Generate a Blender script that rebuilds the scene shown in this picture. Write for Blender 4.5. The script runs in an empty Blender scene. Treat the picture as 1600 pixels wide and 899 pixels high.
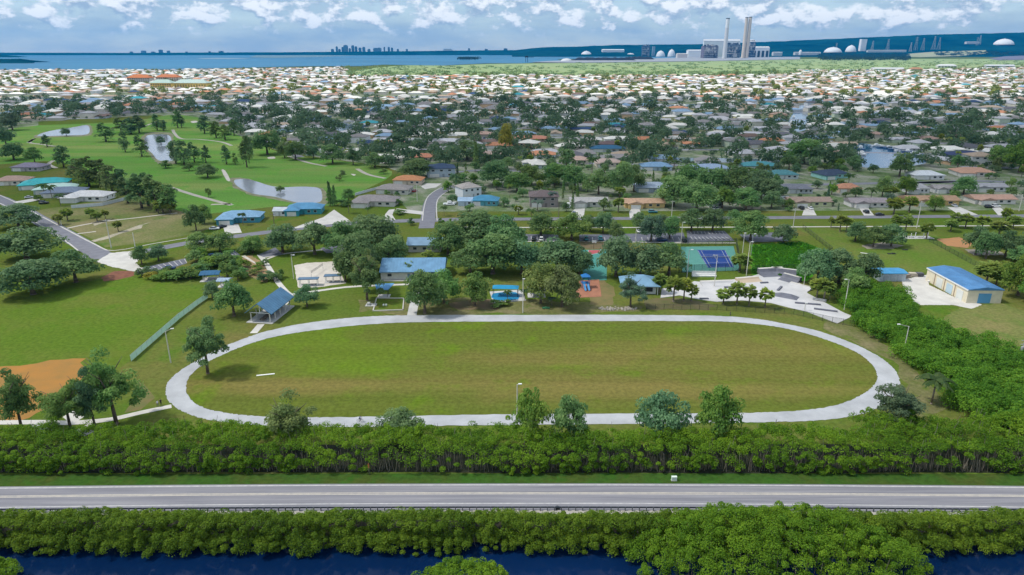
import bpy, math, random
import numpy as np
from mathutils import Vector, Matrix, geometry
R = math.radians
random.seed(11)
rng = np.random.default_rng(11)
scene = bpy.context.scene
C = scene.collection

# ------------------------------------------------------------------ survey
# the places were measured on the photograph; these turn a measured pixel into a point on the level ground
FL, H = 1067.0, 80.0
PITCH = math.atan(370.5 / FL)
cp, sp = math.cos(PITCH), math.sin(PITCH)

def at(px, py, z=0.0):
    u, v = (px - 800) / FL, (449.5 - py) / FL
    t = (z - H) / (-sp + v * cp)
    return Vector((u * t, (cp + v * sp) * t, z))

def ppm(py):
    """pixels of the photograph per metre across, on the ground at row py"""
    p = at(800, py)
    return FL / (p.y * cp + H * sp)

def proj(p):
    x, y, z = p[0], p[1], p[2] - H
    d = y * cp - z * sp
    return 800 + FL * x / d, 449.5 - FL * (y * sp + z * cp) / d

def inside(px, py, poly):
    c = False
    n = len(poly)
    j = n - 1
    for i in range(n):
        xi, yi = poly[i]
        xj, yj = poly[j]
        if (yi > py) != (yj > py) and px < (xj - xi) * (py - yi) / (yj - yi) + xi:
            c = not c
        j = i
    return c

# ------------------------------------------------------------------ materials
MATS = {}
def nodes(name):
    m = bpy.data.materials.new(name)
    m.use_nodes = True
    nt = m.node_tree
    return m, nt, nt.nodes, nt.links, nt.nodes['Principled BSDF']

def mat(name, c1, c2=None, scale=0.5, rough=0.85, spec=0.25, metal=0.0, detail=5.0, stretch=None, bump=0.0, alpha=None):
    """procedural surface: two tones mixed by noise fixed to the place"""
    if name in MATS:
        return MATS[name]
    m, nt, N, L, b = nodes(name)
    b.inputs['Roughness'].default_value = rough
    b.inputs['Specular IOR Level'].default_value = spec
    b.inputs['Metallic'].default_value = metal
    if c2 is None:
        c2 = tuple(x * 0.8 for x in c1)
    g = N.new('ShaderNodeNewGeometry')
    mp = N.new('ShaderNodeMapping')
    if stretch:
        mp.inputs['Scale'].default_value = stretch
    nz = N.new('ShaderNodeTexNoise')
    nz.inputs['Scale'].default_value = scale
    nz.inputs['Detail'].default_value = detail
    nz.inputs['Roughness'].default_value = 0.62
    rp = N.new('ShaderNodeValToRGB')
    rp.color_ramp.elements[0].position = 0.33
    rp.color_ramp.elements[1].position = 0.67
    rp.color_ramp.elements[0].color = (*c2, 1)
    rp.color_ramp.elements[1].color = (*c1, 1)
    L.new(g.outputs['Position'], mp.inputs[0])
    L.new(mp.outputs[0], nz.inputs['Vector'])
    L.new(nz.outputs['Fac'], rp.inputs[0])
    L.new(rp.outputs[0], b.inputs['Base Color'])
    if bump:
        bp = N.new('ShaderNodeBump')
        bp.inputs['Strength'].default_value = bump
        L.new(nz.outputs['Fac'], bp.inputs['Height'])
        L.new(bp.outputs[0], b.inputs['Normal'])
    if alpha is not None:
        b.inputs['Alpha'].default_value = alpha
    MATS[name] = m
    return m

def tinted(name, rough=0.7, spec=0.3, var=0.22, scale=0.6, metal=0.0, stretch=None):
    """surface whose colour is the object's own colour, weathered by noise"""
    if name in MATS:
        return MATS[name]
    m, nt, N, L, b = nodes(name)
    b.inputs['Roughness'].default_value = rough
    b.inputs['Specular IOR Level'].default_value = spec
    b.inputs['Metallic'].default_value = metal
    oi = N.new('ShaderNodeObjectInfo')
    g = N.new('ShaderNodeNewGeometry')
    mp = N.new('ShaderNodeMapping')
    if stretch:
        mp.inputs['Scale'].default_value = stretch
    nz = N.new('ShaderNodeTexNoise')
    nz.inputs['Scale'].default_value = scale
    nz.inputs['Detail'].default_value = 6
    mr = N.new('ShaderNodeMapRange')
    mr.inputs[1].default_value = 0.3
    mr.inputs[2].default_value = 0.7
    mr.inputs[3].default_value = 1 - var
    mr.inputs[4].default_value = 1 + var * 0.5
    vm = N.new('ShaderNodeVectorMath')
    vm.operation = 'SCALE'
    L.new(g.outputs['Position'], mp.inputs[0])
    L.new(mp.outputs[0], nz.inputs['Vector'])
    L.new(nz.outputs['Fac'], mr.inputs[0])
    L.new(oi.outputs['Color'], vm.inputs[0])
    L.new(mr.outputs[0], vm.inputs['Scale'])
    L.new(vm.outputs[0], b.inputs['Base Color'])
    MATS[name] = m
    return m

def leafmat(name, col=None, lo=0.72, hi=1.5):
    """leaves: object colour (or a fixed one) times a tone stored per leaf, partly translucent"""
    if name in MATS:
        return MATS[name]
    m, nt, N, L, b = nodes(name)
    a = N.new('ShaderNodeAttribute')
    a.attribute_name = 'tone'
    mr = N.new('ShaderNodeMapRange')
    mr.inputs[3].default_value = lo
    mr.inputs[4].default_value = hi
    L.new(a.outputs['Fac'], mr.inputs[0])
    vm = N.new('ShaderNodeVectorMath')
    vm.operation = 'SCALE'
    if col is None:
        oi = N.new('ShaderNodeObjectInfo')
        L.new(oi.outputs['Color'], vm.inputs[0])
    else:
        vm.inputs[0].default_value = col
    L.new(mr.outputs[0], vm.inputs['Scale'])
    # the lighter leaves are also yellower
    hs = N.new('ShaderNodeHueSaturation')
    mh = N.new('ShaderNodeMapRange')
    mh.inputs[3].default_value = 0.525
    mh.inputs[4].default_value = 0.465
    L.new(a.outputs['Fac'], mh.inputs[0])
    L.new(mh.outputs[0], hs.inputs['Hue'])
    L.new(vm.outputs[0], hs.inputs['Color'])
    L.new(hs.outputs[0], b.inputs['Base Color'])
    b.inputs['Roughness'].default_value = 0.7
    b.inputs['Specular IOR Level'].default_value = 0.15
    tr = N.new('ShaderNodeBsdfTranslucent')
    L.new(hs.outputs[0], tr.inputs['Color'])
    mx = N.new('ShaderNodeMixShader')
    mx.inputs[0].default_value = 0.5
    L.new(b.outputs[0], mx.inputs[1])
    L.new(tr.outputs[0], mx.inputs[2])
    L.new(mx.outputs[0], N['Material Output'].inputs['Surface'])
    MATS[name] = m
    return m

def water(name, col, rough=0.06, spec=0.35, wave=0.15, scale=0.8):
    if name in MATS:
        return MATS[name]
    m, nt, N, L, b = nodes(name)
    b.inputs['Roughness'].default_value = rough
    b.inputs['Specular IOR Level'].default_value = spec
    g = N.new('ShaderNodeNewGeometry')
    nz = N.new('ShaderNodeTexNoise')
    nz.inputs['Scale'].default_value = scale
    nz.inputs['Detail'].default_value = 4
    n2 = N.new('ShaderNodeTexNoise')
    n2.inputs['Scale'].default_value = scale * 0.03
    n2.inputs['Detail'].default_value = 5
    rp = N.new('ShaderNodeValToRGB')
    rp.color_ramp.elements[0].position = 0.35
    rp.color_ramp.elements[1].position = 0.65
    rp.color_ramp.elements[0].color = (*[x * 0.8 for x in col], 1)
    rp.color_ramp.elements[1].color = (*[x * 1.15 for x in col], 1)
    bp = N.new('ShaderNodeBump')
    bp.inputs['Strength'].default_value = wave
    bp.inputs['Distance'].default_value = 0.3
    L.new(g.outputs['Position'], nz.inputs['Vector'])
    L.new(g.outputs['Position'], n2.inputs['Vector'])
    L.new(n2.outputs['Fac'], rp.inputs[0])
    L.new(rp.outputs[0], b.inputs['Base Color'])
    L.new(nz.outputs['Fac'], bp.inputs['Height'])
    L.new(bp.outputs[0], b.inputs['Normal'])
    MATS[name] = m
    return m

def grass(name, base, dry, lush, bands=None, lushspots=(), dryspots=(), big=0.02, drybias=0.0):
    """mown turf: fine grain, dry patches, optional mowing bands and lusher spots (x, y, rx, ry in metres)"""
    m, nt, N, L, b = nodes(name)
    b.inputs['Roughness'].default_value = 0.95
    b.inputs['Specular IOR Level'].default_value = 0.0
    g = N.new('ShaderNodeNewGeometry')
    def noise(scale, detail, stretch=None):
        nz = N.new('ShaderNodeTexNoise')
        nz.inputs['Scale'].default_value = scale
        nz.inputs['Detail'].default_value = detail
        nz.inputs['Roughness'].default_value = 0.65
        if stretch:
            mp = N.new('ShaderNodeMapping')
            mp.inputs['Scale'].default_value = stretch
            L.new(g.outputs['Position'], mp.inputs[0])
            L.new(mp.outputs[0], nz.inputs['Vector'])
        else:
            L.new(g.outputs['Position'], nz.inputs['Vector'])
        return nz.outputs['Fac']
    def ramp(fac, lo, hi):
        mr = N.new('ShaderNodeMapRange')
        mr.interpolation_type = 'SMOOTHSTEP'
        mr.inputs[1].default_value = lo
        mr.inputs[2].default_value = hi
        L.new(fac, mr.inputs[0])
        return mr.outputs[0]
    def mix(f, a, c):
        mx = N.new('ShaderNodeMix')
        mx.data_type = 'RGBA'
        for s, v in ((0, f), (6, a), (7, c)):
            if isinstance(v, tuple):
                mx.inputs[s].default_value = (*v, 1)
            elif isinstance(v, float):
                mx.inputs[s].default_value = v
            else:
                L.new(v, mx.inputs[s])
        return mx.outputs[2]
    def math_(op, a, bb):
        mt = N.new('ShaderNodeMath')
        mt.operation = op
        for i, v in enumerate((a, bb)):
            if isinstance(v, (int, float)):
                mt.inputs[i].default_value = v
            else:
                L.new(v, mt.inputs[i])
        return mt.outputs[0]
    col = mix(ramp(noise(big, 6, (0.12, 1, 1) if bands else None), 0.40 - drybias, 0.74 - drybias), base, dry)
    col = mix(ramp(noise(big * 2.3, 5), 0.5, 0.72), col, lush)
    for tone_, (x, y, rx, ry) in [(lush, q) for q in lushspots] + [(dry, q) for q in dryspots]:
        vm = N.new('ShaderNodeVectorMath')
        vm.operation = 'SUBTRACT'
        vm.inputs[1].default_value = (x, y, 0)
        L.new(g.outputs['Position'], vm.inputs[0])
        v2 = N.new('ShaderNodeVectorMath')
        v2.operation = 'MULTIPLY'
        v2.inputs[1].default_value = (1 / rx, 1 / ry, 0)
        L.new(vm.outputs[0], v2.inputs[0])
        ln = N.new('ShaderNodeVectorMath')
        ln.operation = 'LENGTH'
        L.new(v2.outputs[0], ln.inputs[0])
        d = math_('ADD', ln.outputs['Value'], math_('MULTIPLY', math_('SUBTRACT', noise(0.06, 6), 0.5), 1.6))
        mr = N.new('ShaderNodeMapRange')
        mr.interpolation_type = 'SMOOTHSTEP'
        mr.inputs[1].default_value = 1.1
        mr.inputs[2].default_value = 0.35
        L.new(d, mr.inputs[0])
        col = mix(math_('MULTIPLY', mr.outputs[0], 0.55), col, tone_)
    if bands:
        st = ramp(noise(bands, 4, (0.02, 1, 1)), 0.3, 0.7)
        hv = N.new('ShaderNodeHueSaturation')
        L.new(col, hv.inputs['Color'])
        st2 = ramp(noise(0.55, 2, (0.012, 1, 1)), 0.35, 0.65)
        L.new(math_('ADD', math_('ADD', math_('MULTIPLY', st, 0.13), math_('MULTIPLY', st2, 0.06)), 0.9), hv.inputs['Value'])
        col = hv.outputs[0]
    fine = math_('ADD', math_('MULTIPLY', ramp(noise(0.9, 8), 0.3, 0.7), 0.4), 0.8)
    hv = N.new('ShaderNodeHueSaturation')
    L.new(col, hv.inputs['Color'])
    L.new(fine, hv.inputs['Value'])
    L.new(hv.outputs[0], b.inputs['Base Color'])
    MATS[name] = m
    return m

# ------------------------------------------------------------------ object helpers
def tag(o, label=None, cat=None, group=None, kind=None):
    if label: o['label'] = label
    if cat: o['category'] = cat
    if group: o['group'] = group
    if kind: o['kind'] = kind
    return o

def empty(name, loc, rz=0.0, label=None, cat=None, group=None, s=1.0):
    o = bpy.data.objects.new(name, None)
    C.objects.link(o)
    o.location = loc
    o.rotation_euler = (0, 0, rz)
    o.scale = (s, s, s) if not isinstance(s, tuple) else s
    o.empty_display_size = 0.5
    return tag(o, label, cat, group)

def link(name, me, parent=None, color=None):
    o = bpy.data.objects.new(name, me)
    C.objects.link(o)
    if parent: o.parent = parent
    if color: o.color = (*color, 1)
    return o

class MB:
    """collects faces and makes ONE mesh"""
    def __init__(s):
        s.v, s.f, s.m = [], [], []
    def add(s, vs, fs, mi=0):
        n = len(s.v)
        s.v += [tuple(p) for p in vs]
        s.f += [tuple(i + n for i in f) for f in fs]
        s.m += [mi] * len(fs)
        return s
    def box(s, x, y, z, sx, sy, sz, rz=0.0, mi=0):
        """centre x, y; bottom z"""
        c, q = math.cos(rz), math.sin(rz)
        vs = []
        for dz in (0, sz):
            for dx, dy in ((-1, -1), (1, -1), (1, 1), (-1, 1)):
                a, b = dx * sx / 2, dy * sy / 2
                vs.append((x + a * c - b * q, y + a * q + b * c, z + dz))
        return s.add(vs, [(3, 2, 1, 0), (4, 5, 6, 7), (0, 1, 5, 4), (1, 2, 6, 5), (2, 3, 7, 6), (3, 0, 4, 7)], mi)
    def tube(s, p0, p1, r0, r1=None, n=6, mi=0):
        p0, p1 = Vector(p0), Vector(p1)
        r1 = r0 if r1 is None else r1
        d = (p1 - p0).normalized()
        a = d.orthogonal().normalized()
        b = d.cross(a)
        vs = []
        for p, r in ((p0, r0), (p1, r1)):
            for i in range(n):
                t = 2 * math.pi * i / n
                vs.append(p + (a * math.cos(t) + b * math.sin(t)) * r)
        fs = [(i, (i + 1) % n, n + (i + 1) % n, n + i) for i in range(n)]
        fs += [tuple(range(n - 1, -1, -1)), tuple(range(n, 2 * n))]
        return s.add(vs, fs, mi)
    def prism(s, pts, z0, z1, mi=0):
        n = len(pts)
        if sum(pts[i][0] * pts[(i + 1) % n][1] - pts[(i + 1) % n][0] * pts[i][1] for i in range(n)) < 0:
            pts = pts[::-1]
        vs = [(p[0], p[1], z0) for p in pts] + [(p[0], p[1], z1) for p in pts]
        tri = geometry.tessellate_polygon([[Vector((p[0], p[1], 0)) for p in pts]])
        fs = [(i, (i + 1) % n, n + (i + 1) % n, n + i) for i in range(n)]
        for t in tri:
            a, b, c = t
            q = (pts[b][0] - pts[a][0]) * (pts[c][1] - pts[a][1]) - (pts[c][0] - pts[a][0]) * (pts[b][1] - pts[a][1])
            if q < 0: a, c = c, a
            fs += [(n + a, n + b, n + c), (c, b, a)]
        return s.add(vs, fs, mi)
    def lathe(s, prof, n=16, c=(0, 0), mi=0):
        vs = [(c[0] + r * math.cos(2 * math.pi * i / n), c[1] + r * math.sin(2 * math.pi * i / n), z) for r, z in prof for i in range(n)]
        fs = []
        for k in range(len(prof) - 1):
            for i in range(n):
                j = (i + 1) % n
                fs.append((k * n + i, k * n + j, (k + 1) * n + j, (k + 1) * n + i))
        fs.append(tuple(range((len(prof) - 1) * n, len(prof) * n)))
        return s.add(vs, fs, mi)
    def hip(s, x, y, z, sx, sy, h, eave=0.18, mi=0, ridge=None):
        """hipped roof over sx by sy (eaves included), ridge along the longer side"""
        a, b = sx / 2, sy / 2
        k = min(a, b)
        if sx >= sy:
            r = [(x - a + k, y, z + eave + h), (x + a - k, y, z + eave + h)]
        else:
            r = [(x, y - b + k, z + eave + h), (x, y + b - k, z + eave + h)]
        base = [(x - a, y - b), (x + a, y - b), (x + a, y + b), (x - a, y + b)]
        vs = [(*p, z) for p in base] + [(*p, z + eave) for p in base] + r
        fs = [(3, 2, 1, 0), (0, 1, 5, 4), (1, 2, 6, 5), (2, 3, 7, 6), (3, 0, 4, 7)]
        if sx >= sy:
            fs += [(4, 5, 9, 8), (5, 6, 9), (6, 7, 8, 9), (7, 4, 8)]
        else:
            fs += [(4, 5, 8), (5, 6, 9, 8), (6, 7, 9), (7, 4, 8, 9)]
        return s.add(vs, fs, mi)
    def gable(s, x, y, z, sx, sy, h, axis='x', t=0.18, mi=0):
        """closed gabled roof block, ridge along axis"""
        a, b = sx / 2, sy / 2
        base = [(x - a, y - b), (x + a, y - b), (x + a, y + b), (x - a, y + b)]
        if axis == 'x':
            r = [(x - a, y, z + t + h), (x + a, y, z + t + h)]
        else:
            r = [(x, y - b, z + t + h), (x, y + b, z + t + h)]
        vs = [(*p, z) for p in base] + [(*p, z + t) for p in base] + r
        if axis == 'x':
            fs = [(3, 2, 1, 0), (0, 1, 5, 4), (2, 3, 7, 6), (4, 5, 9, 8), (6, 7, 8, 9), (1, 2, 6, 9, 5), (3, 0, 4, 8, 7)]
        else:
            fs = [(3, 2, 1, 0), (1, 2, 6, 5), (3, 0, 4, 7), (5, 6, 9, 8), (7, 4, 8, 9), (0, 1, 5, 8, 4), (2, 3, 7, 9, 6)]
        return s.add(vs, fs, mi)
    def mesh(s, name, mats, smooth=False):
        me = bpy.data.meshes.new(name)
        me.from_pydata(s.v, [], s.f)
        for m in (mats if isinstance(mats, (list, tuple)) else [mats]):
            me.materials.append(m)
        me.polygons.foreach_set('material_index', s.m)
        if smooth:
            me.polygons.foreach_set('use_smooth', [True] * len(s.f))
        me.update()
        return me
    def build(s, name, mats, parent=None, loc=None, rz=0.0, color=None, smooth=False):
        o = link(name, s.mesh(name, mats, smooth), parent, color)
        if loc is not None: o.location = loc
        o.rotation_euler = (0, 0, rz)
        return o

def np_mesh(name, V, Q, mats, tone=None, col=None, mi=None):
    """fast mesh of quads from arrays"""
    me = bpy.data.meshes.new(name)
    V = np.ascontiguousarray(V, dtype=np.float32)
    Q = np.ascontiguousarray(Q, dtype=np.int32)
    me.vertices.add(len(V))
    me.vertices.foreach_set('co', V.ravel())
    me.loops.add(Q.size)
    me.loops.foreach_set('vertex_index', Q.ravel())
    me.polygons.add(len(Q))
    me.polygons.foreach_set('loop_start', np.arange(0, Q.size, Q.shape[1], dtype=np.int32))
    for m in (mats if isinstance(mats, (list, tuple)) else [mats]):
        me.materials.append(m)
    if mi is not None:
        me.polygons.foreach_set('material_index', np.asarray(mi, dtype=np.int32))
    me.update(calc_edges=True)
    if tone is not None:
        a = me.attributes.new('tone', 'FLOAT', 'FACE')
        a.data.foreach_set('value', np.asarray(tone, dtype=np.float32))
    if col is not None:
        a = me.attributes.new('paint', 'FLOAT_COLOR', 'FACE')
        cc = np.ones((len(Q), 4), dtype=np.float32)
        cc[:, :3] = col
        a.data.foreach_set('color', cc.ravel())
    return me

def smooth_loop(pts, k=4, closed=True):
    out, n = [], len(pts)
    rngi = range(n if closed else n - 1)
    for i in rngi:
        if closed:
            p = [Vector(pts[(i + j) % n]) for j in (-1, 0, 1, 2)]
        else:
            p = [Vector(pts[min(max(i + j, 0), n - 1)]) for j in (-1, 0, 1, 2)]
        for q in range(k):
            t = q / k
            out.append(0.5 * ((2 * p[1]) + (p[2] - p[0]) * t + (2 * p[0] - 5 * p[1] + 4 * p[2] - p[3]) * t * t + (3 * p[1] - p[0] - 3 * p[2] + p[3]) * t ** 3))
    if not closed:
        out.append(Vector(pts[-1]))
    return out

def sheet(name, px, z, m, k=0, kind='structure', ground=True, rag=0.0):
    if name == 'pond':
        cx = sum(p[0] for p in px) / len(px); cy_ = sum(p[1] for p in px) / len(px)
        sheet('pond_bank', [(cx + (a - cx) * 1.07 + 2.5 * (a - cx) / (abs(a - cx) + 1), cy_ + (b - cy_) * 1.2 + 0.9) for a, b in px], z - 0.012, bankm, k, rag=1.2)
    """flat sheet whose outline is given by surveyed points"""
    pts = [at(*p) for p in px] if ground else [Vector((p[0], p[1], 0)) for p in px]
    if k: pts = smooth_loop(pts, k)
    if rag:
        q = []
        for i, p in enumerate(pts):
            b = pts[(i + 1) % len(pts)]
            n = max(1, min(40, int((b - p).length / (rag * 3))))
            for j in range(n):
                t = p.lerp(b, j / n)
                q.append(t + Vector((random.uniform(-rag, rag), random.uniform(-rag, rag), 0)))
        pts = q
    pts = [Vector((p.x, p.y, 0)) for p in pts]
    tri = geometry.tessellate_polygon([pts])
    fs = []
    for a, b, c in tri:
        if (pts[b] - pts[a]).cross(pts[c] - pts[a]).z < 0: a, c = c, a
        fs.append((a, b, c))
    mb = MB()
    mb.add([(p.x, p.y, z) for p in pts], fs)
    return tag(mb.build(name, m), kind=kind)

def ribbon_pts(L_, Rr, z):
    vs, fs = [], []
    for a, b in zip(L_, Rr):
        vs += [(a[0], a[1], z), (b[0], b[1], z)]
    for i in range(len(L_) - 1):
        fs.append((2 * i, 2 * i + 1, 2 * i + 3, 2 * i + 2))
    return vs, fs

def strip(name, pts, w, z, m, kind='structure', k=4, thick=0.0):
    """ribbon of width w along world points"""
    pts = [Vector((p[0], p[1], 0)) for p in pts]
    if k: pts = smooth_loop(pts, k, closed=False)
    A, B = [], []
    for i, p in enumerate(pts):
        t = (pts[min(i + 1, len(pts) - 1)] - pts[max(i - 1, 0)]).normalized()
        nrm = Vector((t.y, -t.x, 0))
        A.append(p - nrm * w / 2)
        B.append(p + nrm * w / 2)
    vs, fs = ribbon_pts(A, B, z)
    mb = MB()
    mb.add(vs, fs)
    return tag(mb.build(name, m), kind=kind)

def pstrip(name, px, w, z, m, **kw):
    return strip(name, [at(*p) for p in px], w, z, m, **kw)

# ------------------------------------------------------------------ ground, water, roads
conc = mat('concrete', (0.50, 0.49, 0.47), (0.40, 0.40, 0.40), 0.25)
conc_pale = mat('pale_concrete', (0.56, 0.54, 0.50), (0.45, 0.43, 0.40), 0.2)
trackm = mat('track_shell', (0.42, 0.43, 0.45), (0.31, 0.32, 0.335), 0.16, detail=11)
asph = mat('asphalt', (0.20, 0.20, 0.225), (0.15, 0.15, 0.175), 0.3)
hwy = mat('worn_asphalt', (0.25, 0.245, 0.265), (0.15, 0.15, 0.175), 0.7, stretch=(0.05, 1.4, 1), detail=12)
lot = mat('lot_asphalt', (0.15, 0.155, 0.19), (0.11, 0.115, 0.145), 0.3)
sand = mat('sand', (0.55, 0.51, 0.45), (0.45, 0.41, 0.36), 0.3)
dirt = mat('dirt', (0.17, 0.115, 0.07), (0.10, 0.095, 0.04), 0.3)
clay = mat('clay', (0.36, 0.16, 0.03), (0.24, 0.14, 0.035), 0.12)
paint = mat('road_paint', (0.52, 0.51, 0.50), (0.34, 0.34, 0.35), 1.2)
ypaint = mat('yellow_paint', (0.50, 0.45, 0.38), (0.36, 0.34, 0.31), 1.0)

g_park = grass('park_grass', (0.088, 0.13, 0.022), (0.15, 0.13, 0.045), (0.07, 0.135, 0.016))
ctr = at(555, 560)
g_field = grass('field_grass', (0.10, 0.125, 0.023), (0.17, 0.137, 0.045), (0.10, 0.165, 0.014), bands=0.16,
                lushspots=[(ctr.x, ctr.y, 26, 14), (at(470, 522).x, at(470, 522).y, 24, 12)],
                dryspots=[(at(1020, 612).x, at(1020, 612).y, 62, 7), (at(1170, 545).x, at(1170, 545).y, 50, 13), (at(470, 605).x, at(470, 605).y, 26, 6), (at(880, 560).x, at(880, 560).y, 36, 6)], big=0.03, drybias=0.0)
g_soccer = grass('ballfield_grass', (0.085, 0.14, 0.018), (0.125, 0.14, 0.032), (0.075, 0.15, 0.014), big=0.03)
g_golf = grass('fairway_grass', (0.105, 0.225, 0.045), (0.20, 0.25, 0.075), (0.09, 0.255, 0.035), big=0.022, bands=0.07, drybias=0.04)
g_verge = grass('verge_grass', (0.038, 0.088, 0.016), (0.062, 0.076, 0.018), (0.034, 0.10, 0.014), big=0.1)
g_dog = grass('dog_run_grass', (0.10, 0.15, 0.028), (0.14, 0.145, 0.045), (0.085, 0.155, 0.022), big=0.04)
g_weed = grass('weed_grass', (0.05, 0.19, 0.012), (0.08, 0.18, 0.02), (0.04, 0.2, 0.01), big=0.08)
g_lot = grass('vacant_lot_grass', (0.13, 0.155, 0.05), (0.22, 0.19, 0.10), (0.09, 0.15, 0.035), big=0.03, drybias=0.05)
g_town = grass('yard_grass', (0.11, 0.16, 0.065), (0.30, 0.29, 0.25), (0.07, 0.14, 0.045), big=0.05, drybias=0.05)
g_marsh = grass('marsh_green', (0.27, 0.36, 0.17), (0.34, 0.36, 0.18), (0.22, 0.34, 0.14), big=0.004)

# one ground sheet, dipping into the bed of the waterway in front
mb = MB()
ys = [(-150, -2.2), (92, -2.4), (97.2, -0.7), (98.2, 0.0), (118.0, 0.0), (119.5, -0.0), (600, 0), (3000, 0), (19000, 0)]
xs = [-19000, -2000, -400, 0, 400, 2000, 19000]
vs = [(x, y, z) for y, z in ys for x in xs]
fs = [(j * 7 + i, j * 7 + i + 1, (j + 1) * 7 + i + 1, (j + 1) * 7 + i) for j in range(len(ys) - 1) for i in range(6)]
mb.add(vs, fs)
tag(mb.build('ground', g_park), kind='structure')

sheet('waterway', [(-400, -140), (400, -140), (400, 97.9), (-400, 97.9)], -0.55, water('waterway_blue', (0.002, 0.014, 0.056), 0.05, 0.12, 0.03, 0.6), ground=False)

# the town's yards, and the open land around it
sheet('yards', [(640, 331), (1900, 328), (2400, 200), (2300, 104), (1580, 104), (1500, 112), (1200, 116), (560, 119), (400, 107), (-900, 114), (-900, 260), (-200, 262), (0, 252), (60, 232), (60, 190), (250, 180), (330, 195), (440, 238), (600, 260), (640, 275), (610, 300)], 0.02, g_town)
sheet('golf_course', [(-120, 262), (-40, 222), (0, 206), (60, 196), (200, 191), (262, 180), (310, 184), (360, 206), (440, 240), (520, 250), (600, 263), (612, 274), (585, 290), (556, 303), (520, 322), (440, 322), (330, 334), (280, 330), (255, 318), (190, 290), (118, 262), (70, 252)], 0.04, g_golf, k=2)
sheet('vacant_lot', [(52, 330), (130, 318), (205, 309), (280, 330), (330, 337), (335, 356), (300, 366), (240, 378), (165, 387), (140, 372)], 0.03, g_lot)
sheet('marsh', [(520, 119.5), (640, 121), (800, 121), (1000, 119.5), (1200, 117), (1400, 112), (1480, 108), (1620, 105), (2600, 103), (2600, 92.5), (1250, 92.5), (1080, 96.2), (900, 98.7), (760, 100.5), (700, 103), (640, 102.4), (590, 106), (560, 111)], 0.6, g_marsh, k=2)
bay = water('bay_water', (0.045, 0.175, 0.295), 0.5, 0.06, 0.1, 0.02)
sheet('bay', [(-2600, 115), (0, 112.6), (100, 112.2), (200, 110.4), (300, 108), (400, 106), (480, 104.2), (560, 104), (600, 101.6), (690, 103), (760, 99.5), (815, 99.5), (860, 96.8), (880, 95.4), (870, 93), (1030, 91.2), (1080, 89.6), (1030, 84.6), (900, 84.4), (700, 85), (400, 85.2), (100, 86), (-2600, 86)], 1.2, bay)
sheet('shoal', [(305, 91.6), (340, 91.0), (395, 91.8), (360, 93), (320, 92.8)], 2.4, mat('shoal_water', (0.16, 0.26, 0.30), (0.12, 0.21, 0.27), 0.01, rough=0.4))
sheet('mud_flat', [(400, 86.8), (470, 86.4), (560, 87.2), (500, 89.6), (430, 91), (390, 90)], 2.2, mat('mud_flat', (0.16, 0.24, 0.24), (0.10, 0.18, 0.24), 0.008))

# golf water and the canals of the town
bankm = mat('pond_bank', (0.24, 0.22, 0.14), (0.12, 0.14, 0.06), 0.15)
pond = water('pond_water', (0.24, 0.26, 0.30), 0.12, 0.6, 0.15, 0.3)  # pale base colour carries the bright sky reflection
sheet('pond', [(58, 213), (78, 205), (110, 200), (136, 196), (140, 206), (132, 211), (100, 212)], 0.07, pond, k=3)
sheet('pond', [(230, 212), (262, 211), (268, 222), (266, 240), (272, 251), (248, 251), (238, 240), (226, 228)], 0.07, pond, k=3)
sheet('pond', [(366, 282), (382, 280), (398, 283), (420, 290), (440, 293), (470, 292), (497, 294), (503, 303), (500, 316), (470, 318), (430, 308), (395, 303), (372, 292)], 0.07, pond, k=3)
cw = water('canal_water', (0.07, 0.12, 0.16), 0.15, 0.4, 0.1, 0.4)
cwb = water('basin_water', (0.02, 0.10, 0.20), 0.1, 0.4, 0.1, 0.4)
CANALS = [[(468, 182), (490, 177), (530, 190), (568, 199), (578, 208), (545, 208), (512, 199), (488, 191)],
          [(1227, 204), (1236, 182), (1250, 164), (1268, 164), (1264, 185), (1258, 204)],
          [(1333, 234), (1342, 224), (1370, 228), (1405, 237), (1450, 246), (1446, 256), (1400, 262), (1350, 262), (1338, 252)],
          [(1040, 246.5), (1205, 249), (1205, 254.5), (1040, 252.5)],
          [(1010, 165), (1090, 163), (1092, 166), (1010, 168.5)],
          [(560, 152), (700, 149), (702, 152), (560, 155.5)],
          [(0, 152), (220, 148.5), (222, 151.5), (0, 156)]]
for i, c in enumerate(CANALS):
    sheet('canal', c, 0.08, cwb if i in (1, 2) else cw, k=2)

# highway in front
def hw(y_l, y_m, y_r, n=24):
    """row of the photograph's curve through three heights -> world points"""
    out = []
    for i in range(n + 1):
        x = -420 + (1600 + 840) * i / n
        t = (x - 800) / 800.0
        a = (y_l + y_r) / 2 - y_m
        b = (y_r - y_l) / 2
        out.append(at(x, y_m + a * t * t + b * t))
    return out
def band(name, top, bot, z, m):
    vs, fs = ribbon_pts(hw(*top), hw(*bot), z)
    mb = MB()
    mb.add(vs, fs)
    return tag(mb.build(name, m), kind='structure')
band('road_verge', (742, 740, 741), (808, 806, 809), 0.008, g_verge)
sheet('understory_shade', [(-400, 117.2), (400, 117.2), (400, 127.5), (-400, 127.5)], 0.012, mat('shade_paint', (0.025, 0.028, 0.012), (0.012, 0.016, 0.008), 0.5), ground=False, rag=0.3)  # dark sheet standing in for the shade under the mangrove belt
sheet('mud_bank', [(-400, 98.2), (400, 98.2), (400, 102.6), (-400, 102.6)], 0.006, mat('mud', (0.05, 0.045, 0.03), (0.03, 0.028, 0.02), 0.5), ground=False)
band('road_verge', (798.5, 795, 798.5), (806, 803.5, 806), 0.016, mat('gravel_shoulder', (0.40, 0.38, 0.35), (0.28, 0.26, 0.22), 1.2))
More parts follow.
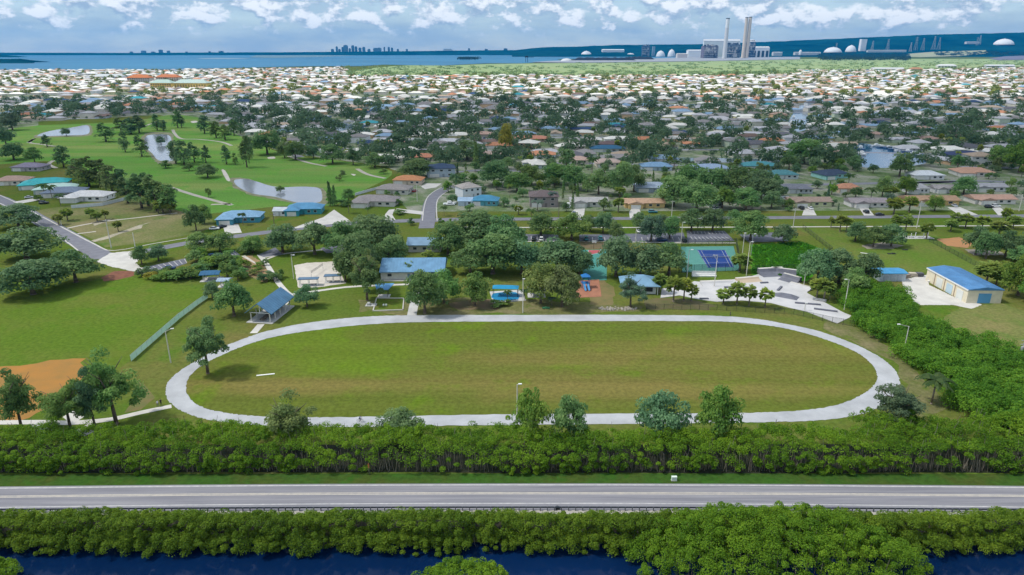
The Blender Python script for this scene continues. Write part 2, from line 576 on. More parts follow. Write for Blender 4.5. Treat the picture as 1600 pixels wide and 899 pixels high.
# roadway as a low slab with real edges
T_, B_ = hw(761.5, 756.6, 760.6), hw(800.5, 796.4, 800.5)
vs, fs = ribbon_pts(T_, B_, 0.06)
mb = MB()
mb.add(vs, fs)
v2 = [(p.x, p.y - (0.25 if e else -0.25), 0.0) for p, e in [(q, 0) for q in T_] + [(q, 1) for q in B_]]
n = len(T_)
mb.add([(p.x, p.y, 0.06) for p in T_] + v2[:n], [(i, i + 1, n + i + 1, n + i) for i in range(n - 1)])
mb.add([(p.x, p.y, 0.06) for p in B_] + v2[n:], [(i + 1, i, n + i, n + i + 1) for i in range(n - 1)])
tag(mb.build('highway', hwy), kind='structure')
band('road_line', (762.6, 757.5, 761.6), (764.3, 759.0, 763.3), 0.066, paint)
band('road_line', (775.3, 769.6, 774.0), (776.5, 770.8, 775.2), 0.066, ypaint)
band('road_line', (777.2, 771.6, 775.9), (778.4, 772.9, 777.1), 0.066, ypaint)
band('road_line', (793.0, 786.6, 792.6), (794.2, 787.8, 793.8), 0.066, paint)

# oval running track
TO = [(640, 493), (560, 496), (480, 505), (420, 517), (380, 530), (340, 546), (300, 568), (271, 588), (259, 606), (263, 626), (285, 643), (320, 655), (375, 663), (450, 667), (560, 667.5), (700, 665.5), (900, 663.5), (1100, 661), (1200, 660), (1280, 657), (1340, 649), (1382, 632), (1401, 613), (1406, 597), (1396, 576), (1371, 556), (1330, 536), (1280, 518), (1230, 507), (1180, 498.5), (1120, 494), (1000, 492.5), (800, 492.5)]
TI = [(645, 504), (562, 508.5), (490, 516.5), (432, 526), (392, 537), (356, 551), (325, 566), (300, 584), (291, 601), (293, 617), (307, 632), (338, 643), (392, 650), (460, 652.5), (560, 652), (700, 649), (900, 647), (1100, 646), (1190, 645), (1262, 641), (1315, 631), (1350, 615), (1367, 600), (1371, 588), (1364, 572), (1345, 555), (1312, 539), (1270, 524.5), (1222, 512.5), (1174, 506), (1118, 502.5), (1000, 502), (800, 502.5)]
A = smooth_loop([at(*p) for p in TO], 4)
B = smooth_loop([at(*p) for p in TI], 4)
def frayed(pts, a=0.16):
    q = []
    for i, p in enumerate(pts):
        b = pts[(i + 1) % len(pts)]
        for k in range(4):
            q.append(p.lerp(b, k / 4) + Vector((random.uniform(-a, a), random.uniform(-a, a), 0)))
    return q
A, B = frayed(A), frayed(B)
vs, fs = ribbon_pts(A + A[:1], B + B[:1], 0.05)
mb = MB()
mb.add(vs, fs)
tag(mb.build('running_track', trackm), kind='structure')
sheet('track_infield', [(p.x, p.y) for p in smooth_loop([at(*p) for p in TI], 2)], 0.03, g_field, ground=False)
# worn grass edges of the track
dry = grass('worn_grass', (0.125, 0.13, 0.05), (0.19, 0.165, 0.09), (0.09, 0.125, 0.025), big=0.12)
sheet('worn_ground', [(1300, 500), (1345, 512), (1392, 545), (1430, 580), (1470, 610), (1490, 640), (1440, 655), (1400, 640), (1412, 600), (1400, 572), (1370, 550), (1330, 530), (1285, 513)], 0.02, dry, rag=1.4)
sheet('worn_ground', [(560, 468), (700, 465), (850, 470), (1000, 480), (1000, 489), (850, 491), (640, 491), (560, 486)], 0.012, dry, rag=1.6)

# ball field, clay infield and walkways on the one side
sheet('ball_field', [(-260, 500), (0, 440), (90, 447), (215, 428), (322, 455), (322, 466), (196, 568), (130, 640), (0, 655), (-300, 670)], 0.01, g_soccer, rag=0.8)
sheet('clay_infield', [(-330, 640), (-60, 582), (30, 571), (105, 560), (132, 566), (128, 590), (100, 620), (40, 655), (-40, 668), (-330, 690)], 0.03, clay, k=3, rag=1.0)
pstrip('walkway', [(-60, 661), (60, 660), (110, 661), (170, 656), (220, 645), (268, 635)], 1.9, 0.04, conc_pale, k=3)
pstrip('walkway', [(58, 661), (72, 676)], 2.3, 0.044, conc, k=0)
sheet('walkway', [(98, 652), (118, 640), (134, 650), (112, 664)], 0.045, conc_pale)
sheet('walkway', [(112, 676), (140, 662), (162, 668), (132, 682)], 0.047, conc_pale)
sheet('bare_earth', [(215, 588), (240, 596), (244, 622), (222, 641), (205, 640), (212, 615)], 0.02, mat('bare_earth', (0.16, 0.12, 0.045), (0.10, 0.12, 0.03), 0.25), rag=1.8)
# paths of the park
pstrip('walkway', [(405, 398), (416, 412), (432, 438), (447, 456), (456, 462)], 2.0, 0.04, conc_pale, k=3)
pstrip('walkway', [(454, 461), (475, 458), (540, 449), (600, 446), (648, 444), (700, 440)], 1.8, 0.044, conc_pale, k=3)
pstrip('walkway', [(455, 460), (448, 470), (440, 480)], 2.4, 0.048, conc_pale, k=0)
pstrip('walkway', [(410, 403), (450, 396), (520, 389)], 1.4, 0.044, conc_pale, k=0)
pstrip('walkway', [(643, 496), (646, 480), (650, 465), (655, 450)], 3.0, 0.04, conc, k=2)
pstrip('walkway', [(396, 521), (408, 507)], 2.2, 0.04, conc_pale, k=0)
pstrip('walkway', [(380, 400), (400, 412), (440, 396)], 1.6, 0.036, sand, k=0)
pstrip('walkway', [(815, 377.5), (876, 377.5)], 1.3, 0.05, conc_pale, k=0)
pstrip('walkway', [(905, 377), (952, 377.5), (1010, 379), (1070, 380), (1150, 380)], 1.2, 0.05, conc_pale, k=0)
sheet('garden_soil', [(375, 405), (392, 398), (410, 412), (425, 432), (415, 442), (385, 430)], 0.03, mat('garden_soil', (0.34, 0.20, 0.11), (0.16, 0.15, 0.06), 0.35), rag=0.5)
sheet('mulch', [(160, 433), (180, 424), (208, 424), (210, 431), (185, 437), (162, 440)], 0.03, mat('mulch', (0.22, 0.09, 0.05), (0.13, 0.05, 0.03), 0.5), rag=0.5)
sheet('brown_dirt', [(905, 378), (948, 379), (955, 389), (906, 389)], 0.02, dirt, rag=0.4)
sheet('brown_dirt', [(700, 474), (745, 467), (790, 470), (780, 484), (720, 486)], 0.02, dirt, rag=0.8)
sheet('brown_dirt', [(920, 430), (945, 432), (960, 455), (955, 478), (922, 478)], 0.02, mat('dry_mulch', (0.19, 0.14, 0.06), (0.12, 0.12, 0.04), 0.3), rag=1.2)
sheet('brown_dirt', [(1010, 467), (1065, 465), (1120, 478), (1105, 484), (1012, 484)], 0.02, mat('dry_bank', (0.14, 0.11, 0.055), (0.09, 0.10, 0.03), 0.3), rag=0.9)

# roads and parking
pstrip('street', [(-80, 286), (0, 311), (60, 343), (120, 377), (165, 403)], 8.5, 0.05, asph, k=2)
pstrip('street', [(130, 398), (175, 402), (225, 393), (300, 379), (380, 368), (460, 358), (540, 350), (640, 345), (720, 343)], 6.8, 0.055, asph, k=3)
pstrip('street', [(640, 346), (760, 343), (1000, 341.5), (1200, 340.5), (1400, 339), (1700, 337)], 6.2, 0.05, asph, k=2)
pstrip('street', [(666, 357), (669, 340), (671, 322), (678, 308), (692, 297), (712, 291)], 7.4, 0.06, asph, k=3)
for sgn in (-1, 1):
    pass
pstrip('kerb', [(-80, 281), (0, 305.5), (60, 336), (100, 357), (150, 383), (178, 392), (240, 381), (300, 371)], 0.7, 0.07, conc_pale, k=3)
pstrip('kerb', [(-80, 292), (0, 318), (60, 350), (100, 375), (122, 392)], 0.6, 0.07, conc_pale, k=3)
pstrip('kerb', [(660, 345), (663, 322), (670, 306), (688, 294), (704, 289)], 0.5, 0.075, conc_pale, k=3)
pstrip('kerb', [(683, 345), (682, 322), (686, 309), (702, 298), (720, 293)], 0.5, 0.075, conc_pale, k=3)
sheet('street', [(150, 409), (172, 396), (210, 392), (222, 400), (212, 412), (230, 424), (205, 424), (170, 416)], 0.058, conc_pale, rag=0.3)
pstrip('sidewalk', [(700, 355), (900, 356), (1200, 355), (1400, 354), (1700, 352)], 1.5, 0.04, conc_pale, k=2)
pstrip('sidewalk', [(105, 357), (150, 348), (210, 341), (277, 333)], 1.6, 0.045, sand, k=2)
pstrip('sidewalk', [(118, 366), (150, 362)], 1.4, 0.045, sand, k=0)
drysand = grass('sandy_turf', (0.36, 0.32, 0.24), (0.40, 0.37, 0.30), (0.17, 0.18, 0.08), big=0.12)
sheet('sandy_patch', [(140, 378), (180, 365), (215, 352), (238, 346), (230, 352), (190, 366), (150, 380)], 0.045, drysand, rag=2.6)
sheet('sandy_patch', [(150, 347), (180, 341), (172, 346), (150, 352)], 0.045, drysand, rag=2.0)
LOTS = [[(212, 421), (290, 404), (292, 412), (240, 428), (216, 429)], [(320, 402), (365, 391), (376, 399), (330, 408)],
        [(402, 399), (430, 387), (443, 398), (412, 402)], [(815, 366), (872, 367), (874, 377), (814, 376)],
        [(905, 367), (1068, 364), (1072, 379), (905, 377)], [(1073, 361), (1132, 361), (1148, 377), (1074, 379)],
        [(1155, 367), (1230, 362), (1232, 377), (1170, 379)], [(500, 388), (545, 382), (560, 392), (510, 396)]]
for q in LOTS:
    sheet('parking_lot', q, 0.05, lot)
mb = MB()
def painted(px0, px1, w=0.16, z=0.058):
    a, b = at(*px0), at(*px1)
    d = (b - a).normalized() * w / 2
    nn = Vector((d.y, -d.x, 0))
    mb.add([(p.x, p.y, z) for p in (a + nn, b + nn, b - nn, a - nn)], [(0, 1, 2, 3)])
for t in np.linspace(0, 1, 9):
    painted((222 + 66 * t, 420 - 15 * t), (236 + 56 * t, 427 - 16 * t), 0.3)
for t in np.linspace(0.1, 0.9, 7):
    painted((326 + 40 * t, 401 - 9 * t), (336 + 38 * t, 406 - 8 * t), 0.3)
for t in np.linspace(0.05, 0.95, 10):
    painted((1076 + 60 * t, 370.2), (1080 + 66 * t, 375.5), 0.3)
    painted((1076 + 55 * t, 362), (1077 + 57 * t, 366), 0.3)
for t in np.linspace(0.05, 0.95, 16):
    painted((908 + 160 * t, 371), (908 + 162 * t, 376), 0.3)
for t in np.linspace(0.05, 0.95, 6):
    painted((818 + 52 * t, 369), (818 + 53 * t, 374.5), 0.3)
tag(mb.build('parking_lines', paint), kind='structure')

# dog run, weedy plot and works yard on the other side
sheet('dog_run', [(1245, 357), (1440, 356), (1470, 372), (1530, 410), (1560, 432), (1420, 424), (1380, 424), (1330, 405)], 0.02, g_dog, rag=0.5)
sheet('weed_plot', [(1172, 383), (1255, 378), (1300, 396), (1262, 440), (1175, 430)], 0.03, g_weed, rag=0.5)
sheet('ball_clay', [(1462, 374), (1500, 371), (1522, 380), (1512, 388), (1480, 384)], 0.03, mat('ball_clay', (0.40, 0.19, 0.07), (0.32, 0.17, 0.08), 0.3), rag=0.5)
sheet('dirt_ring', [(1345, 384), (1380, 379), (1412, 384), (1395, 389), (1355, 389)], 0.03, mat('grey_dirt', (0.28, 0.25, 0.21), (0.2, 0.18, 0.15), 0.4), rag=0.4)
sheet('dirt_ring', [(1508, 390), (1560, 391), (1570, 399), (1520, 399)], 0.03, mat('grey_dirt', (0, 0, 0)), rag=0.4)
sheet('works_yard', [(1408, 437), (1448, 430), (1452, 446), (1505, 471), (1535, 476), (1518, 483), (1490, 477), (1432, 477), (1415, 458)], 0.05, conc_pale, rag=0.15)
sheet('side_lawn', [(1500, 480), (1565, 474), (1640, 500), (1700, 600), (1590, 600), (1540, 540), (1470, 500)], 0.02, grass('side_lawn_grass', (0.13, 0.155, 0.045), (0.19, 0.17, 0.07), (0.09, 0.15, 0.03), big=0.05), rag=0.4)

# golf cart paths and bunkers
cart = mat('cart_path', (0.42, 0.39, 0.33), (0.34, 0.31, 0.26), 0.2)
for p in ([(266, 293), (300, 304), (336, 314), (362, 321)], [(270, 203), (273, 209), (283, 217), (310, 218), (345, 222), (362, 228)],
          [(44, 223), (54, 217), (46, 223), (66, 226), (86, 229)], [(84, 251), (76, 257), (88, 263)], [(330, 320), (362, 319)],
          [(450, 244), (480, 254), (510, 260)], [(558, 264), (575, 273), (602, 279)], [(225, 198), (245, 190)]):
    pstrip('cart_path', p, 3.0, 0.075, cart, k=4)
sheet('bunker', [(298, 190), (306, 189), (309, 191), (301, 192.5)], 0.07, sand, k=2)
sheet('bunker', [(346, 266), (352, 267), (360, 282), (354, 282)], 0.07, sand, k=2)
sheet('bunker', [(418, 246), (428, 245), (430, 248), (420, 248.5)], 0.07, sand, k=2)
sheet('bunker', [(548, 272), (556, 273), (553, 275)], 0.07, sand, k=2)

# side streets seen between the houses
for p, w in (([(1337, 150), (1352, 165), (1358, 185), (1357, 200)], 7), ([(1500, 155), (1530, 172), (1570, 195), (1600, 205)], 7),
             ([(1430, 287), (1520, 283), (1640, 287)], 6.5), ([(425, 225), (445, 236), (470, 246)], 7), ([(395, 206), (430, 228), (460, 240)], 7),
             ([(1228, 290), (1400, 286), (1500, 285)], 6.5), ([(690, 271), (760, 266), (820, 268)], 6)):
    pstrip('street', p, w, 0.07, asph, k=4)

# low wooded land along the horizon
def hills(name, prof, d0, d1, m, seed, kind='structure', rough=6.0):
    """prof: (column, row of the skyline) pairs; the land rises from d0 to d1 metres away"""
    rr = np.random.default_rng(seed)
    px = np.linspace(prof[0][0], prof[-1][0], 160)
    top = np.interp(px, [p[0] for p in prof], [p[1] for p in prof])
    rows = 9
    vs = []
    for j in range(rows + 1):
        t = j / rows
        d = d0 + (d1 - d0) * t
        for x, ty in zip(px, top):
            u = (x - 800) / FL
            v = (449.5 - ty) / FL
            zt = H + d1 * (-sp + v * cp) / (cp + v * sp)
            z = zt * (t ** 1.15) + (rr.normal() * rough * t if j < rows else rr.normal() * rough * 0.35)
            vs.append((u * (d * cp + (H - z) * sp), d, max(z, 0.2) if j else -2))
    n = len(px)
    fs = [(j * n + i, j * n + i + 1, (j + 1) * n + i + 1, (j + 1) * n + i) for j in range(rows) for i in range(n - 1)]
    k0 = rows * n
    bk = len(vs)
    vs += [(vs[k0 + i][0], d1 + 250, -2) for i in range(n)]
    fs += [(k0 + i, k0 + i + 1, bk + i + 1, bk + i) for i in range(n - 1)]
    mb = MB()
    mb.add(vs, fs)
    return tag(mb.build(name, m), kind=kind)
HILL = [(800, 79), (850, 74), (900, 73), (960, 70.5), (1020, 70), (1100, 69), (1200, 65.5), (1300, 61), (1380, 57.5), (1450, 54.5), (1600, 51), (1900, 46), (2500, 40)]
HILL_D = (9300, 12100)
def hill_z(px, d):
    """height of the wooded hills d metres away under column px"""
    ty = float(np.interp(px, [p[0] for p in HILL], [p[1] for p in HILL]))
    v = (449.5 - ty) / FL
    zt = H + HILL_D[1] * (-sp + v * cp) / (cp + v * sp)
    t = min(1.0, max(0.0, (d - HILL_D[0]) / (HILL_D[1] - HILL_D[0])))
    return zt * t ** 1.15
def far(px, py):
    """surveyed point on the plain or on the hills, and pixels per metre there"""
    d = None
    if px > 1000 and py < 79.1 + 80 / HILL_D[0] * 1190:
        for k in range(300):
            d = HILL_D[0] + (HILL_D[1] - HILL_D[0]) * k / 300
            z = hill_z(px, d)
            if proj((0, d, z))[1] <= py: break
        p = Vector(((px - 800) / FL * (d * cp + (H - z) * sp), d, z - 1.0))
    else:
        p = at(px, py)
    return p, FL / (p.y * cp + (H - p.z) * sp)
wood = mat('far_woods', (0.010, 0.062, 0.070), (0.002, 0.020, 0.034), 0.0022, detail=9, spec=0.0)  # the blue of the air haze is put into the woods' colour
hills('far_shore', [(-900, 82), (0, 82.5), (200, 83), (300, 82.4), (420, 82), (560, 81), (700, 79.5), (840, 78.2), (980, 77.5), (1150, 77)], 12300, 12900, wood, 3, rough=3)
hills('wooded_hills', HILL, 9300, 12100, wood, 5, rough=5)
hills('wooded_island', [(-260, 90), (-60, 91.2), (0, 92.4), (30, 92), (48, 94.5), (54, 97.2)], 4600, 5000, wood, 8, rough=2)
hills('wooded_island', [(-300, 84.5), (0, 85.6), (26, 87.6), (30, 88.6)], 8600, 8900, wood, 9, rough=2)

# ------------------------------------------------------------------ foliage prototypes
def leaves(cent, rad, per, size, seed, flat=0.75, low=-0.35, inner=0.55, ctone=None):
    """leaf-sized quads spread through clumps; returns vertices, faces, tone"""
    rr = np.random.default_rng(seed)
    cent, rad = np.asarray(cent, float), np.asarray(rad, float)
    n = len(cent)
    if rad.ndim == 1: rad = np.stack([rad * rr.uniform(0.75, 1.3, n), rad * rr.uniform(0.75, 1.3, n), rad * flat * rr.uniform(0.8, 1.35, n)], 1)
    d = rr.normal(size=(n, per, 3))
    d /= np.linalg.norm(d, axis=2, keepdims=True) + 1e-9
    d[:, :, 2] = np.where(d[:, :, 2] < low, -d[:, :, 2], d[:, :, 2])
    rho = inner + (1 - inner) * rr.random((n, per, 1)) ** 0.6
    p = cent[:, None, :] + d * rho * rad[:, None, :]
    nr = d + rr.normal(size=d.shape) * 0.55
    nr[:, :, 2] += 0.5
    nr /= np.linalg.norm(nr, axis=2, keepdims=True) + 1e-9
    h = rr.normal(size=d.shape)
    t = np.cross(nr, h)
    t /= np.linalg.norm(t, axis=2, keepdims=True) + 1e-9
    b = np.cross(nr, t)
    sz = np.asarray(size, float)
    sz = sz[:, None, None] if sz.ndim else sz
    s = sz * rr.uniform(0.55, 1.25, (n, per, 1)) * 0.5
    e = rr.uniform(0.5, 0.95, (n, per, 1))
    q = np.stack([p + t * s, p + b * s * e, p - t * s, p - b * s * e], 2)
    V = q.reshape(-1, 3)
    Q = np.arange(len(V)).reshape(-1, 4)
    ct = rr.random((n, 1)) if ctone is None else np.clip(np.asarray(ctone).reshape(-1, 1) * 0.65 + rr.random((n, 1)) * 0.35, 0, 1)
    tone = np.clip(ct * 0.58 + rr.random((n, per)) * 0.42, 0, 1).ravel()
    return V, Q, tone

LEAF = leafmat('leaf')
BARK = mat('bark', (0.16, 0.125, 0.095), (0.09, 0.07, 0.055), 2.0)
BARKP = mat('palm_bark', (0.26, 0.22, 0.18), (0.17, 0.14, 0.11), 3.0)

def trunk_mesh(name, h, r, limbs, seed, spread=0.5, m=BARK, lean=0.0):
    rr = random.Random(seed)
    mb = MB()
    top = Vector((lean * h, 0, h))
    mid = Vector((lean * h * 0.4, 0, h * 0.5))
    mb.tube((0, 0, -0.15), (0, 0, 0.25), r * 1.5, r * 1.05, 8)
    mb.tube((0, 0, 0.25), mid, r * 1.05, r * 0.85, 8)
    mb.tube(mid, top, r * 0.85, r * 0.6, 8)
    for i in range(limbs):
        a = 2 * math.pi * (i + rr.random() * 0.7) / max(1, limbs)
        k = top.lerp(mid, rr.random() * 0.5)
        L1 = h * rr.uniform(0.5, 0.9)
        e = k + Vector((math.cos(a) * spread * L1 * 1.3, math.sin(a) * spread * L1 * 1.3, L1 * 0.8))
        mb.tube(k, e, r * 0.5, r * 0.25, 5)
        for _ in range(2):
            a2 = a + rr.uniform(-0.9, 0.9)
            e2 = e + Vector((math.cos(a2) * L1 * 0.5, math.sin(a2) * L1 * 0.5, L1 * rr.uniform(0.2, 0.5)))
            mb.tube(e, e2, r * 0.25, r * 0.1, 4)
    return mb.mesh(name, m, smooth=True)

def dome(n, Rw, z0, Hc, seed, rc=(0.26, 0.42), shell=(0.45, 0.85), gap=0.0, lobes=5):
    """clump centres for a broad uneven crown of radius Rw between z0 and z0 + Hc"""
    rr = random.Random(seed)
    lob = [(rr.uniform(0, 6.28), rr.uniform(0.72, 1.2)) for _ in range(lobes)]
    c, r = [], []
    for i in range(n):
        a = rr.uniform(0, 6.28)
        u = rr.uniform(-0.45, 1.0)
        w = math.sqrt(max(0, 1 - u * u))
        f = min(lob, key=lambda q: abs(math.atan2(math.sin(a - q[0]), math.cos(a - q[0]))))[1]
        k = rr.uniform(*shell) * (1 if rr.random() > gap else 0.55)
        q = rr.uniform(*rc) * Rw
        c.append((math.cos(a) * w * k * Rw * f, math.sin(a) * w * k * Rw * f, z0 + Hc * (0.36 + u * 0.52 * k / 0.85)))
        r.append((q, q, q * rr.uniform(0.55, 0.8)))
    return c, r

def crown(name, c, r, per, size, seed, **kw):
    V, Q, t = leaves(c, r, per, size, seed, **kw)
    return np_mesh(name, V, Q, LEAF, tone=t)

PROTO = {}     # kind -> list of (radius, height, crown mesh, trunk mesh)
def proto(kind, rad, h, cm, tm):
    PROTO.setdefault(kind, []).append((rad, h, cm, tm))

for s in range(4):       # broad live oaks
    c, r = dome(40, 5.0, 0.9, 7.2, 20 + s, rc=(0.25, 0.44), lobes=5 + s)
    proto('oak', 5.6, 8.0, crown('oak_crown', c, r, 120, 0.52, 30 + s), trunk_mesh('oak_trunk', 2.6, 0.36, 5, s))
for s in range(3):       # same, lighter mesh for far ones
    c, r = dome(17, 5.0, 0.6, 7.4, 40 + s, rc=(0.34, 0.52))
    proto('oakfar', 5.6, 8.0, crown('oak_crown', c, r, 44, 1.15, 50 + s), trunk_mesh('oak_trunk', 2.4, 0.4, 3, s))
for s in range(3):       # thin open crowns with gaps
    c, r = dome(46, 5.0, 1.2, 9.8, 60 + s, rc=(0.19, 0.36), shell=(0.2, 0.9), gap=0.25, lobes=7)
    proto('airy', 5.4, 11.0, crown('tree_crown', c, r, 210, 0.42, 70 + s, inner=0.3), trunk_mesh('tree_trunk', 4.6, 0.34, 6, s + 4, 0.36, lean=0.04))
for s in range(3):       # tall dense pines
    rr = random.Random(80 + s)
    c, r = [], []
    for i in range(30):
        t = rr.random()
        k = (0.55 + 0.9 * math.sin(math.pi * min(1, 0.25 + t * 0.75))) * rr.uniform(0.4, 1.0)
        a = rr.uniform(0, 6.28)
        q = rr.uniform(1.1, 1.9) * (1.1 - 0.55 * t)
        c.append((math.cos(a) * k * 1.9, math.sin(a) * k * 1.9, 2.0 + t * 11.5))
        r.append((q, q, q * 1.25))
    proto('pine', 3.6, 15.0, crown('pine_crown', c, r, 58, 0.75, 90 + s), trunk_mesh('pine_trunk', 6.0, 0.34, 3, s, 0.2))
for s in range(2):       # small round shrubs and clipped trees
    c, r = dome(16, 1.6, 0.25, 2.6, 100 + s, rc=(0.34, 0.5))
    proto('bush', 1.8, 3.0, crown('bush_crown', c, r, 60, 0.34, 110 + s), trunk_mesh('bush_trunk', 0.7, 0.12, 3, s))
for s in range(2):       # narrow cypress
    rr = random.Random(120 + s)
    c = [(rr.uniform(-0.3, 0.3), rr.uniform(-0.3, 0.3), 0.8 + 9 * i / 17) for i in range(18)]
    r = [(1.25 * (1 - 0.8 * (i / 17) ** 1.5), 1.25 * (1 - 0.8 * (i / 17) ** 1.5), 1.0) for i in range(18)]
    proto('cypress', 1.4, 10.5, crown('cypress_crown', c, r, 70, 0.45, 130 + s), trunk_mesh('cypress_trunk', 1.2, 0.16, 0, s))

def palm_crown(name, kind, seed):
    rr = random.Random(seed)
    V, T = [], []
    if kind == 'fan':        # cabbage palm: a ball of drooping fans, older ones browner below
        n, h = 84, 4.5
        for i in range(n):
            u = rr.uniform(-0.75, 1.0)
            a = rr.uniform(0, 6.28)
            w = math.sqrt(1 - u * u)
            d = Vector((math.cos(a) * w, math.sin(a) * w, u))
            c = Vector((0, 0, h)) + d * rr.uniform(0.7, 1.5)
            side = d.cross(Vector((0, 0, 1))).normalized()
            for k in range(-3, 4):
                e = (d + side * k * 0.28 + Vector((0, 0, -0.25 - 0.12 * abs(k)))).normalized()
                tip = c + e * rr.uniform(0.7, 1.1)
                s2 = e.cross(d).normalized() * 0.19 if e.cross(d).length > 0.05 else side * 0.19
                V += [c - s2 * 0.4, c + s2 * 0.4, tip + s2, tip - s2]
                T.append(min(1, max(0, 0.5 + u * 0.32 + rr.uniform(-0.2, 0.2))))
    else:                    # feather palm: long arching fronds with hanging leaflets
        n, h = 17, 6.0
        for i in range(n):
            a = 6.28 * i / n + rr.uniform(-0.2, 0.2)
            up = rr.uniform(0.1, 1.1)
            d = Vector((math.cos(a), math.sin(a), 0))
            side = Vector((-d.y, d.x, 0))
            L = rr.uniform(2.6, 3.4)
            prev = Vector((0, 0, h))
            for k in range(7):
                t = (k + 1) / 7
                p = Vector((0, 0, h)) + d * L * t + Vector((0, 0, L * (up * t - (0.55 + up * 0.55) * t * t)))
                wdt = 0.55 * math.sin(math.pi * (0.15 + 0.8 * t)) + 0.08
                for s in (-1, 1):
                    o = side * s * wdt - Vector((0, 0, wdt * 0.7))
                    V += [prev, p, p + o, prev + o]
                    T.append(min(1, max(0, 0.5 + rr.uniform(-0.35, 0.35))))
                prev = p
    V = np.array([tuple(v) for v in V])
    return np_mesh(name, V, np.arange(len(V)).reshape(-1, 4), LEAF, tone=T)
def palm_trunk(name, h, r):
    mb = MB()
    mb.tube((0, 0, -0.1), (0, 0, 0.4), r * 1.3, r, 8).tube((0, 0, 0.4), (0, 0, h * 0.8), r, r * 0.85, 8).tube((0, 0, h * 0.8), (0, 0, h), r * 0.95, r * 1.2, 8)
    return mb.mesh(name, BARKP, smooth=True)
for s in range(3):
    proto('fan', 2.1, 7.0, palm_crown('palm_crown', 'fan', 140 + s), palm_trunk('palm_trunk', 4.5, 0.2))
    proto('feather', 3.2, 8.0, palm_crown('palm_crown', 'feather', 150 + s), palm_trunk('palm_trunk', 6.0, 0.16))

NOUN = {'oak': ('oak_tree', 'tree'), 'oakfar': ('oak_tree', 'tree'), 'airy': ('open_crowned_tree', 'tree'), 'pine': ('pine_tree', 'tree'),
        'bush': ('round_shrub', 'shrub'), 'cypress': ('cypress_tree', 'tree'), 'fan': ('cabbage_palm', 'palm tree'), 'feather': ('feather_palm', 'palm tree')}
PART = {'oak': 'oak', 'fan': 'palm', 'feather': 'palm'}
PENDING = []     # things that still need a label that singles them out
NAMED = {}       # kind -> how many

def plant(kind, pos, width, height=None, tint=(0.05, 0.09, 0.028), label=None, look=None, group=None):
    """a tree of its own: root > trunk, crown"""
    src = random.choice(PROTO[kind])
    name, cat = NOUN[kind]
    sx = width / (2 * src[0])
    sz = (height / src[1]) if height else sx * random.uniform(0.9, 1.1)
    k = random.uniform(0.78, 1.22)
    tint = (tint[0] * k * random.uniform(0.85, 1.1), tint[1] * k, tint[2] * k * random.uniform(0.8, 1.2))
    t = empty(name, (pos[0], pos[1], pos[2] if len(pos) > 2 else 0), random.uniform(0, 6.28), cat=cat, group=group, s=(sx, sx, sz))
    link('trunk', src[3], t)
    link('crown', src[2], t, tint)
    if label: t['label'] = label
    else: PENDING.append((t, look or 'green', t.location.copy()))
    return t

DARK, MID, OLIVE, LIGHT, YEL, BLUEG = (0.138, 0.235, 0.098), (0.155, 0.27, 0.085), (0.17, 0.24, 0.08), (0.155, 0.275, 0.05), (0.28, 0.27, 0.04), (0.13, 0.205, 0.118)
LOOK = {DARK: 'dark green', MID: 'mid green', OLIVE: 'olive', LIGHT: 'light green', YEL: 'yellow-green', BLUEG: 'blue-green'}
PALMC = (0.19, 0.27, 0.055)

OCC = []         # (x, y, r) footprints already taken
def ptree(kind, px, py, wpx, hpx=None, tint=DARK, label=None):
    """tree whose foot stands at a surveyed point, crown wpx wide and hpx tall as seen"""
    p = at(px, py)
    s = ppm(py)
    if kind == 'oak': wpx *= 1.14
    if kind == 'fan': wpx *= 1.2
    hh = None
    if hpx:
        d = p.y
        ang = math.atan2(H, d)
        hh = hpx / s / max(0.6, math.cos(ang))
    OCC.append((p.x, p.y, wpx / s / 2))
    return plant(kind, p, wpx / s, hh, tint, label, LOOK.get(tint, 'green'))

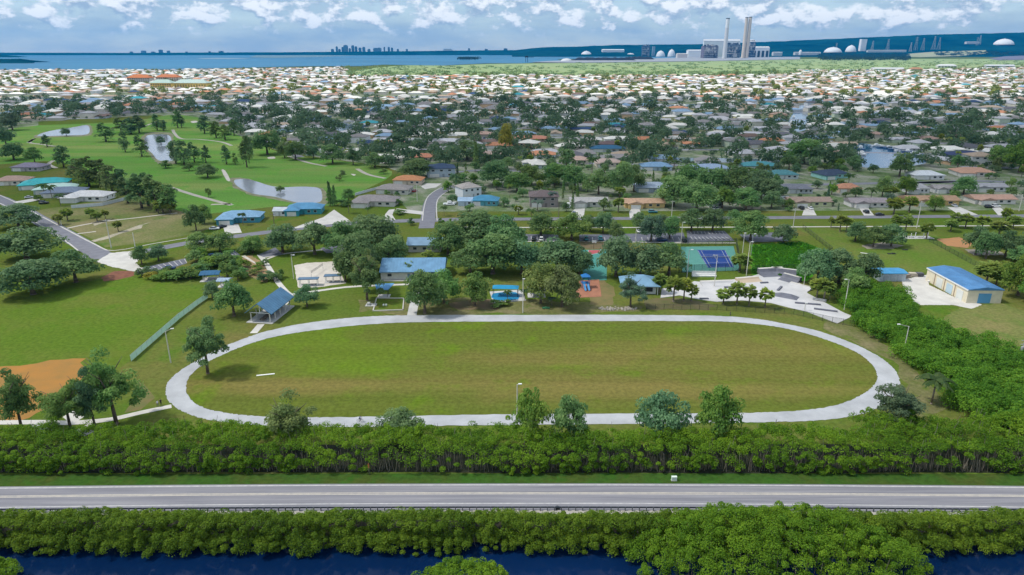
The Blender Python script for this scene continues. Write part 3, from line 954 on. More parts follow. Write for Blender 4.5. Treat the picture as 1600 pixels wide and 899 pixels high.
for t in [  # park and street oaks
    ('oak', 30, 356, 68, 36, DARK), ('oak', 42, 404, 96, 48, DARK), ('oak', 52, 460, 104, 56, DARK), ('oak', 119, 441, 84, 50, DARK),
    ('oak', 222, 414, 30, 30, DARK), ('oak', 248, 408, 34, 26, DARK), ('oak', 316, 397, 44, 34, MID), ('oak', 344, 394, 46, 32, MID),
    ('oak', 395, 396, 36, 28, MID), ('oak', 307, 361, 31, 42, DARK), ('oak', 320, 350, 26, 30, MID), ('oak', 332, 466, 30, 28, DARK),
    ('oak', 366, 494, 64, 54, DARK), ('oak', 480, 480, 36, 36, DARK), ('airy', 325, 584, 74, 92, DARK),
    ('oak', 442, 395, 62, 44, DARK), ('oak', 492, 398, 66, 50, DARK), ('oak', 540, 402, 72, 58, DARK), ('oak', 588, 396, 84, 62, DARK),
    ('oak', 560, 430, 84, 70, DARK), ('oak', 610, 418, 60, 52, DARK), ('oak', 540, 440, 40, 50, DARK), ('oak', 574, 380, 60, 44, DARK), ('oak', 700, 398, 56, 50, DARK),
    ('oak', 742, 392, 90, 60, DARK), ('oak', 790, 398, 76, 62, DARK), ('oak', 770, 428, 92, 66, DARK), ('oak', 735, 428, 60, 46, MID),
    ('oak', 815, 428, 62, 56, DARK), ('oak', 664, 490, 64, 70, MID), ('oak', 694, 474, 56, 54, MID), ('oak', 742, 478, 56, 52, MID),
    ('airy', 574, 470, 62, 80, OLIVE), ('airy', 574, 455, 50, 70, OLIVE), ('oak', 845, 474, 58, 62, OLIVE), ('oak', 878, 479, 62, 66, OLIVE),
    ('oak', 870, 428, 88, 54, DARK), ('oak', 905, 430, 60, 46, DARK), ('oak', 962, 432, 68, 66, DARK), ('oak', 1000, 433, 70, 54, DARK), ('oak', 1045, 430, 66, 50, DARK),
    ('oak', 845, 368, 52, 38, DARK), ('oak', 893, 376, 60, 44, MID), ('oak', 942, 365, 34, 34, DARK), ('oak', 963, 377, 28, 32, OLIVE),
    ('oak', 1017, 378, 44, 42, BLUEG), ('oak', 1046, 373, 34, 36, MID), ('oak', 1003, 360, 38, 28, DARK), ('oak', 1080, 362, 46, 36, DARK), ('oak', 1113, 362, 44, 36, DARK),
    ('oak', 1172, 376, 54, 46, MID), ('oak', 922, 362, 30, 26, DARK), ('oak', 1030, 356, 26, 22, DARK), ('oak', 1150, 352, 32, 24, MID),
    ('oak', 1224, 380, 40, 30, DARK), ('oak', 1336, 377, 36, 32, DARK), ('oak', 1364, 386, 40, 34, DARK), ('oak', 1392, 385, 44, 34, DARK),
    ('oak', 1524, 398, 44, 46, DARK), ('oak', 1540, 404, 40, 44, DARK), ('oak', 1570, 402, 44, 42, DARK), ('oak', 1600, 400, 50, 40, DARK), ('oak', 1592, 408, 40, 24, MID),
    ('oak', 1276, 446, 66, 58, DARK), ('oak', 1310, 442, 60, 52, DARK), ('oak', 1345, 446, 60, 52, DARK), ('oak', 1335, 460, 44, 42, MID),
    ('oak', 1590, 462, 60, 64, LIGHT), ('oak', 1625, 480, 70, 72, LIGHT), ('oak', 1610, 440, 50, 40, LIGHT), ('airy', 985, 480, 50, 54, BLUEG),
    ('airy', 35, 674, 74, 96, MID), ('airy', 112, 678, 82, 88, MID), ('airy', 182, 662, 96, 112, MID), ('airy', 150, 672, 60, 96, DARK),
    ('airy', 455, 700, 96, 84, OLIVE), ('oak', 828, 690, 60, 80, LIGHT), ('oak', 888, 692, 60, 74, MID), ('oak', 1030, 688, 78, 76, DARK), ('oak', 1120, 690, 72, 84, LIGHT),
    ('oak', 628, 686, 70, 46, DARK), ('airy', 1396, 674, 82, 80, BLUEG),
    # beyond the street
    ('oak', 1052, 322, 62, 50, MID), ('oak', 1088, 330, 62, 44, MID), ('oak', 1110, 306, 70, 46, MID), ('oak', 1150, 306, 72, 46, MID), ('oak', 1188, 314, 62, 48, DARK),
    ('oak', 1128, 326, 46, 34, LIGHT), ('oak', 1075, 296, 60, 40, MID), ('oak', 1165, 328, 48, 34, MID), ('oak', 1205, 326, 34, 28, DARK), ('oak', 968, 306, 48, 54, MID), ('oak', 990, 300, 34, 44, DARK),
    ('oak', 935, 304, 44, 40, MID), ('oak', 898, 296, 46, 40, MID), ('oak', 868, 288, 48, 34, MID), ('oak', 772, 290, 62, 40, DARK), ('oak', 808, 300, 44, 32, MID), ('oak', 830, 290, 44, 34, MID),
    ('oak', 1460, 330, 30, 26, LIGHT), ('oak', 1415, 305, 32, 30, LIGHT), ('oak', 1505, 304, 42, 30, MID), ('oak', 1592, 270, 52, 52, LIGHT), ('oak', 1560, 262, 40, 34, MID),
    ('oak', 1405, 276, 40, 38, DARK), ('oak', 648, 278, 60, 30, DARK), ('oak', 790, 236, 28, 44, YEL), ('oak', 730, 250, 56, 32, DARK), ('oak', 1378, 308, 28, 34, MID), ('oak', 1255, 256, 60, 40, MID),
    ('bush', 642, 352, 14, 12, DARK), ('bush', 622, 321, 14, 12, MID), ('bush', 605, 306, 12, 10, MID), ('bush', 620, 307, 10, 9, MID), ('bush', 625, 335, 24, 9, MID), ('bush', 1232, 330, 14, 8, MID),
    ('bush', 60, 314, 16, 10, MID), ('bush', 690, 352, 12, 12, LIGHT), ('bush', 703, 353, 12, 12, LIGHT), ('bush', 1020, 447, 10, 5, LIGHT),
    # the fairway trees
    ('pine', 100, 262, 28, 36, DARK), ('pine', 125, 284, 36, 38, OLIVE), ('pine', 140, 292, 40, 48, OLIVE), ('pine', 158, 292, 40, 44, OLIVE), ('pine', 176, 300, 38, 44, OLIVE), ('pine', 190, 300, 26, 38, DARK),
    ('pine', 200, 318, 32, 42, OLIVE), ('pine', 222, 326, 44, 56, DARK), ('pine', 246, 330, 46, 58, OLIVE), ('pine', 266, 332, 36, 46, MID), ('pine', 232, 322, 40, 52, DARK),
    ('pine', 74, 230, 18, 20, DARK), ('pine', 166, 222, 32, 30, DARK), ('pine', 196, 238, 18, 34, DARK), ('pine', 222, 245, 26, 34, DARK), ('pine', 205, 210, 30, 26, DARK), ('pine', 218, 208, 28, 28, DARK),
    ('pine', 190, 208, 26, 24, DARK), ('pine', 246, 204, 18, 26, DARK), ('pine', 256, 205, 14, 18, DARK), ('pine', 278, 200, 18, 30, DARK), ('pine', 284, 200, 14, 22, DARK), ('pine', 320, 209, 22, 30, DARK),
    ('pine', 338, 216, 22, 28, MID), ('pine', 352, 219, 24, 24, OLIVE), ('pine', 366, 212, 18, 26, DARK), ('pine', 376, 210, 12, 18, DARK), ('pine', 275, 256, 26, 38, DARK), ('pine', 288, 258, 30, 40, DARK),
    ('pine', 304, 254, 24, 32, DARK), ('pine', 322, 255, 17, 28, DARK), ('pine', 354, 257, 20, 30, DARK), ('pine', 368, 258, 10, 20, MID), ('pine', 386, 262, 24, 50, DARK), ('pine', 390, 250, 18, 40, DARK),
    ('oak', 104, 213, 14, 14, DARK), ('oak', 252, 226, 14, 13, DARK), ('bush', 259, 263, 22, 13, MID), ('bush', 296, 267, 20, 14, OLIVE), ('oak', 325, 278, 34, 22, OLIVE),
    ('oak', 20, 204, 34, 28, BLUEG), ('oak', 10, 228, 32, 28, DARK), ('oak', 22, 250, 44, 28, DARK), ('oak', 55, 256, 30, 26, MID),
    ('oak', 418, 242, 54, 38, DARK), ('oak', 462, 250, 36, 30, MID), ('oak', 490, 248, 24, 22, DARK), ('oak', 520, 256, 40, 30, DARK), ('oak', 552, 258, 26, 28, DARK), ('oak', 586, 262, 36, 24, DARK), ('oak', 445, 247, 26, 26, OLIVE),
    ('bush', 530, 283, 13, 11, OLIVE), ('bush', 536, 277, 12, 13, OLIVE), ('bush', 600, 272, 16, 10, OLIVE), ('bush', 326, 309, 12, 18, OLIVE),
    ('cypress', 516, 322, 11, 38, DARK), ('cypress', 523, 322, 11, 32, DARK), ('oak', 438, 300, 14, 10, MID), ('bush', 535, 322, 26, 12, MID), ('oak', 545, 315, 20, 20, MID),
]:
    ptree(*t)
for x, y, w, h in [(1030, 458, 19, 32), (1052, 472, 24, 42), (1068, 471, 22, 38), (1080, 471, 18, 28), (1130, 475, 20, 24), (1151, 476, 24, 36), (1170, 478, 20, 34), (1195, 481, 20, 32),
                   (1276, 465, 22, 32), (1287, 470, 24, 36), (1296, 470, 12, 22), (1155, 425, 24, 30), (1164, 424, 18, 26), (1312, 362, 16, 28), (1322, 362, 14, 24), (1344, 374, 16, 26), (1398, 362, 16, 28), (1414, 364, 18, 30),
                   (1447, 374, 18, 28), (1494, 356, 18, 24), (1508, 357, 18, 24), (1534, 358, 18, 22), (1582, 358, 18, 22), (1540, 446, 30, 40), (92, 352, 14, 18), (106, 345, 16, 20), (142, 341, 12, 16), (152, 346, 14, 16),
                   (165, 343, 10, 16), (185, 362, 12, 18), (640, 432, 18, 24), (669, 410, 16, 20), (1396, 336, 22, 28), (1420, 332, 20, 26), (1390, 310, 20, 20), (255, 333, 20, 22), (266, 334, 18, 18), (248, 334, 14, 16),
                   (966, 332, 16, 24), (968, 310, 16, 20), (1298, 356, 10, 18), (1485, 362, 18, 20), (1556, 446, 22, 26), (1570, 350, 14, 26), (810, 336, 12, 16), (1560, 370, 24, 26)]:
    ptree('fan', x, y, w, h, PALMC)
for x, y, w, h in [(1455, 632, 58, 52), (820, 470, 22, 22), (793, 470, 18, 18), (862, 478, 16, 16), (545, 334, 18, 24), (830, 345, 22, 22), (82, 312, 20, 26), (70, 306, 24, 22), (95, 322, 20, 22), (380, 352, 16, 22), (925, 270, 22, 28),
                   (1053, 264, 24, 16), (1360, 314, 26, 24), (1335, 316, 20, 20), (1325, 292, 22, 24), (694, 338, 14, 18), (575, 336, 12, 14), (838, 322, 18, 22), (862, 322, 22, 26), (840, 330, 26, 20)]:
    ptree('feather', x, y, w, h, (0.07, 0.13, 0.035) if x not in (862, 838, 840) else (0.13, 0.2, 0.17))

# ------------------------------------------------------------------ thickets nobody could count
def thicket(name, cents, rads, per, size, m, seed, stems=None, flat=0.8):
    cents = np.asarray(cents)
    V, Q, t = leaves(cents, rads, per, size, seed, flat=flat, low=-0.3, inner=0.6, ctone=0.5 + 0.6 * fbm(cents[:, 0], cents[:, 1], seed, 0.11))
    mi = np.zeros(len(Q), int)
    if stems is not None and len(stems):
        sv, sq = [], []
        for (x0, y0, z0, x1, y1, z1, r) in stems:
            k = len(V) + len(sv)
            for (x, y, z, rr_) in ((x0, y0, z0, r), (x1, y1, z1, r * 0.6)):
                sv += [(x + rr_, y, z), (x - rr_ * 0.5, y + rr_ * 0.87, z), (x - rr_ * 0.5, y - rr_ * 0.87, z)]
            sq += [(k + i, k + (i + 1) % 3, k + 3 + (i + 1) % 3, k + 3 + i) for i in range(3)]
        V = np.concatenate([V, np.array(sv)])
        Q = np.concatenate([Q, np.array(sq)])
        mi = np.concatenate([mi, np.ones(len(sq), int)])
        t = np.concatenate([t, np.full(len(sq), 0.5)])
    return tag(link(name, np_mesh(name, V, Q, [m, mat('mangrove_stem', (0.27, 0.24, 0.19), (0.13, 0.11, 0.09), 2.0)], tone=t, mi=mi)), kind='stuff')

def fbm(x, y, seed=0, f=0.05):
    v = 0.0
    for o, a in ((1, 1), (2.1, 0.55), (4.3, 0.3)):
        v = v + a * np.sin(x * f * o * 1.7 + seed * 1.3 + 1.9 * np.sin(y * f * o * 1.3 + seed)) * np.cos(y * f * o * 1.9 + seed * 0.7 + 1.6 * np.sin(x * f * o + seed * 2))
    return v / 1.85

mang = leafmat('mangrove_leaf', (0.13, 0.262, 0.018), 0.36, 1.7)
mang2 = leafmat('mangrove_leaf_olive', (0.135, 0.235, 0.020), 0.38, 1.6)
wild = leafmat('thicket_leaf', (0.105, 0.26, 0.024), 0.38, 1.65)

def belt(x0, x1, y0, y1, step, hfun, rmin, rmax, seed, wob=1.0, skip=None):
    rr = np.random.default_rng(seed)
    X, Y = np.meshgrid(np.arange(x0, x1, step), np.arange(y0, y1, step * 0.85))
    X = X.ravel() + rr.uniform(-0.5, 0.5, X.size) * step
    Y = Y.ravel() + rr.uniform(-0.5, 0.5, Y.size) * step
    hh = hfun(X, Y)
    k = hh > 0.5
    if skip is not None: k &= ~skip(X, Y)
    X, Y, hh = X[k], Y[k], hh[k]
    r = rr.uniform(rmin, rmax, X.size)
    Z = np.maximum(hh - r * 0.75 + rr.uniform(-0.9, 0.4, X.size), 0.35)
    return np.stack([X, Y, Z], 1), r, hh

# belt beyond the highway
def h_north(X, Y):
    f = 116.9 + 0.7 * fbm(X, Y * 0, 2, 0.12)
    b = 128.3 + 2.2 * fbm(X, Y * 0, 5, 0.06) + np.where(X < -55, 2.0, 0) + np.where(X > 75, 6.0, 0)
    h = 5.5 + 1.5 * fbm(X, Y, 3, 0.09) + 1.15 * fbm(X, Y, 9, 0.35) + 1.3 * (fbm(X, Y, 17, 0.9) > 0.62)
    e = np.clip((Y - f) / 1.6, 0, 1) * np.clip((b - Y) / 2.5, 0, 1)
    return h * (0.45 + 0.55 * e) * (e > 0)
c1, r1, h1 = belt(-165, 165, 115.6, 138, 1.55, h_north, 0.6, 1.7, 31)
rr = np.random.default_rng(32)
nf = 1700          # lower growth on the sunny front
fx = rr.uniform(-165, 165, nf)
fk = fbm(fx, fx * 0, 4, 0.07) + rr.normal(size=nf) * 0.35
fx = fx[fk > np.where(fx < -40, -0.15, 0.30)]
fr = rr.uniform(0.4, 0.95, len(fx))
fy = 116.7 + 0.7 * fbm(fx, fx * 0, 2, 0.12) + rr.uniform(-0.1, 0.9, len(fx))
fz = rr.uniform(0.3, 3.7, len(fx))
st = []
for i in range(1500):
    x = rr.uniform(-165, 165)
    y = 117.3 + rr.uniform(0, 1.8)
    st.append((x, y, 0, x + rr.normal() * 0.45, y + rr.uniform(-0.2, 0.8), rr.uniform(2.6, 4.4), rr.uniform(0.04, 0.10)))
for x, y, z in c1[rr.random(len(c1)) < 0.16]:      # bare twigs that stand out of the canopy
    st.append((x, y, z - 0.5, x + rr.normal() * 0.5, y + rr.normal() * 0.4, z + rr.uniform(1.5, 2.6), 0.06))
thicket('mangrove_belt', np.concatenate([c1, np.stack([fx, fy, fz], 1)]), np.concatenate([r1, fr]), 190, 0.29, mang, 33, stems=st)

# belt between the guard rail and the waterway
def h_south(X, Y):
    f = 94.6 + 0.8 * fbm(X, Y * 0, 12, 0.1)
    b = 102.7 + 0.4 * fbm(X, Y * 0, 15, 0.15)
    top = 80 - Y * math.tan(R(37.55)) + 0.55 + 0.8 * fbm(X, Y, 13, 0.16)
    e = np.clip((Y - f) / 1.2, 0, 1)
    return np.clip(top, 0.8, 5.2) * (0.42 + 0.58 * e) * (Y > f) * (Y < b)
c2, r2, h2 = belt(-150, 150, 93.4, 104, 1.2, h_south, 0.5, 1.3, 41)
st = []
for i in range(700):
    x = rr.uniform(-150, 150)
    y = 96.2 + rr.uniform(-0.4, 1.6)
    st.append((x, y, -0.8, x + rr.normal() * 0.4, y + rr.uniform(-0.6, 0.5), rr.uniform(1.0, 2.2), rr.uniform(0.03, 0.06)))
kk = np.concatenate([np.where(c2[:, 1] < 98.6)[0], np.where(c2[:, 1] < 100.5)[0]])
sk = c2[kk].copy()
sr = r2[kk] * rr.uniform(0.7, 1.0, len(sk))
sk[:, 2] = rr.uniform(-0.15, 2.0, len(sk))
sk[:, 1] -= rr.uniform(0.0, 1.1, len(sk))
c2, r2 = np.concatenate([c2, sk]), np.concatenate([r2, sr])
thicket('mangrove_belt', c2, r2, 180, 0.26, mang2, 43, stems=st)

# the tall stand that hides part of the road
def h_stand(X, Y):
    q = ((X - 43) / 23.5) ** 2 + ((Y - 91) / 10.5) ** 2 + 0.22 * fbm(X, Y, 22, 0.13)
    h = 9.2 * np.sqrt(np.clip(1.02 - q, 0, 1)) + 1.0 * fbm(X, Y, 23, 0.45)
    return np.where(q < 1, np.maximum(h, 1.5), 0)
c3, r3, h3 = belt(10, 80, 79, 103.2, 1.5, h_stand, 0.55, 1.55, 51)
low = c3.copy()
low[:, 2] = np.maximum(0.3, low[:, 2] * 0.55)
st = [(x, y, -1.4, x + rr.normal() * 0.5, y + rr.normal() * 0.4, max(1.0, z), 0.07) for x, y, z in c3[::3]]
thicket('mangrove_stand', np.concatenate([c3, low[::2]]), np.concatenate([r3, r3[::2]]), 220, 0.27, mang, 53, stems=st)
# smaller clumps standing in the waterway
for (x, y, rx, ry, hh, sd) in ((-8, 85.8, 7.5, 3.4, 4.4, 61), (-83.5, 87.0, 5.2, 3.4, 3.4, 62), (88, 85.5, 5, 2.5, 2.6, 63)):
    def hf(X, Y):
        q = ((X - x) / rx) ** 2 + ((Y - y) / ry) ** 2 + 0.3 * fbm(X, Y, sd, 0.3)
        return np.where(q < 1, hh * np.sqrt(np.clip(1.02 - q, 0, 1)) + 0.6, 0)
    cc, r_, _h = belt(x - rx, x + rx, y - ry, y + ry, 0.9, hf, 0.55, 0.95, sd)
    thicket('mangrove_clump', cc, r_, 130, 0.3, mang, sd, stems=[(a, b, -1.2, a + 0.2, b, max(0.5, c), 0.05) for a, b, c in cc[::3]])

# bank of scrub between the track and the works yard
TH = [(1340, 515), (1382, 543), (1424, 580), (1468, 604), (1478, 640), (1540, 668), (1640, 690), (1900, 700), (1900, 620), (1640, 585), (1560, 552), (1500, 528), (1440, 510), (1428, 488), (1410, 468), (1385, 456), (1345, 452), (1305, 462), (1322, 486), (1334, 500)]
THw = [at(*p) for p in TH]
THp = [(p.x, p.y) for p in THw]
xs_, ys_ = [p[0] for p in THp], [p[1] for p in THp]
def h_wild(X, Y):
    k = np.array([inside(a, b, THp) for a, b in zip(X, Y)])
    return np.where(k, 4.4 + 1.9 * fbm(X, Y, 71, 0.09) + 1.4 * fbm(X, Y, 72, 0.25), 0)
c4, r4, h4 = belt(min(xs_), min(160, max(xs_)), min(ys_), max(ys_), 2.1, h_wild, 1.2, 2.4, 73)
lo4 = c4.copy()
lo4[:, 2] = np.maximum(0.5, lo4[:, 2] * 0.45)
thicket('scrub_thicket', np.concatenate([c4, lo4[::2]]), np.concatenate([r4, r4[::2]]), 210, 0.42, wild, 74)
# weeds of the overgrown plot, shrubs of the garden
WP = [(p.x, p.y) for p in [at(*q) for q in [(1176, 384), (1253, 379), (1296, 397), (1262, 436), (1178, 428)]]]
def h_weed(X, Y):
    k = np.array([inside(a, b, WP) for a, b in zip(X, Y)])
    return np.where(k, 0.75 + 0.35 * fbm(X, Y, 81, 0.2), 0)
c5, r5, _ = belt(min(p[0] for p in WP), max(p[0] for p in WP), min(p[1] for p in WP), max(p[1] for p in WP), 1.4, h_weed, 0.5, 1.1, 82)
thicket('tall_weeds', c5, r5, 40, 0.4, leafmat('weed_leaf', (0.05, 0.2, 0.012), 0.6, 1.35), 83, flat=0.4)
for i, (gx, gy, w, h, tn) in enumerate([(222, 432, 14, 10, DARK), (238, 436, 18, 10, YEL), (256, 437, 22, 12, LIGHT), (276, 438, 26, 14, MID), (298, 436, 24, 14, MID), (312, 428, 22, 14, MID), (330, 418, 24, 16, LIGHT),
                                     (350, 416, 26, 16, MID), (368, 424, 22, 14, LIGHT), (386, 396, 20, 12, MID), (355, 432, 18, 18, MID), (372, 438, 18, 14, MID), (404, 420, 12, 9, LIGHT), (412, 440, 16, 11, DARK), (428, 440, 15, 12, MID), (396, 430, 12, 8, OLIVE),
                                     (745, 468, 16, 8, MID), (775, 478, 18, 8, MID), (790, 477, 14, 7, LIGHT), (306, 410, 20, 16, MID)]):
    ptree('bush', gx, gy, w * 1.55, h * 1.35, tn)
    if gy < 445 and gx < 440: ptree('bush', gx + 9, gy - 5, w * 1.3, h * 1.25, random.choice([MID, LIGHT, DARK]))

# ------------------------------------------------------------------ houses
WALL = tinted('stucco', 0.9, 0.15, 0.10, 0.8)
ROOF = tinted('shingle', 0.85, 0.2, 0.22, 0.9, stretch=(1, 1, 3))
METAL = tinted('metal_roof', 0.55, 0.25, 0.18, 0.35, stretch=(1, 1, 1))
GLASS = mat('window_glass', (0.03, 0.045, 0.06), (0.02, 0.03, 0.04), 1.0, rough=0.12, spec=0.5)
WHITE = mat('white_trim', (0.78, 0.78, 0.76), (0.68, 0.68, 0.67), 1.0, rough=0.6)
DOORM = tinted('door_paint', 0.6, 0.3, 0.08)
GREYP = mat('galvanised', (0.46, 0.47, 0.48), (0.38, 0.39, 0.40), 1.5, rough=0.45, metal=0.4)
CREAMP = mat('concrete_pole', (0.62, 0.60, 0.55), (0.54, 0.52, 0.48), 1.5)
WOODP = mat('weathered_wood', (0.22, 0.18, 0.14), (0.15, 0.12, 0.10), 2.0)
DARKM = mat('dark_metal', (0.035, 0.04, 0.045), (0.025, 0.028, 0.03), 1.0, rough=0.5)

def win_mesh(w, h):
    mb = MB()
    mb.box(0, 0, 0, w, 0.08, h, mi=1)
    mb.box(0, -0.05, 0.09, w - 0.18, 0.06, h - 0.18, mi=0)
    return mb.mesh('window', [GLASS, WHITE])
WIN, WIN2 = win_mesh(1.7, 1.25), win_mesh(1.0, 1.25)
GAR = MB().box(0, 0, 0, 4.9, 0.1, 2.2).box(0, -0.06, 0.5, 4.9, 0.04, 0.06).box(0, -0.06, 1.0, 4.9, 0.04, 0.06).box(0, -0.06, 1.5, 4.9, 0.04, 0.06).mesh('garage_door', DOORM)
DOOR = MB().box(0, 0, 0, 1.05, 0.1, 2.1).mesh('front_door', DOORM)

HV = {}      # variant -> (width, depth, wall mesh, roof mesh, metal roof mesh, openings)
def variant(k, w, d, wall, roof, ops):
    HV[k] = (w, d, wall.mesh('house_wall', WALL), roof.mesh('house_roof', ROOF), roof.mesh('house_roof', METAL), ops)
variant('hip', 17, 11, MB().box(0, 0, 0, 17, 11, 2.75), MB().hip(0, 0, 2.75, 18.2, 12.2, 2.3),
        [('g', -5.2, -5.54, 0), ('d', 0.2, -5.54, 0), ('w', 3.0, -5.53, 1.0), ('w', 6.3, -5.53, 1.0), ('s', 8.53, -2, 1.0), ('s', 8.53, 2.5, 1.0)])
variant('ell', 19, 15, MB().box(0, 2, 0, 19, 10.5, 2.75).box(-5.6, -5.25, 0, 7.4, 4.1, 2.75), MB().hip(0, 2, 2.76, 20.2, 11.7, 2.3).hip(-5.6, -3.2, 2.752, 8.6, 9.4, 1.75),
        [('g', -5.6, -7.34, 0), ('d', 0.0, -3.29, 0), ('w', 2.9, -3.28, 1.0), ('w', 6.4, -3.28, 1.0), ('s', 9.53, 0, 1.0), ('s', 9.53, 4.5, 1.0)])
variant('gab', 20, 12, MB().box(0, 1, 0, 20, 9, 2.6).box(-5, -4.74, 0, 7, 2.5, 2.6), MB().gable(0, 1, 2.61, 21.2, 10.2, 1.7).gable(-5, -3.2, 2.602, 8.0, 6.2, 1.3, 'y'),
        [('g', -5, -6.04, 0), ('d', 0.0, -3.54, 0), ('w', 2.8, -3.53, 0.95), ('w', 6.6, -3.53, 0.95), ('s', 10.03, 0, 0.95)])
variant('two', 14, 12, MB().box(0, 0, 0, 14, 12, 5.6), MB().hip(0, 0, 5.6, 15.2, 13.2, 2.4),
        [('g', -3.6, -6.04, 0), ('d', 1.0, -6.04, 0), ('w', 4.2, -6.03, 1.0), ('w', -4.2, -6.03, 3.8), ('w', 0, -6.03, 3.8), ('w', 4.2, -6.03, 3.8), ('s', 7.03, 0, 3.8), ('s', 7.03, 0, 1.0)])
variant('long', 24, 12, MB().box(0, 0, 0, 24, 11, 2.75), MB().hip(0, 0, 2.75, 25.2, 12.2, 2.2).hip(5, -3.4, 2.742, 8, 7.4, 1.4),
        [('g', -7, -5.54, 0), ('d', 0.2, -5.54, 0), ('w', 3.5, -5.53, 1.0), ('w', 7.2, -5.53, 1.0), ('w', 10.3, -5.53, 1.0), ('s', 12.03, 0, 1.0)])
variant('small', 8, 7, MB().box(0, 0, 0, 8, 7, 2.5), MB().gable(0, 0, 2.5, 8.8, 7.8, 1.5), [('d', 0, -3.54, 0), ('w', 2.4, -3.53, 1.0)])

def house(v, pos, rz, sx, roof, wall, parts=True, metal=False, door=(0.72, 0.71, 0.68), label=None, look=None, group=None, name='house', sy=None, sz=1.0):
    w, d, wm, rm, mm, ops = HV[v]
    t = empty(name, (pos[0], pos[1], 0), rz, cat='house' if name == 'house' else 'shed', s=(sx, sy or min(1.25, max(0.8, sx)), sz), group=group)
    link('wall', wm, t, wall)
    link('roof', mm if metal else rm, t, roof)
    if parts:
        for k, x, y, z in ops:
            if k == 'g': o = link('garage_door', GAR, t, door)
            elif k == 'd': o = link('front_door', DOOR, t, tuple(c * 0.6 for c in wall))
            else: o = link('window', WIN if k == 'w' else WIN2, t)
            o.location = (x, y, z)
            if k == 's': o.rotation_euler = (0, 0, R(90))
    if label: t['label'] = label
    else: PENDING.append((t, look or 'house', t.location.copy()))
    return t

HOUSES = []       # footprints
def phouse(v, px, py, wpx, roof, wall, label, rz=0, metal=False, name='house', dd=None, sz=1.0):
    """house whose front wall foot stands at a surveyed point"""
    p, s = at(px, py), ppm(py)
    w, d = HV[v][:2]
    sx = wpx / s / w / max(0.55, abs(math.cos(R(rz))))
    sy = dd or min(1.2, max(0.8, sx))
    c = p + Vector((math.sin(R(rz)) * -1, math.cos(R(rz)), 0)) * d * sy / 2
    HOUSES.append((c.x, c.y, max(w * sx, d * sy) / 2))
    return house(v, c, R(rz), sx, roof, wall, True, metal, label=label, name=name, sy=sy, sz=sz)

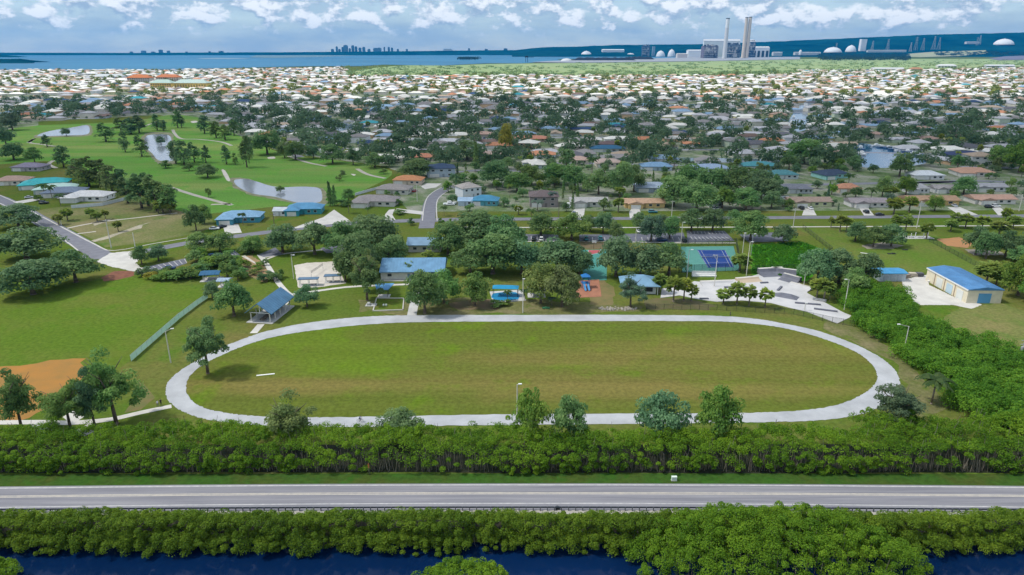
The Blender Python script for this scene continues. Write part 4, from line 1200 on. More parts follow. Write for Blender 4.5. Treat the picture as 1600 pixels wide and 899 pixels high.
GREY, LGREY, DGREY, TAN, TERRA, BROWN, NAVY, BLUE, TEAL, WH, PINK = (0.21, 0.20, 0.20), (0.40, 0.40, 0.42), (0.11, 0.11, 0.125), (0.36, 0.28, 0.21), (0.44, 0.20, 0.11), (0.16, 0.11, 0.09), (0.03, 0.06, 0.13), (0.20, 0.30, 0.42), (0.04, 0.24, 0.28), (0.66, 0.67, 0.68), (0.38, 0.26, 0.21)
CREAM, WHW, YELW, PEACH, TEALW, GRN = (0.66, 0.62, 0.54), (0.72, 0.72, 0.72), (0.62, 0.58, 0.32), (0.62, 0.42, 0.26), (0.06, 0.30, 0.36), (0.50, 0.58, 0.46)
for h in [
    ('ell', 66, 296, 60, (0.03, 0.36, 0.38), (0.42, 0.50, 0.48), 'big house under a bright teal hipped roof beside the fairway trees', 20, True),
    ('hip', 86, 303, 52, (0.42, 0.58, 0.52), (0.46, 0.52, 0.52), 'house with a pale mint roof just below the teal roof', 22, True),
    ('hip', 96, 309, 54, (0.16, 0.20, 0.27), (0.5, 0.5, 0.52), 'house with a slate blue roof squeezed behind the white-roofed bungalow', 12),
    ('ell', 124, 318, 62, (0.55, 0.55, 0.55), WHW, 'white bungalow with a pale grey roof above the white fence'),
    ('hip', 15, 290, 46, PINK, CREAM, 'pinkish roofed house at the edge beside the teal roof', 10),
    ('hip', 40, 268, 44, (0.20, 0.18, 0.24), (0.4, 0.38, 0.4), 'low house with a purplish grey roof under the spreading dark tree'),
    ('ell', 370, 352, 62, (0.20, 0.35, 0.50), (0.08, 0.30, 0.40), 'pale blue tile roofed house with blue walls behind its white driveway', 6),
    ('ell', 472, 338, 54, (0.08, 0.24, 0.40), TEALW, 'bright blue metal roofed house with teal walls by the pond', 4, True),
    ('small', 437, 338, 20, (0.50, 0.54, 0.58), WHW, 'small white shed standing beside the bright blue roofed house', 0, True, 'shed'),
    ('ell', 580, 326, 66, (0.24, 0.22, 0.22), (0.62, 0.60, 0.56), 'cream house under a grey hipped roof with a curving white driveway', -5),
    ('hip', 612, 304, 50, (0.25, 0.23, 0.22), (0.58, 0.57, 0.52), 'grey roofed house just behind the cream house, shrubs in front', -8),
    ('hip', 636, 289, 44, (0.46, 0.21, 0.10), (0.60, 0.50, 0.40), 'orange tile roofed house at the bend of the side street', -5),
    ('two', 690, 277, 42, (0.035, 0.06, 0.11), (0.40, 0.47, 0.54), 'two-storey house with a dark navy hipped roof', 10),
    ('two', 738, 309, 28, (0.34, 0.31, 0.29), (0.64, 0.67, 0.70), 'tall pale two-storey house with gabled roof east of the side street', 30),
    ('small', 727, 322, 22, (0.30, 0.42, 0.55), (0.45, 0.55, 0.62), 'small outbuilding with pale blue roof beside the side street', 0, True, 'shed'),
    ('hip', 757, 322, 40, (0.05, 0.22, 0.36), (0.12, 0.36, 0.42), 'low blue and teal house behind palms east of the side street', -6, True),
    ('two', 850, 324, 44, (0.14, 0.11, 0.11), (0.30, 0.26, 0.25), 'brown two-storey house half hidden by silvery palms'),
    ('gab', 921, 325, 58, (0.38, 0.37, 0.36), (0.58, 0.58, 0.54), 'long pale grey roofed ranch house with a white driveway'),
    ('gab', 1009, 327, 62, (0.46, 0.30, 0.20), (0.62, 0.45, 0.20), 'peach roofed yellow house with an arched entry and white driveway'),
    ('hip', 1022, 301, 54, (0.30, 0.36, 0.44), (0.36, 0.42, 0.48), 'blue-grey house with a screened pool cage behind the peach roofed house'),
    ('gab', 1270, 325, 66, (0.28, 0.21, 0.17), (0.55, 0.58, 0.34), 'ranch house with brown roof and yellow-green walls on the street'),
    ('gab', 1362, 326, 58, (0.26, 0.23, 0.24), (0.66, 0.64, 0.63), 'white ranch house with grey roof and an open carport'),
    ('gab', 1464, 323, 78, (0.34, 0.22, 0.14), (0.60, 0.42, 0.18), 'brown roofed ranch house with golden walls behind a round green tree'),
    ('gab', 1560, 321, 64, (0.40, 0.25, 0.19), (0.66, 0.63, 0.60), 'ranch house with pinkish roof and white walls, two cars in front'),
    ('small', 1222, 320, 22, (0.35, 0.36, 0.38), (0.55, 0.60, 0.58), 'small grey roofed cottage peeking out beside the brown roofed ranch'),
    ('small', 1175, 327, 26, (0.26, 0.24, 0.24), (0.50, 0.44, 0.36), 'little tan house tucked under the big trees by the street'),
    ('small', 1118, 325, 20, (0.36, 0.38, 0.42), (0.58, 0.60, 0.62), 'tiny white cottage hidden between the big trees by the street'),
    ('long', 1244, 303, 52, (0.16, 0.17, 0.20), (0.52, 0.54, 0.56), 'long dark grey roofed house in the second row', 0),
    ('hip', 1328, 302, 34, (0.42, 0.21, 0.13), (0.56, 0.44, 0.34), 'terracotta roofed house among palms in the second row', 0),
    ('ell', 1440, 304, 34, (0.34, 0.34, 0.35), (0.62, 0.62, 0.62), 'grey gabled white house behind the light green tree', 0),
    ('gab', 1482, 303, 38, (0.30, 0.28, 0.28), (0.66, 0.66, 0.66), 'white gabled house with a wooden fence in the second row', 0),
    ('gab', 1550, 301, 56, (0.30, 0.30, 0.32), (0.62, 0.62, 0.62), 'long grey roofed white house behind the pinkish roofed ranch', 0),
    ('ell', 1312, 281, 48, (0.04, 0.06, 0.10), (0.30, 0.55, 0.52), 'mint walled house with a near black roof beside the marina', 12),
    ('hip', 1225, 280, 44, (0.07, 0.20, 0.22), (0.52, 0.58, 0.58), 'low house with a dark teal roof and white garage'),
    ('hip', 1452, 281, 46, (0.56, 0.58, 0.60), WHW, 'flat white roofed house on the marina bank'),
    ('ell', 1530, 278, 54, (0.44, 0.26, 0.18), (0.62, 0.60, 0.56), 'house with a salmon tile roof behind paired palms', -8),
    ('hip', 1515, 248, 62, (0.035, 0.05, 0.12), (0.20, 0.24, 0.34), 'house with a long deep navy roof above the marina', 6),
    ('hip', 1027, 267, 46, (0.16, 0.27, 0.40), (0.40, 0.48, 0.54), 'steel blue hipped house on the canal bank'),
    ('hip', 1112, 270, 54, (0.24, 0.32, 0.44), (0.42, 0.48, 0.54), 'wide blue-grey hipped house above the big trees'),
    ('hip', 1190, 266, 54, (0.06, 0.22, 0.25), (0.36, 0.46, 0.46), 'dark teal roofed house on the canal bank'),
    ('two', 910, 230, 38, (0.28, 0.27, 0.26), (0.62, 0.60, 0.54), 'big cream two-storey house with grey hipped roof'),
    ('hip', 958, 231, 46, (0.13, 0.09, 0.09), (0.36, 0.32, 0.30), 'dark brown roofed house beside the big cream house'),
    ('hip', 950, 238, 52, (0.03, 0.11, 0.20), (0.5, 0.52, 0.54), 'deep blue roofed pool cage house in front of the dark brown roof'),
    ('ell', 900, 258, 42, (0.42, 0.30, 0.25), (0.58, 0.52, 0.46), 'pinkish gabled house behind a tall feather palm'),
    ('ell', 952, 262, 40, (0.40, 0.31, 0.27), (0.62, 0.56, 0.48), 'salmon house with broad gable facing the canal'),
    ('long', 830, 222, 60, (0.45, 0.20, 0.13), (0.58, 0.44, 0.34), 'long red tile roofed house behind a mown lawn'),
    ('hip', 660, 252, 36, (0.42, 0.18, 0.11), (0.5, 0.42, 0.36), 'rust red roofed house behind the dark navy roof'),
    ('hip', 760, 248, 50, (0.36, 0.27, 0.23), (0.56, 0.50, 0.44), 'tan roofed house beside the yellow-green tree'),
]:
    phouse(*h[:6], h[6], *(h[7:] if len(h) > 7 else ()))

CARP = tinted('car_paint', 0.3, 0.5, 0.03)
def loft(sections):
    """closed body from (x, half width bottom, half width top, z0, z1) sections"""
    mb = MB()
    vs = []
    for x, wb_, wt, z0, z1 in sections:
        zm = z0 + (z1 - z0) * 0.55
        vs += [(x, -wb_, z0), (x, -wb_ * 1.02, zm), (x, -wt, z1), (x, wt, z1), (x, wb_ * 1.02, zm), (x, wb_, z0)]
    fs = []
    for k in range(len(sections) - 1):
        for i in range(6):
            j = (i + 1) % 6
            fs.append((k * 6 + i, k * 6 + j, (k + 1) * 6 + j, (k + 1) * 6 + i))
    n = (len(sections) - 1) * 6
    fs += [tuple(range(5, -1, -1)), tuple(range(n, n + 6))]
    mb.add(vs, fs)
    return mb
CAR = {}
def carkind(k, body, cabin):
    CAR[k] = (body.mesh('car_body', CARP, True), cabin.mesh('car_glass', GLASS))
carkind('saloon', loft([(-2.3, 0.78, 0.7, 0.35, 0.75), (-2.2, 0.86, 0.8, 0.25, 0.92), (-1.5, 0.9, 0.84, 0.22, 0.98), (0.9, 0.9, 0.84, 0.22, 0.95), (1.9, 0.88, 0.78, 0.22, 0.85), (2.3, 0.8, 0.7, 0.3, 0.68)]),
        loft([(-1.75, 0.76, 0.7, 0.9, 0.99), (-1.05, 0.76, 0.6, 0.9, 1.42), (0.25, 0.76, 0.6, 0.9, 1.44), (1.1, 0.76, 0.7, 0.88, 0.96)]))
carkind('suv', loft([(-2.35, 0.85, 0.8, 0.4, 1.0), (-2.2, 0.93, 0.88, 0.3, 1.1), (1.0, 0.93, 0.88, 0.3, 1.1), (2.1, 0.9, 0.82, 0.3, 1.0), (2.4, 0.84, 0.76, 0.36, 0.8)]),
        loft([(-2.15, 0.82, 0.72, 1.05, 1.62), (-1.9, 0.82, 0.7, 1.05, 1.75), (0.2, 0.82, 0.7, 1.05, 1.74), (1.1, 0.82, 0.78, 1.05, 1.12)]))
WHEEL = MB().tube((0, -0.1, 0), (0, 0.1, 0), 0.33, 0.33, 12).mesh('wheel', mat('tyre', (0.02, 0.02, 0.02), (0.015, 0.015, 0.015), 2.0))
ROOFP = {'saloon': MB().box(-0.4, 0, 1.43, 1.3, 1.16, 0.04).mesh('car_roof', CARP), 'suv': MB().box(-0.85, 0, 1.74, 2.1, 1.36, 0.05).mesh('car_roof', CARP)}
def car(px, py, rz, col, label, kind='saloon'):
    t = empty('parked_car', at(px, py, 0) + Vector((0, 0, 0.06)), R(rz), label, 'car', 'parked cars')
    link('car_body', CAR[kind][0], t, col)
    link('windows', CAR[kind][1], t)
    link('car_roof', ROOFP[kind], t, col)
    for x in (-1.45, 1.4):
        for y in (-0.8, 0.8):
            link('wheel', WHEEL, t).location = (x, y, 0.33)
    return t

# ------------------------------------------------------------------ the town, house by house
def ok(px, py, X, Y):
    if py > 262 and px > 640: return False
    if px < 640 and py > 262: return False
    if px < 612 and inside(px, py, GOLFZ): return False
    for c in CANALS:
        if inside(px, py, c) or inside(px, py + 2.5, c): return False
    return True
GOLFZ = [(-200, 262), (-60, 222), (0, 208), (52, 192), (200, 184), (262, 177), (312, 180), (368, 204), (448, 236), (520, 247), (600, 258), (640, 270), (640, 300), (-200, 300)]
FARP = []
rnd = random.Random(5)
row = 0
Y0 = 430.0
while Y0 < 4200:
    pitch = 30 + Y0 * 0.0015
    X0 = -1.0 * Y0
    while X0 < 1.0 * Y0:
        yy = Y0 + 22 * math.sin(X0 / 170 + Y0 / 400) + 14 * math.sin(X0 / 61 + row) + rnd.uniform(-4, 4)
        xx = X0 + rnd.uniform(-4, 4)
        px, py = proj((xx, yy, 0))
        X0 += rnd.uniform(25, 36)
        if not (-230 < px < 1830): continue
        if py < 119.5 + (0 if 520 < px < 1250 else -9): 
            if px > 540 and py < 119.5 - max(0, (px - 1150) * 0.03): continue
            if py < 113.5 - max(0, px - 100) * 0.017: continue
        if not ok(px, py, xx, yy): continue
        if any((xx - a) ** 2 + (yy - b) ** 2 < (c + 10) ** 2 for a, b, c in HOUSES if abs(yy - b) < 40): continue
        if any((xx - a) ** 2 + (yy - b) ** 2 < (c + 5) ** 2 for a, b, c in OCC if abs(yy - b) < 30): continue
        FARP.append((xx, yy, px, py, row))
    Y0 += pitch * (1.55 if row % 2 else 1.0)
    row += 1
FARP.sort(key=lambda q: q[1])
vis = [q for q in FARP if -10 < q[2] < 1610]
NIND = 250
ind, rest = vis[:NIND], vis[NIND:] + [q for q in FARP if not (-10 < q[2] < 1610)]
PAL = [('grey roofed', GREY), ('pale grey roofed', LGREY), ('dark grey roofed', DGREY), ('tan roofed', TAN), ('terracotta roofed', TERRA), ('brown roofed', BROWN), ('navy roofed', NAVY),
       ('blue roofed', BLUE), ('teal roofed', TEAL), ('white roofed', (0.62, 0.60, 0.55)), ('pink roofed', PINK)]
PW = [18, 34, 5, 8, 2.5, 2, 3, 12, 3, 28, 5]
for (xx, yy, px, py, rw) in ind:
    nm, rc = rnd.choices(PAL, PW)[0]
    k = rnd.uniform(0.85, 1.15)
    rc2 = tuple(min(0.8, c * k) for c in rc)
    wc = rnd.choice([CREAM, WHW, WHW, YELW, PEACH, GRN, CREAM, (0.5, 0.55, 0.6), (0.56, 0.5, 0.45)])
    v = rnd.choice(['hip', 'ell', 'gab', 'long', 'hip', 'two', 'ell'])
    sx = rnd.uniform(0.95, 1.28)
    house(v, (xx, yy), R(rnd.uniform(-16, 16) + (90 if rnd.random() < 0.12 else 0) + (180 if rw % 2 else 0)), sx, rc2, wc, parts=yy < 640, metal=nm in ('teal roofed', 'white roofed') and rnd.random() < 0.6,
          look=('two-storey ' if v == 'two' else 'long ' if v == 'long' else '') + nm, group='houses of the waterside town')
    HOUSES.append((xx, yy, 9))

def paintmat(name, rough=0.8):
    m, nt, N, L, b = nodes(name)
    a = N.new('ShaderNodeAttribute')
    a.attribute_name = 'paint'
    g = N.new('ShaderNodeNewGeometry')
    nz = N.new('ShaderNodeTexNoise')
    nz.inputs['Scale'].default_value = 0.3
    mr = N.new('ShaderNodeMapRange')
    mr.inputs[3].default_value = 0.8
    mr.inputs[4].default_value = 1.15
    vm = N.new('ShaderNodeVectorMath')
    vm.operation = 'SCALE'
    L.new(g.outputs['Position'], nz.inputs['Vector'])
    L.new(nz.outputs['Fac'], mr.inputs[0])
    L.new(a.outputs['Color'], vm.inputs[0])
    L.new(mr.outputs[0], vm.inputs['Scale'])
    L.new(vm.outputs[0], b.inputs['Base Color'])
    b.inputs['Roughness'].default_value = rough
    b.inputs['Specular IOR Level'].default_value = 0.2
    return m
# the rest of the town, thousands of roofs, is one mass
V, Q, K = [], [], []
for (xx, yy, px, py, rw) in rest:
    if yy > 1150:
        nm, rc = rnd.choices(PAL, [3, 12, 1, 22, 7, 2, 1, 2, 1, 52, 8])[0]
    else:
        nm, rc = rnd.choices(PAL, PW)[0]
    rc = np.minimum(np.array(rc) * rnd.uniform(0.9, 1.3) * (1.12 if yy > 1250 else 1.0), 0.85)  # roofs of the far band painted lighter, as if in sun
    wc = np.array(rnd.choice([CREAM, WHW, WHW, YELW, PEACH, CREAM]))
    a = rnd.uniform(-0.3, 0.3) + (1.57 if rnd.random() < 0.25 else 0)
    ca, sa = math.cos(a), math.sin(a)
    hw_, hd, hh, rh = rnd.uniform(8, 14), rnd.uniform(5.5, 8.5), rnd.choice([2.8, 2.8, 3.2, 5.4]), rnd.uniform(2.0, 3.4)
    n = len(V)
    def pt(x, y, z): return (xx + x * ca - y * sa, yy + x * sa + y * ca, z)
    for z in (0, hh):
        V += [pt(-hw_, -hd, z), pt(hw_, -hd, z), pt(hw_, hd, z), pt(-hw_, hd, z)]
    e = 0.6
    V += [pt(-hw_ - e, -hd - e, hh), pt(hw_ + e, -hd - e, hh), pt(hw_ + e, hd + e, hh), pt(-hw_ - e, hd + e, hh), pt(-hw_ + hd, 0, hh + rh), pt(hw_ - hd, 0, hh + rh)]
    Q += [(n, n + 1, n + 5, n + 4), (n + 1, n + 2, n + 6, n + 5), (n + 2, n + 3, n + 7, n + 6), (n + 3, n, n + 4, n + 7)]
    K += [wc] * 4
    r = n + 8
    Q += [(r, r + 1, r + 5, r + 4), (r + 1, r + 2, r + 5, r + 5), (r + 2, r + 3, r + 4, r + 5), (r + 3, r, r + 4, r + 4)]
    K += [rc] * 4
me = bpy.data.meshes.new('distant_houses')
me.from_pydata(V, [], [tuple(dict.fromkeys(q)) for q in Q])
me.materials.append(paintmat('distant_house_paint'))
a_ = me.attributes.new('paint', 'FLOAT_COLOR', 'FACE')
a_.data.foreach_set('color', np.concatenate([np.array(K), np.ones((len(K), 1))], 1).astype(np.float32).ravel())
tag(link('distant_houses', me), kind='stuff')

mb = MB()
for (xx, yy, px, py, rw) in FARP:
    if yy > 2200 or rnd.random() < 0.25: continue
    sgn = -1 if rw % 2 == 0 else 1
    x0 = xx + rnd.uniform(-6, 4)
    a, b_ = rnd.uniform(4, 7.5), rnd.uniform(6, 10)
    y0, y1 = sorted((yy + sgn * 5, yy + sgn * (5 + b_)))
    mb.add([(x0, y0, 0.075), (x0 + a, y0, 0.075), (x0 + a, y1, 0.075), (x0, y1, 0.075)], [(0, 1, 2, 3)])
tag(mb.build('driveway', mat('drive_slab', (0.50, 0.48, 0.45), (0.36, 0.35, 0.33), 0.08)), kind='structure')
prev = None
for r_ in sorted(set(q[4] for q in FARP)):
    if r_ % 2: continue
    row_ = sorted([q for q in FARP if q[4] == r_ and q[1] < 2400], key=lambda q: q[0])
    seg = []
    for q in row_ + [None]:
        if q is not None and (not seg or q[0] - seg[-1][0] < 60):
            seg.append((q[0], q[1] - 18)); continue
        if len(seg) > 3: strip('street', [(a, sum(c[1] for c in seg[max(0, i - 2):i + 3]) / len(seg[max(0, i - 2):i + 3])) for i, (a, _) in enumerate(seg)], 7.5, 0.085, mat('pale_asphalt', (0.30, 0.30, 0.33), (0.24, 0.24, 0.27), 0.1), k=2)
        seg = [(q[0], q[1] - 18)] if q is not None else []
for q in [q for q in vis if q[1] < 760][:150]:
    if rnd.random() < 0.55:
        sgn = -1 if q[4] % 2 == 0 else 1
        o = car(0, 400, rnd.choice([0, 90, 80, 180, 95]), rnd.choice([(0.75, 0.75, 0.75), (0.45, 0.47, 0.5), (0.03, 0.03, 0.035), (0.3, 0.03, 0.03), (0.03, 0.08, 0.2)]), None, rnd.choice(['suv', 'saloon']))
        o.location = (q[0] + rnd.uniform(-5, 5), q[1] + sgn * rnd.uniform(9, 12), 0.09)
        c_ = [k for k in o.children if k.name.startswith('car_body')][0].color
        PENDING.append((o, 'white' if c_[0] > 0.7 else 'silver' if c_[0] > 0.4 else 'red' if c_[0] > 0.2 else 'blue' if c_[2] > 0.1 else 'black', o.location.copy()))

# trees between the houses: the near ones each a thing, the rest one wooded mass
TOWNGAP = [(1340, 250), (1460, 250), (1460, 270), (1340, 270)]
cand = []
for _ in range(37000):
    t = rnd.random()
    yy = 352 * (4100 / 352) ** (t ** 0.9)
    px = rnd.uniform(-220, 1820)
    X = (px - 800) / FL * (yy * cp + H * sp)
    px, py = proj((X, yy, 0))
    if py < 119.5 - (0 if 540 < px < 1150 else 8):
        if px > 540 and py < 118 - max(0, (px - 1150) * 0.03): continue
        if py < 113.5 - max(0, px - 100) * 0.017: continue
    if not (ok(px, py, X, yy) or (px > 700 and 262 < py < 333 and not (px > 1215 and 281 < py < 292) and not inside(px, py, TOWNGAP))): continue
    cand.append((X, yy, px, py))
grid = {}
for a, b, c in OCC + [(p_[0], p_[1], 6) for p_ in ()]: grid.setdefault((int(a // 20), int(b // 20)), []).append((a, b, c * 0.6))
for a, b, c in HOUSES: grid.setdefault((int(a // 20), int(b // 20)), []).append((a, b, c))
for q in rest: grid.setdefault((int(q[0] // 20), int(q[1] // 20)), []).append((q[0], q[1], 8))
def free(X, Y, r):
    i, j = int(X // 20), int(Y // 20)
    for di in (-1, 0, 1):
        for dj in (-1, 0, 1):
            for a, b, c in grid.get((i + di, j + dj), ()):
                if (a - X) ** 2 + (b - Y) ** 2 < (c * 0.85 + r * 0.55) ** 2: return False
    return True
trees, palms_, bulk = [], [], []
for X, yy, px, py in cand:
    gv = float(fbm(np.float64(X), np.float64(yy), 91, 0.012))
    w = rnd.choice([3.2, 4, 5, 6, 7.5, 9.5, 12, 15]) * (1.1 if yy < 1000 else 0.9) * (1 + 0.35 * max(-1, min(1, gv)))
    if gv < -0.35 and rnd.random() < 0.6: continue
    if yy < 480:
        w = min(w, 7.5)
        if rnd.random() < 0.62 or not free(X, yy, w): continue
    if not free(X, yy, w / 2): continue
    dens = 0.62 if yy < 1150 else 0.55
    if rnd.random() > dens: continue
    grid.setdefault((int(X // 20), int(yy // 20)), []).append((X, yy, w * 0.30))
    (palms_ if rnd.random() < 0.16 and yy < 800 else bulk).append((X, yy, w, px, py))
bulk.sort(key=lambda q: q[1])
near = [q for q in bulk if 0 < q[3] < 1600][:165]
nset = set(id(q) for q in near)
for q in near:
    X, yy, w, px, py = q
    tn = rnd.choices([DARK, MID, BLUEG, OLIVE, LIGHT], [10, 7, 4, 3, 3])[0]
    kd = 'oakfar' if rnd.random() < 0.9 else 'cypress'
    plant(kd, (X, yy, 0), w if kd == 'oakfar' else w * 0.35, w * rnd.uniform(0.7, 1.0) if kd == 'oakfar' else w * 1.2, tn, look=LOOK[tn], group='trees between the houses')
for X, yy, w, px, py in palms_[:70]:
    if 0 < px < 1600:
        plant(rnd.choice(['fan', 'feather']), (X, yy, 0), rnd.uniform(4, 6), rnd.uniform(6, 10), PALMC, look='tall' if rnd.random() < 0.5 else 'short', group='palms between the houses')
for sel, nm, per, leaf, sd in (([q for q in bulk if id(q) not in nset and q[1] < 1300], 'town_trees', 84, 0.34, 5), ([q for q in bulk if id(q) not in nset and q[1] >= 1300], 'town_trees', 30, 0.62, 6)):
    cc, rr2, tt = [], [], []
    for X, yy, w, px, py in sel:
        for k in range(2):
            a = rnd.uniform(0, 6.28)
            q = w * 0.2 * k
            cc.append((X + math.cos(a) * q, yy + math.sin(a) * q, w * 0.40 + k * w * 0.12))
            rr2.append((w * 0.46, w * 0.46, w * 0.36))
    Vv, Qq, tone = leaves(cc, rr2, per, np.array([leaf * (0.35 + r_[0]) for r_ in rr2]), sd, low=-0.6)
    ct = np.repeat(np.random.default_rng(sd).random(len(cc)), per)
    tag(link(nm, np_mesh(nm, Vv, Qq, leafmat('town_tree_leaf' + ('_far' if sd == 6 else ''), (0.095, 0.165, 0.085) if sd == 5 else (0.20, 0.25, 0.07), 0.5, 1.7), tone=np.clip(tone * 0.5 + ct * 0.5, 0, 1))), kind='stuff')  # nearer leaves tinted blue for cloud shade, far ones painted bright as sunlit
# scattered mangrove bushes on the open marsh and along its edges
cc, rr2 = [], []
for _ in range(1300):
    px, py = rnd.uniform(540, 1640), None
    py = rnd.choice([rnd.uniform(96, 119), rnd.uniform(112, 119.5), rnd.uniform(98, 110)])
    if px < 900 and py < 104: continue
    if px < 1080 and py < 99: continue
    if px > 1200 and rnd.random() < 0.3: py = rnd.uniform(94, 104)
    p = at(px, py)
    w = rnd.choice([8, 12, 16, 24])
    cc.append((p.x, p.y, w * 0.16))
    rr2.append((w, w * 1.3, w * 0.28))
Vv, Qq, tone = leaves(cc, rr2, 26, 6.0, 9, low=0.0)
tag(link('marsh_scrub', np_mesh('marsh_scrub', Vv, Qq, leafmat('marsh_leaf', (0.22, 0.32, 0.13), 0.6, 1.4), tone=tone)), kind='stuff')
cc, rr2 = [], []
for i in range(420):
    px = rnd.uniform(1280, 1420)
    py = rnd.uniform(83.5, 90.5) if rnd.random() < 0.8 else rnd.uniform(90, 94)
    p = far(px, py + 2)[0]
    cc.append((p.x, p.y, p.z + 8)); rr2.append((28, 30, 14))
for i in range(160):
    p = far(rnd.uniform(1460, 1640), rnd.uniform(82, 88))[0]
    cc.append((p.x, p.y, p.z + 8)); rr2.append((26, 30, 14))
for i in range(40):
    p = at(rnd.uniform(718, 748), rnd.uniform(93, 95))
    cc.append((p.x, p.y, 10)); rr2.append((26, 30, 16))
Vv, Qq, tone = leaves(cc, rr2, 30, 11.0, 10, low=0.0)
tag(link('shore_woods', np_mesh('shore_woods', Vv, Qq, leafmat('shore_leaf', (0.028, 0.06, 0.04), 0.6, 1.4), tone=tone)), kind='stuff')

# ------------------------------------------------------------------ park buildings and courts
def metalroof(name, c):
    return tinted('metal_roof')
BLUER = (0.125, 0.26, 0.41)
def gabled_shelter(name, px, py, w, d, rz, hpost, rise, col, label, cat='pavilion', nx=4, wall=None):
    p = at(px, py)
    t = empty(name, p, R(rz), label, cat)
    MB().box(0, 0, 0, w + 1.6, d + 1.6, 0.15).build('slab', conc, t)
    for i in range(nx):
        for s in (-1, 1):
            MB().box(-w / 2 + 0.4 + (w - 0.8) * i / (nx - 1), s * (d / 2 - 0.4), 0.15, 0.28, 0.28, hpost - 0.15).build('post', CREAMP if wall is None else WOODP, t)
    r = MB()
    A_, B_ = (w + 1.6) / 2, (d + 1.8) / 2
    for s in (-1, 1):                      # two thin roof planes, open at the gables
        k = [(-A_, 0, hpost + rise), (A_, 0, hpost + rise), (A_, s * B_, hpost - 0.1), (-A_, s * B_, hpost - 0.1)]
        k = k if s < 0 else k[::-1]
        r.add([(x, y, z) for x, y, z in k] + [(x, y, z + 0.22) for x, y, z in k], [(0, 1, 2, 3), (7, 6, 5, 4), (0, 4, 5, 1), (1, 5, 6, 2), (2, 6, 7, 3), (3, 7, 4, 0)])
    r = r.build('roof', METAL, t, color=col)
    for x in (-w / 2 + 0.4, w / 2 - 0.4):
        MB().box(x, 0, hpost - 0.25, 0.2, d - 0.2, 0.2).box(x, 0, hpost - 0.05, 0.2, 0.2, rise - 0.05).build('truss', WHITE, t)
    rb = MB()
    for i in range(int((w + 1.2) / 1.2)):
        x = -(w + 1.2) / 2 + i * 1.2 + 0.5
        for s in (-1, 1):
            a = Vector((x, s * (d / 2 + 0.86), hpost + 0.15)); b = Vector((x, s * 0.06, hpost + 0.2 + rise - 0.03))
            rb.tube(a, b, 0.05, 0.05, 4)
    rb.build('roof_seam', METAL, r, color=tuple(c * 0.8 for c in col))
    return t
# picnic pavilion by the track
t = gabled_shelter('picnic_pavilion', 424, 491, 14.5, 7.0, 82, 3.2, 3.1, (0.085, 0.195, 0.32), 'picnic pavilion with steep blue gabled roof on posts beside the track', nx=5)
for i in range(5):
    tb = MB()
    tb.box(-5.4 + 2.7 * i, 0, 0.85, 1.9, 0.75, 0.06).box(-5.4 + 2.7 * i, -0.75, 0.58, 1.9, 0.3, 0.05).box(-5.4 + 2.7 * i, 0.75, 0.58, 1.9, 0.3, 0.05)
    tb.box(-5.4 + 2.7 * i - 0.6, 0, 0.15, 0.1, 1.6, 0.45).box(-5.4 + 2.7 * i + 0.6, 0, 0.15, 0.1, 1.6, 0.45).box(-5.4 + 2.7 * i, 0, 0.55, 0.9, 0.1, 0.32)
    o = tb.build('picnic_table', WOODP, None)
    o.location = at(424, 491); o.rotation_euler = (0, 0, R(82))
    tag(o, 'dark picnic table standing under the steep blue pavilion roof', 'table', 'picnic tables under the pavilion')
# long hall with blue roof
p = at(645, 437)
t = empty('community_hall', p, R(1.5), 'long cream hall with a wide blue metal roof between the big oaks', 'hall')
MB().box(-5, 6.9, 0, 13.5, 13, 3.1).build('wall', WALL, t, color=(0.70, 0.68, 0.63))
MB().box(6.6, 8.4, 0, 9.4, 10.0, 3.05).build('wall', WALL, t, color=(0.20, 0.18, 0.16))
r = MB().gable(0, 6.9, 3.12, 24, 16.4, 3.0, t=0.25).build('roof', METAL, t, color=BLUER)
rb = MB()
for i in range(21):
    x = -11.7 + i * 1.16
    for a, b in ((-1.2, 6.85), (15.0, 6.95)):
        rb.tube((x, a, 3.4), (x, b, 6.36), 0.05, 0.05, 4)
rb.build('roof_seam', METAL, r, color=(0.13, 0.24, 0.38))
for i in range(5):
    MB().box(2.2 + i * 2.3, -0.6, 0, 0.22, 0.22, 3.1).build('post', CREAMP, t)
MB().box(0, -0.6, 0, 24, 2.6, 0.1).build('porch_slab', conc_pale, t)
for x in (-8.5, 0.6):
    o = link('window', WIN, t); o.location = (x, 0.37, 1.1)
o = link('door', DOOR, t, (0.2, 0.3, 0.4)); o.location = (-1.4, 0.35, 0.05)
# second blue roof behind
p = at(663, 395)
t = empty('park_office', p, R(0), 'smaller hall with pale blue metal roof half hidden behind the big oaks', 'hall')
MB().box(0, 5, 0, 13.5, 8.5, 3.0).build('wall', WALL, t, color=(0.5, 0.48, 0.44))
MB().gable(0, 5, 3.01, 15, 10.5, 2.1, t=0.25).build('roof', METAL, t, color=(0.18, 0.29, 0.41))
for x in (-4, 0, 4):
    o = link('window', WIN, t); o.location = (x, 0.72, 1.0)
# hip-roofed skate shop building
p = at(1000, 460)
t = empty('hip_roofed_building', p, R(-4), 'white block building with a pale blue hipped roof beside the skate park', 'building')
MB().box(0, 4.5, 0, 11, 8, 3.0).build('wall', WALL, t, color=(0.62, 0.63, 0.63))
MB().hip(0, 4.5, 3.01, 13.6, 10.8, 2.6).build('roof', METAL, t, color=(0.16, 0.29, 0.41))
MB().box(2.8, 0.42, 0.9, 3.0, 0.12, 1.5).build('counter_window', DARKM, t)
for x in (-5.9, 5.9):
    MB().box(x, -0.4, 0, 0.2, 0.2, 3.0).build('post', WHITE, t)
o = link('door', DOOR, t, (0.25, 0.4, 0.5)); o.location = (-3, 0.44, 0)
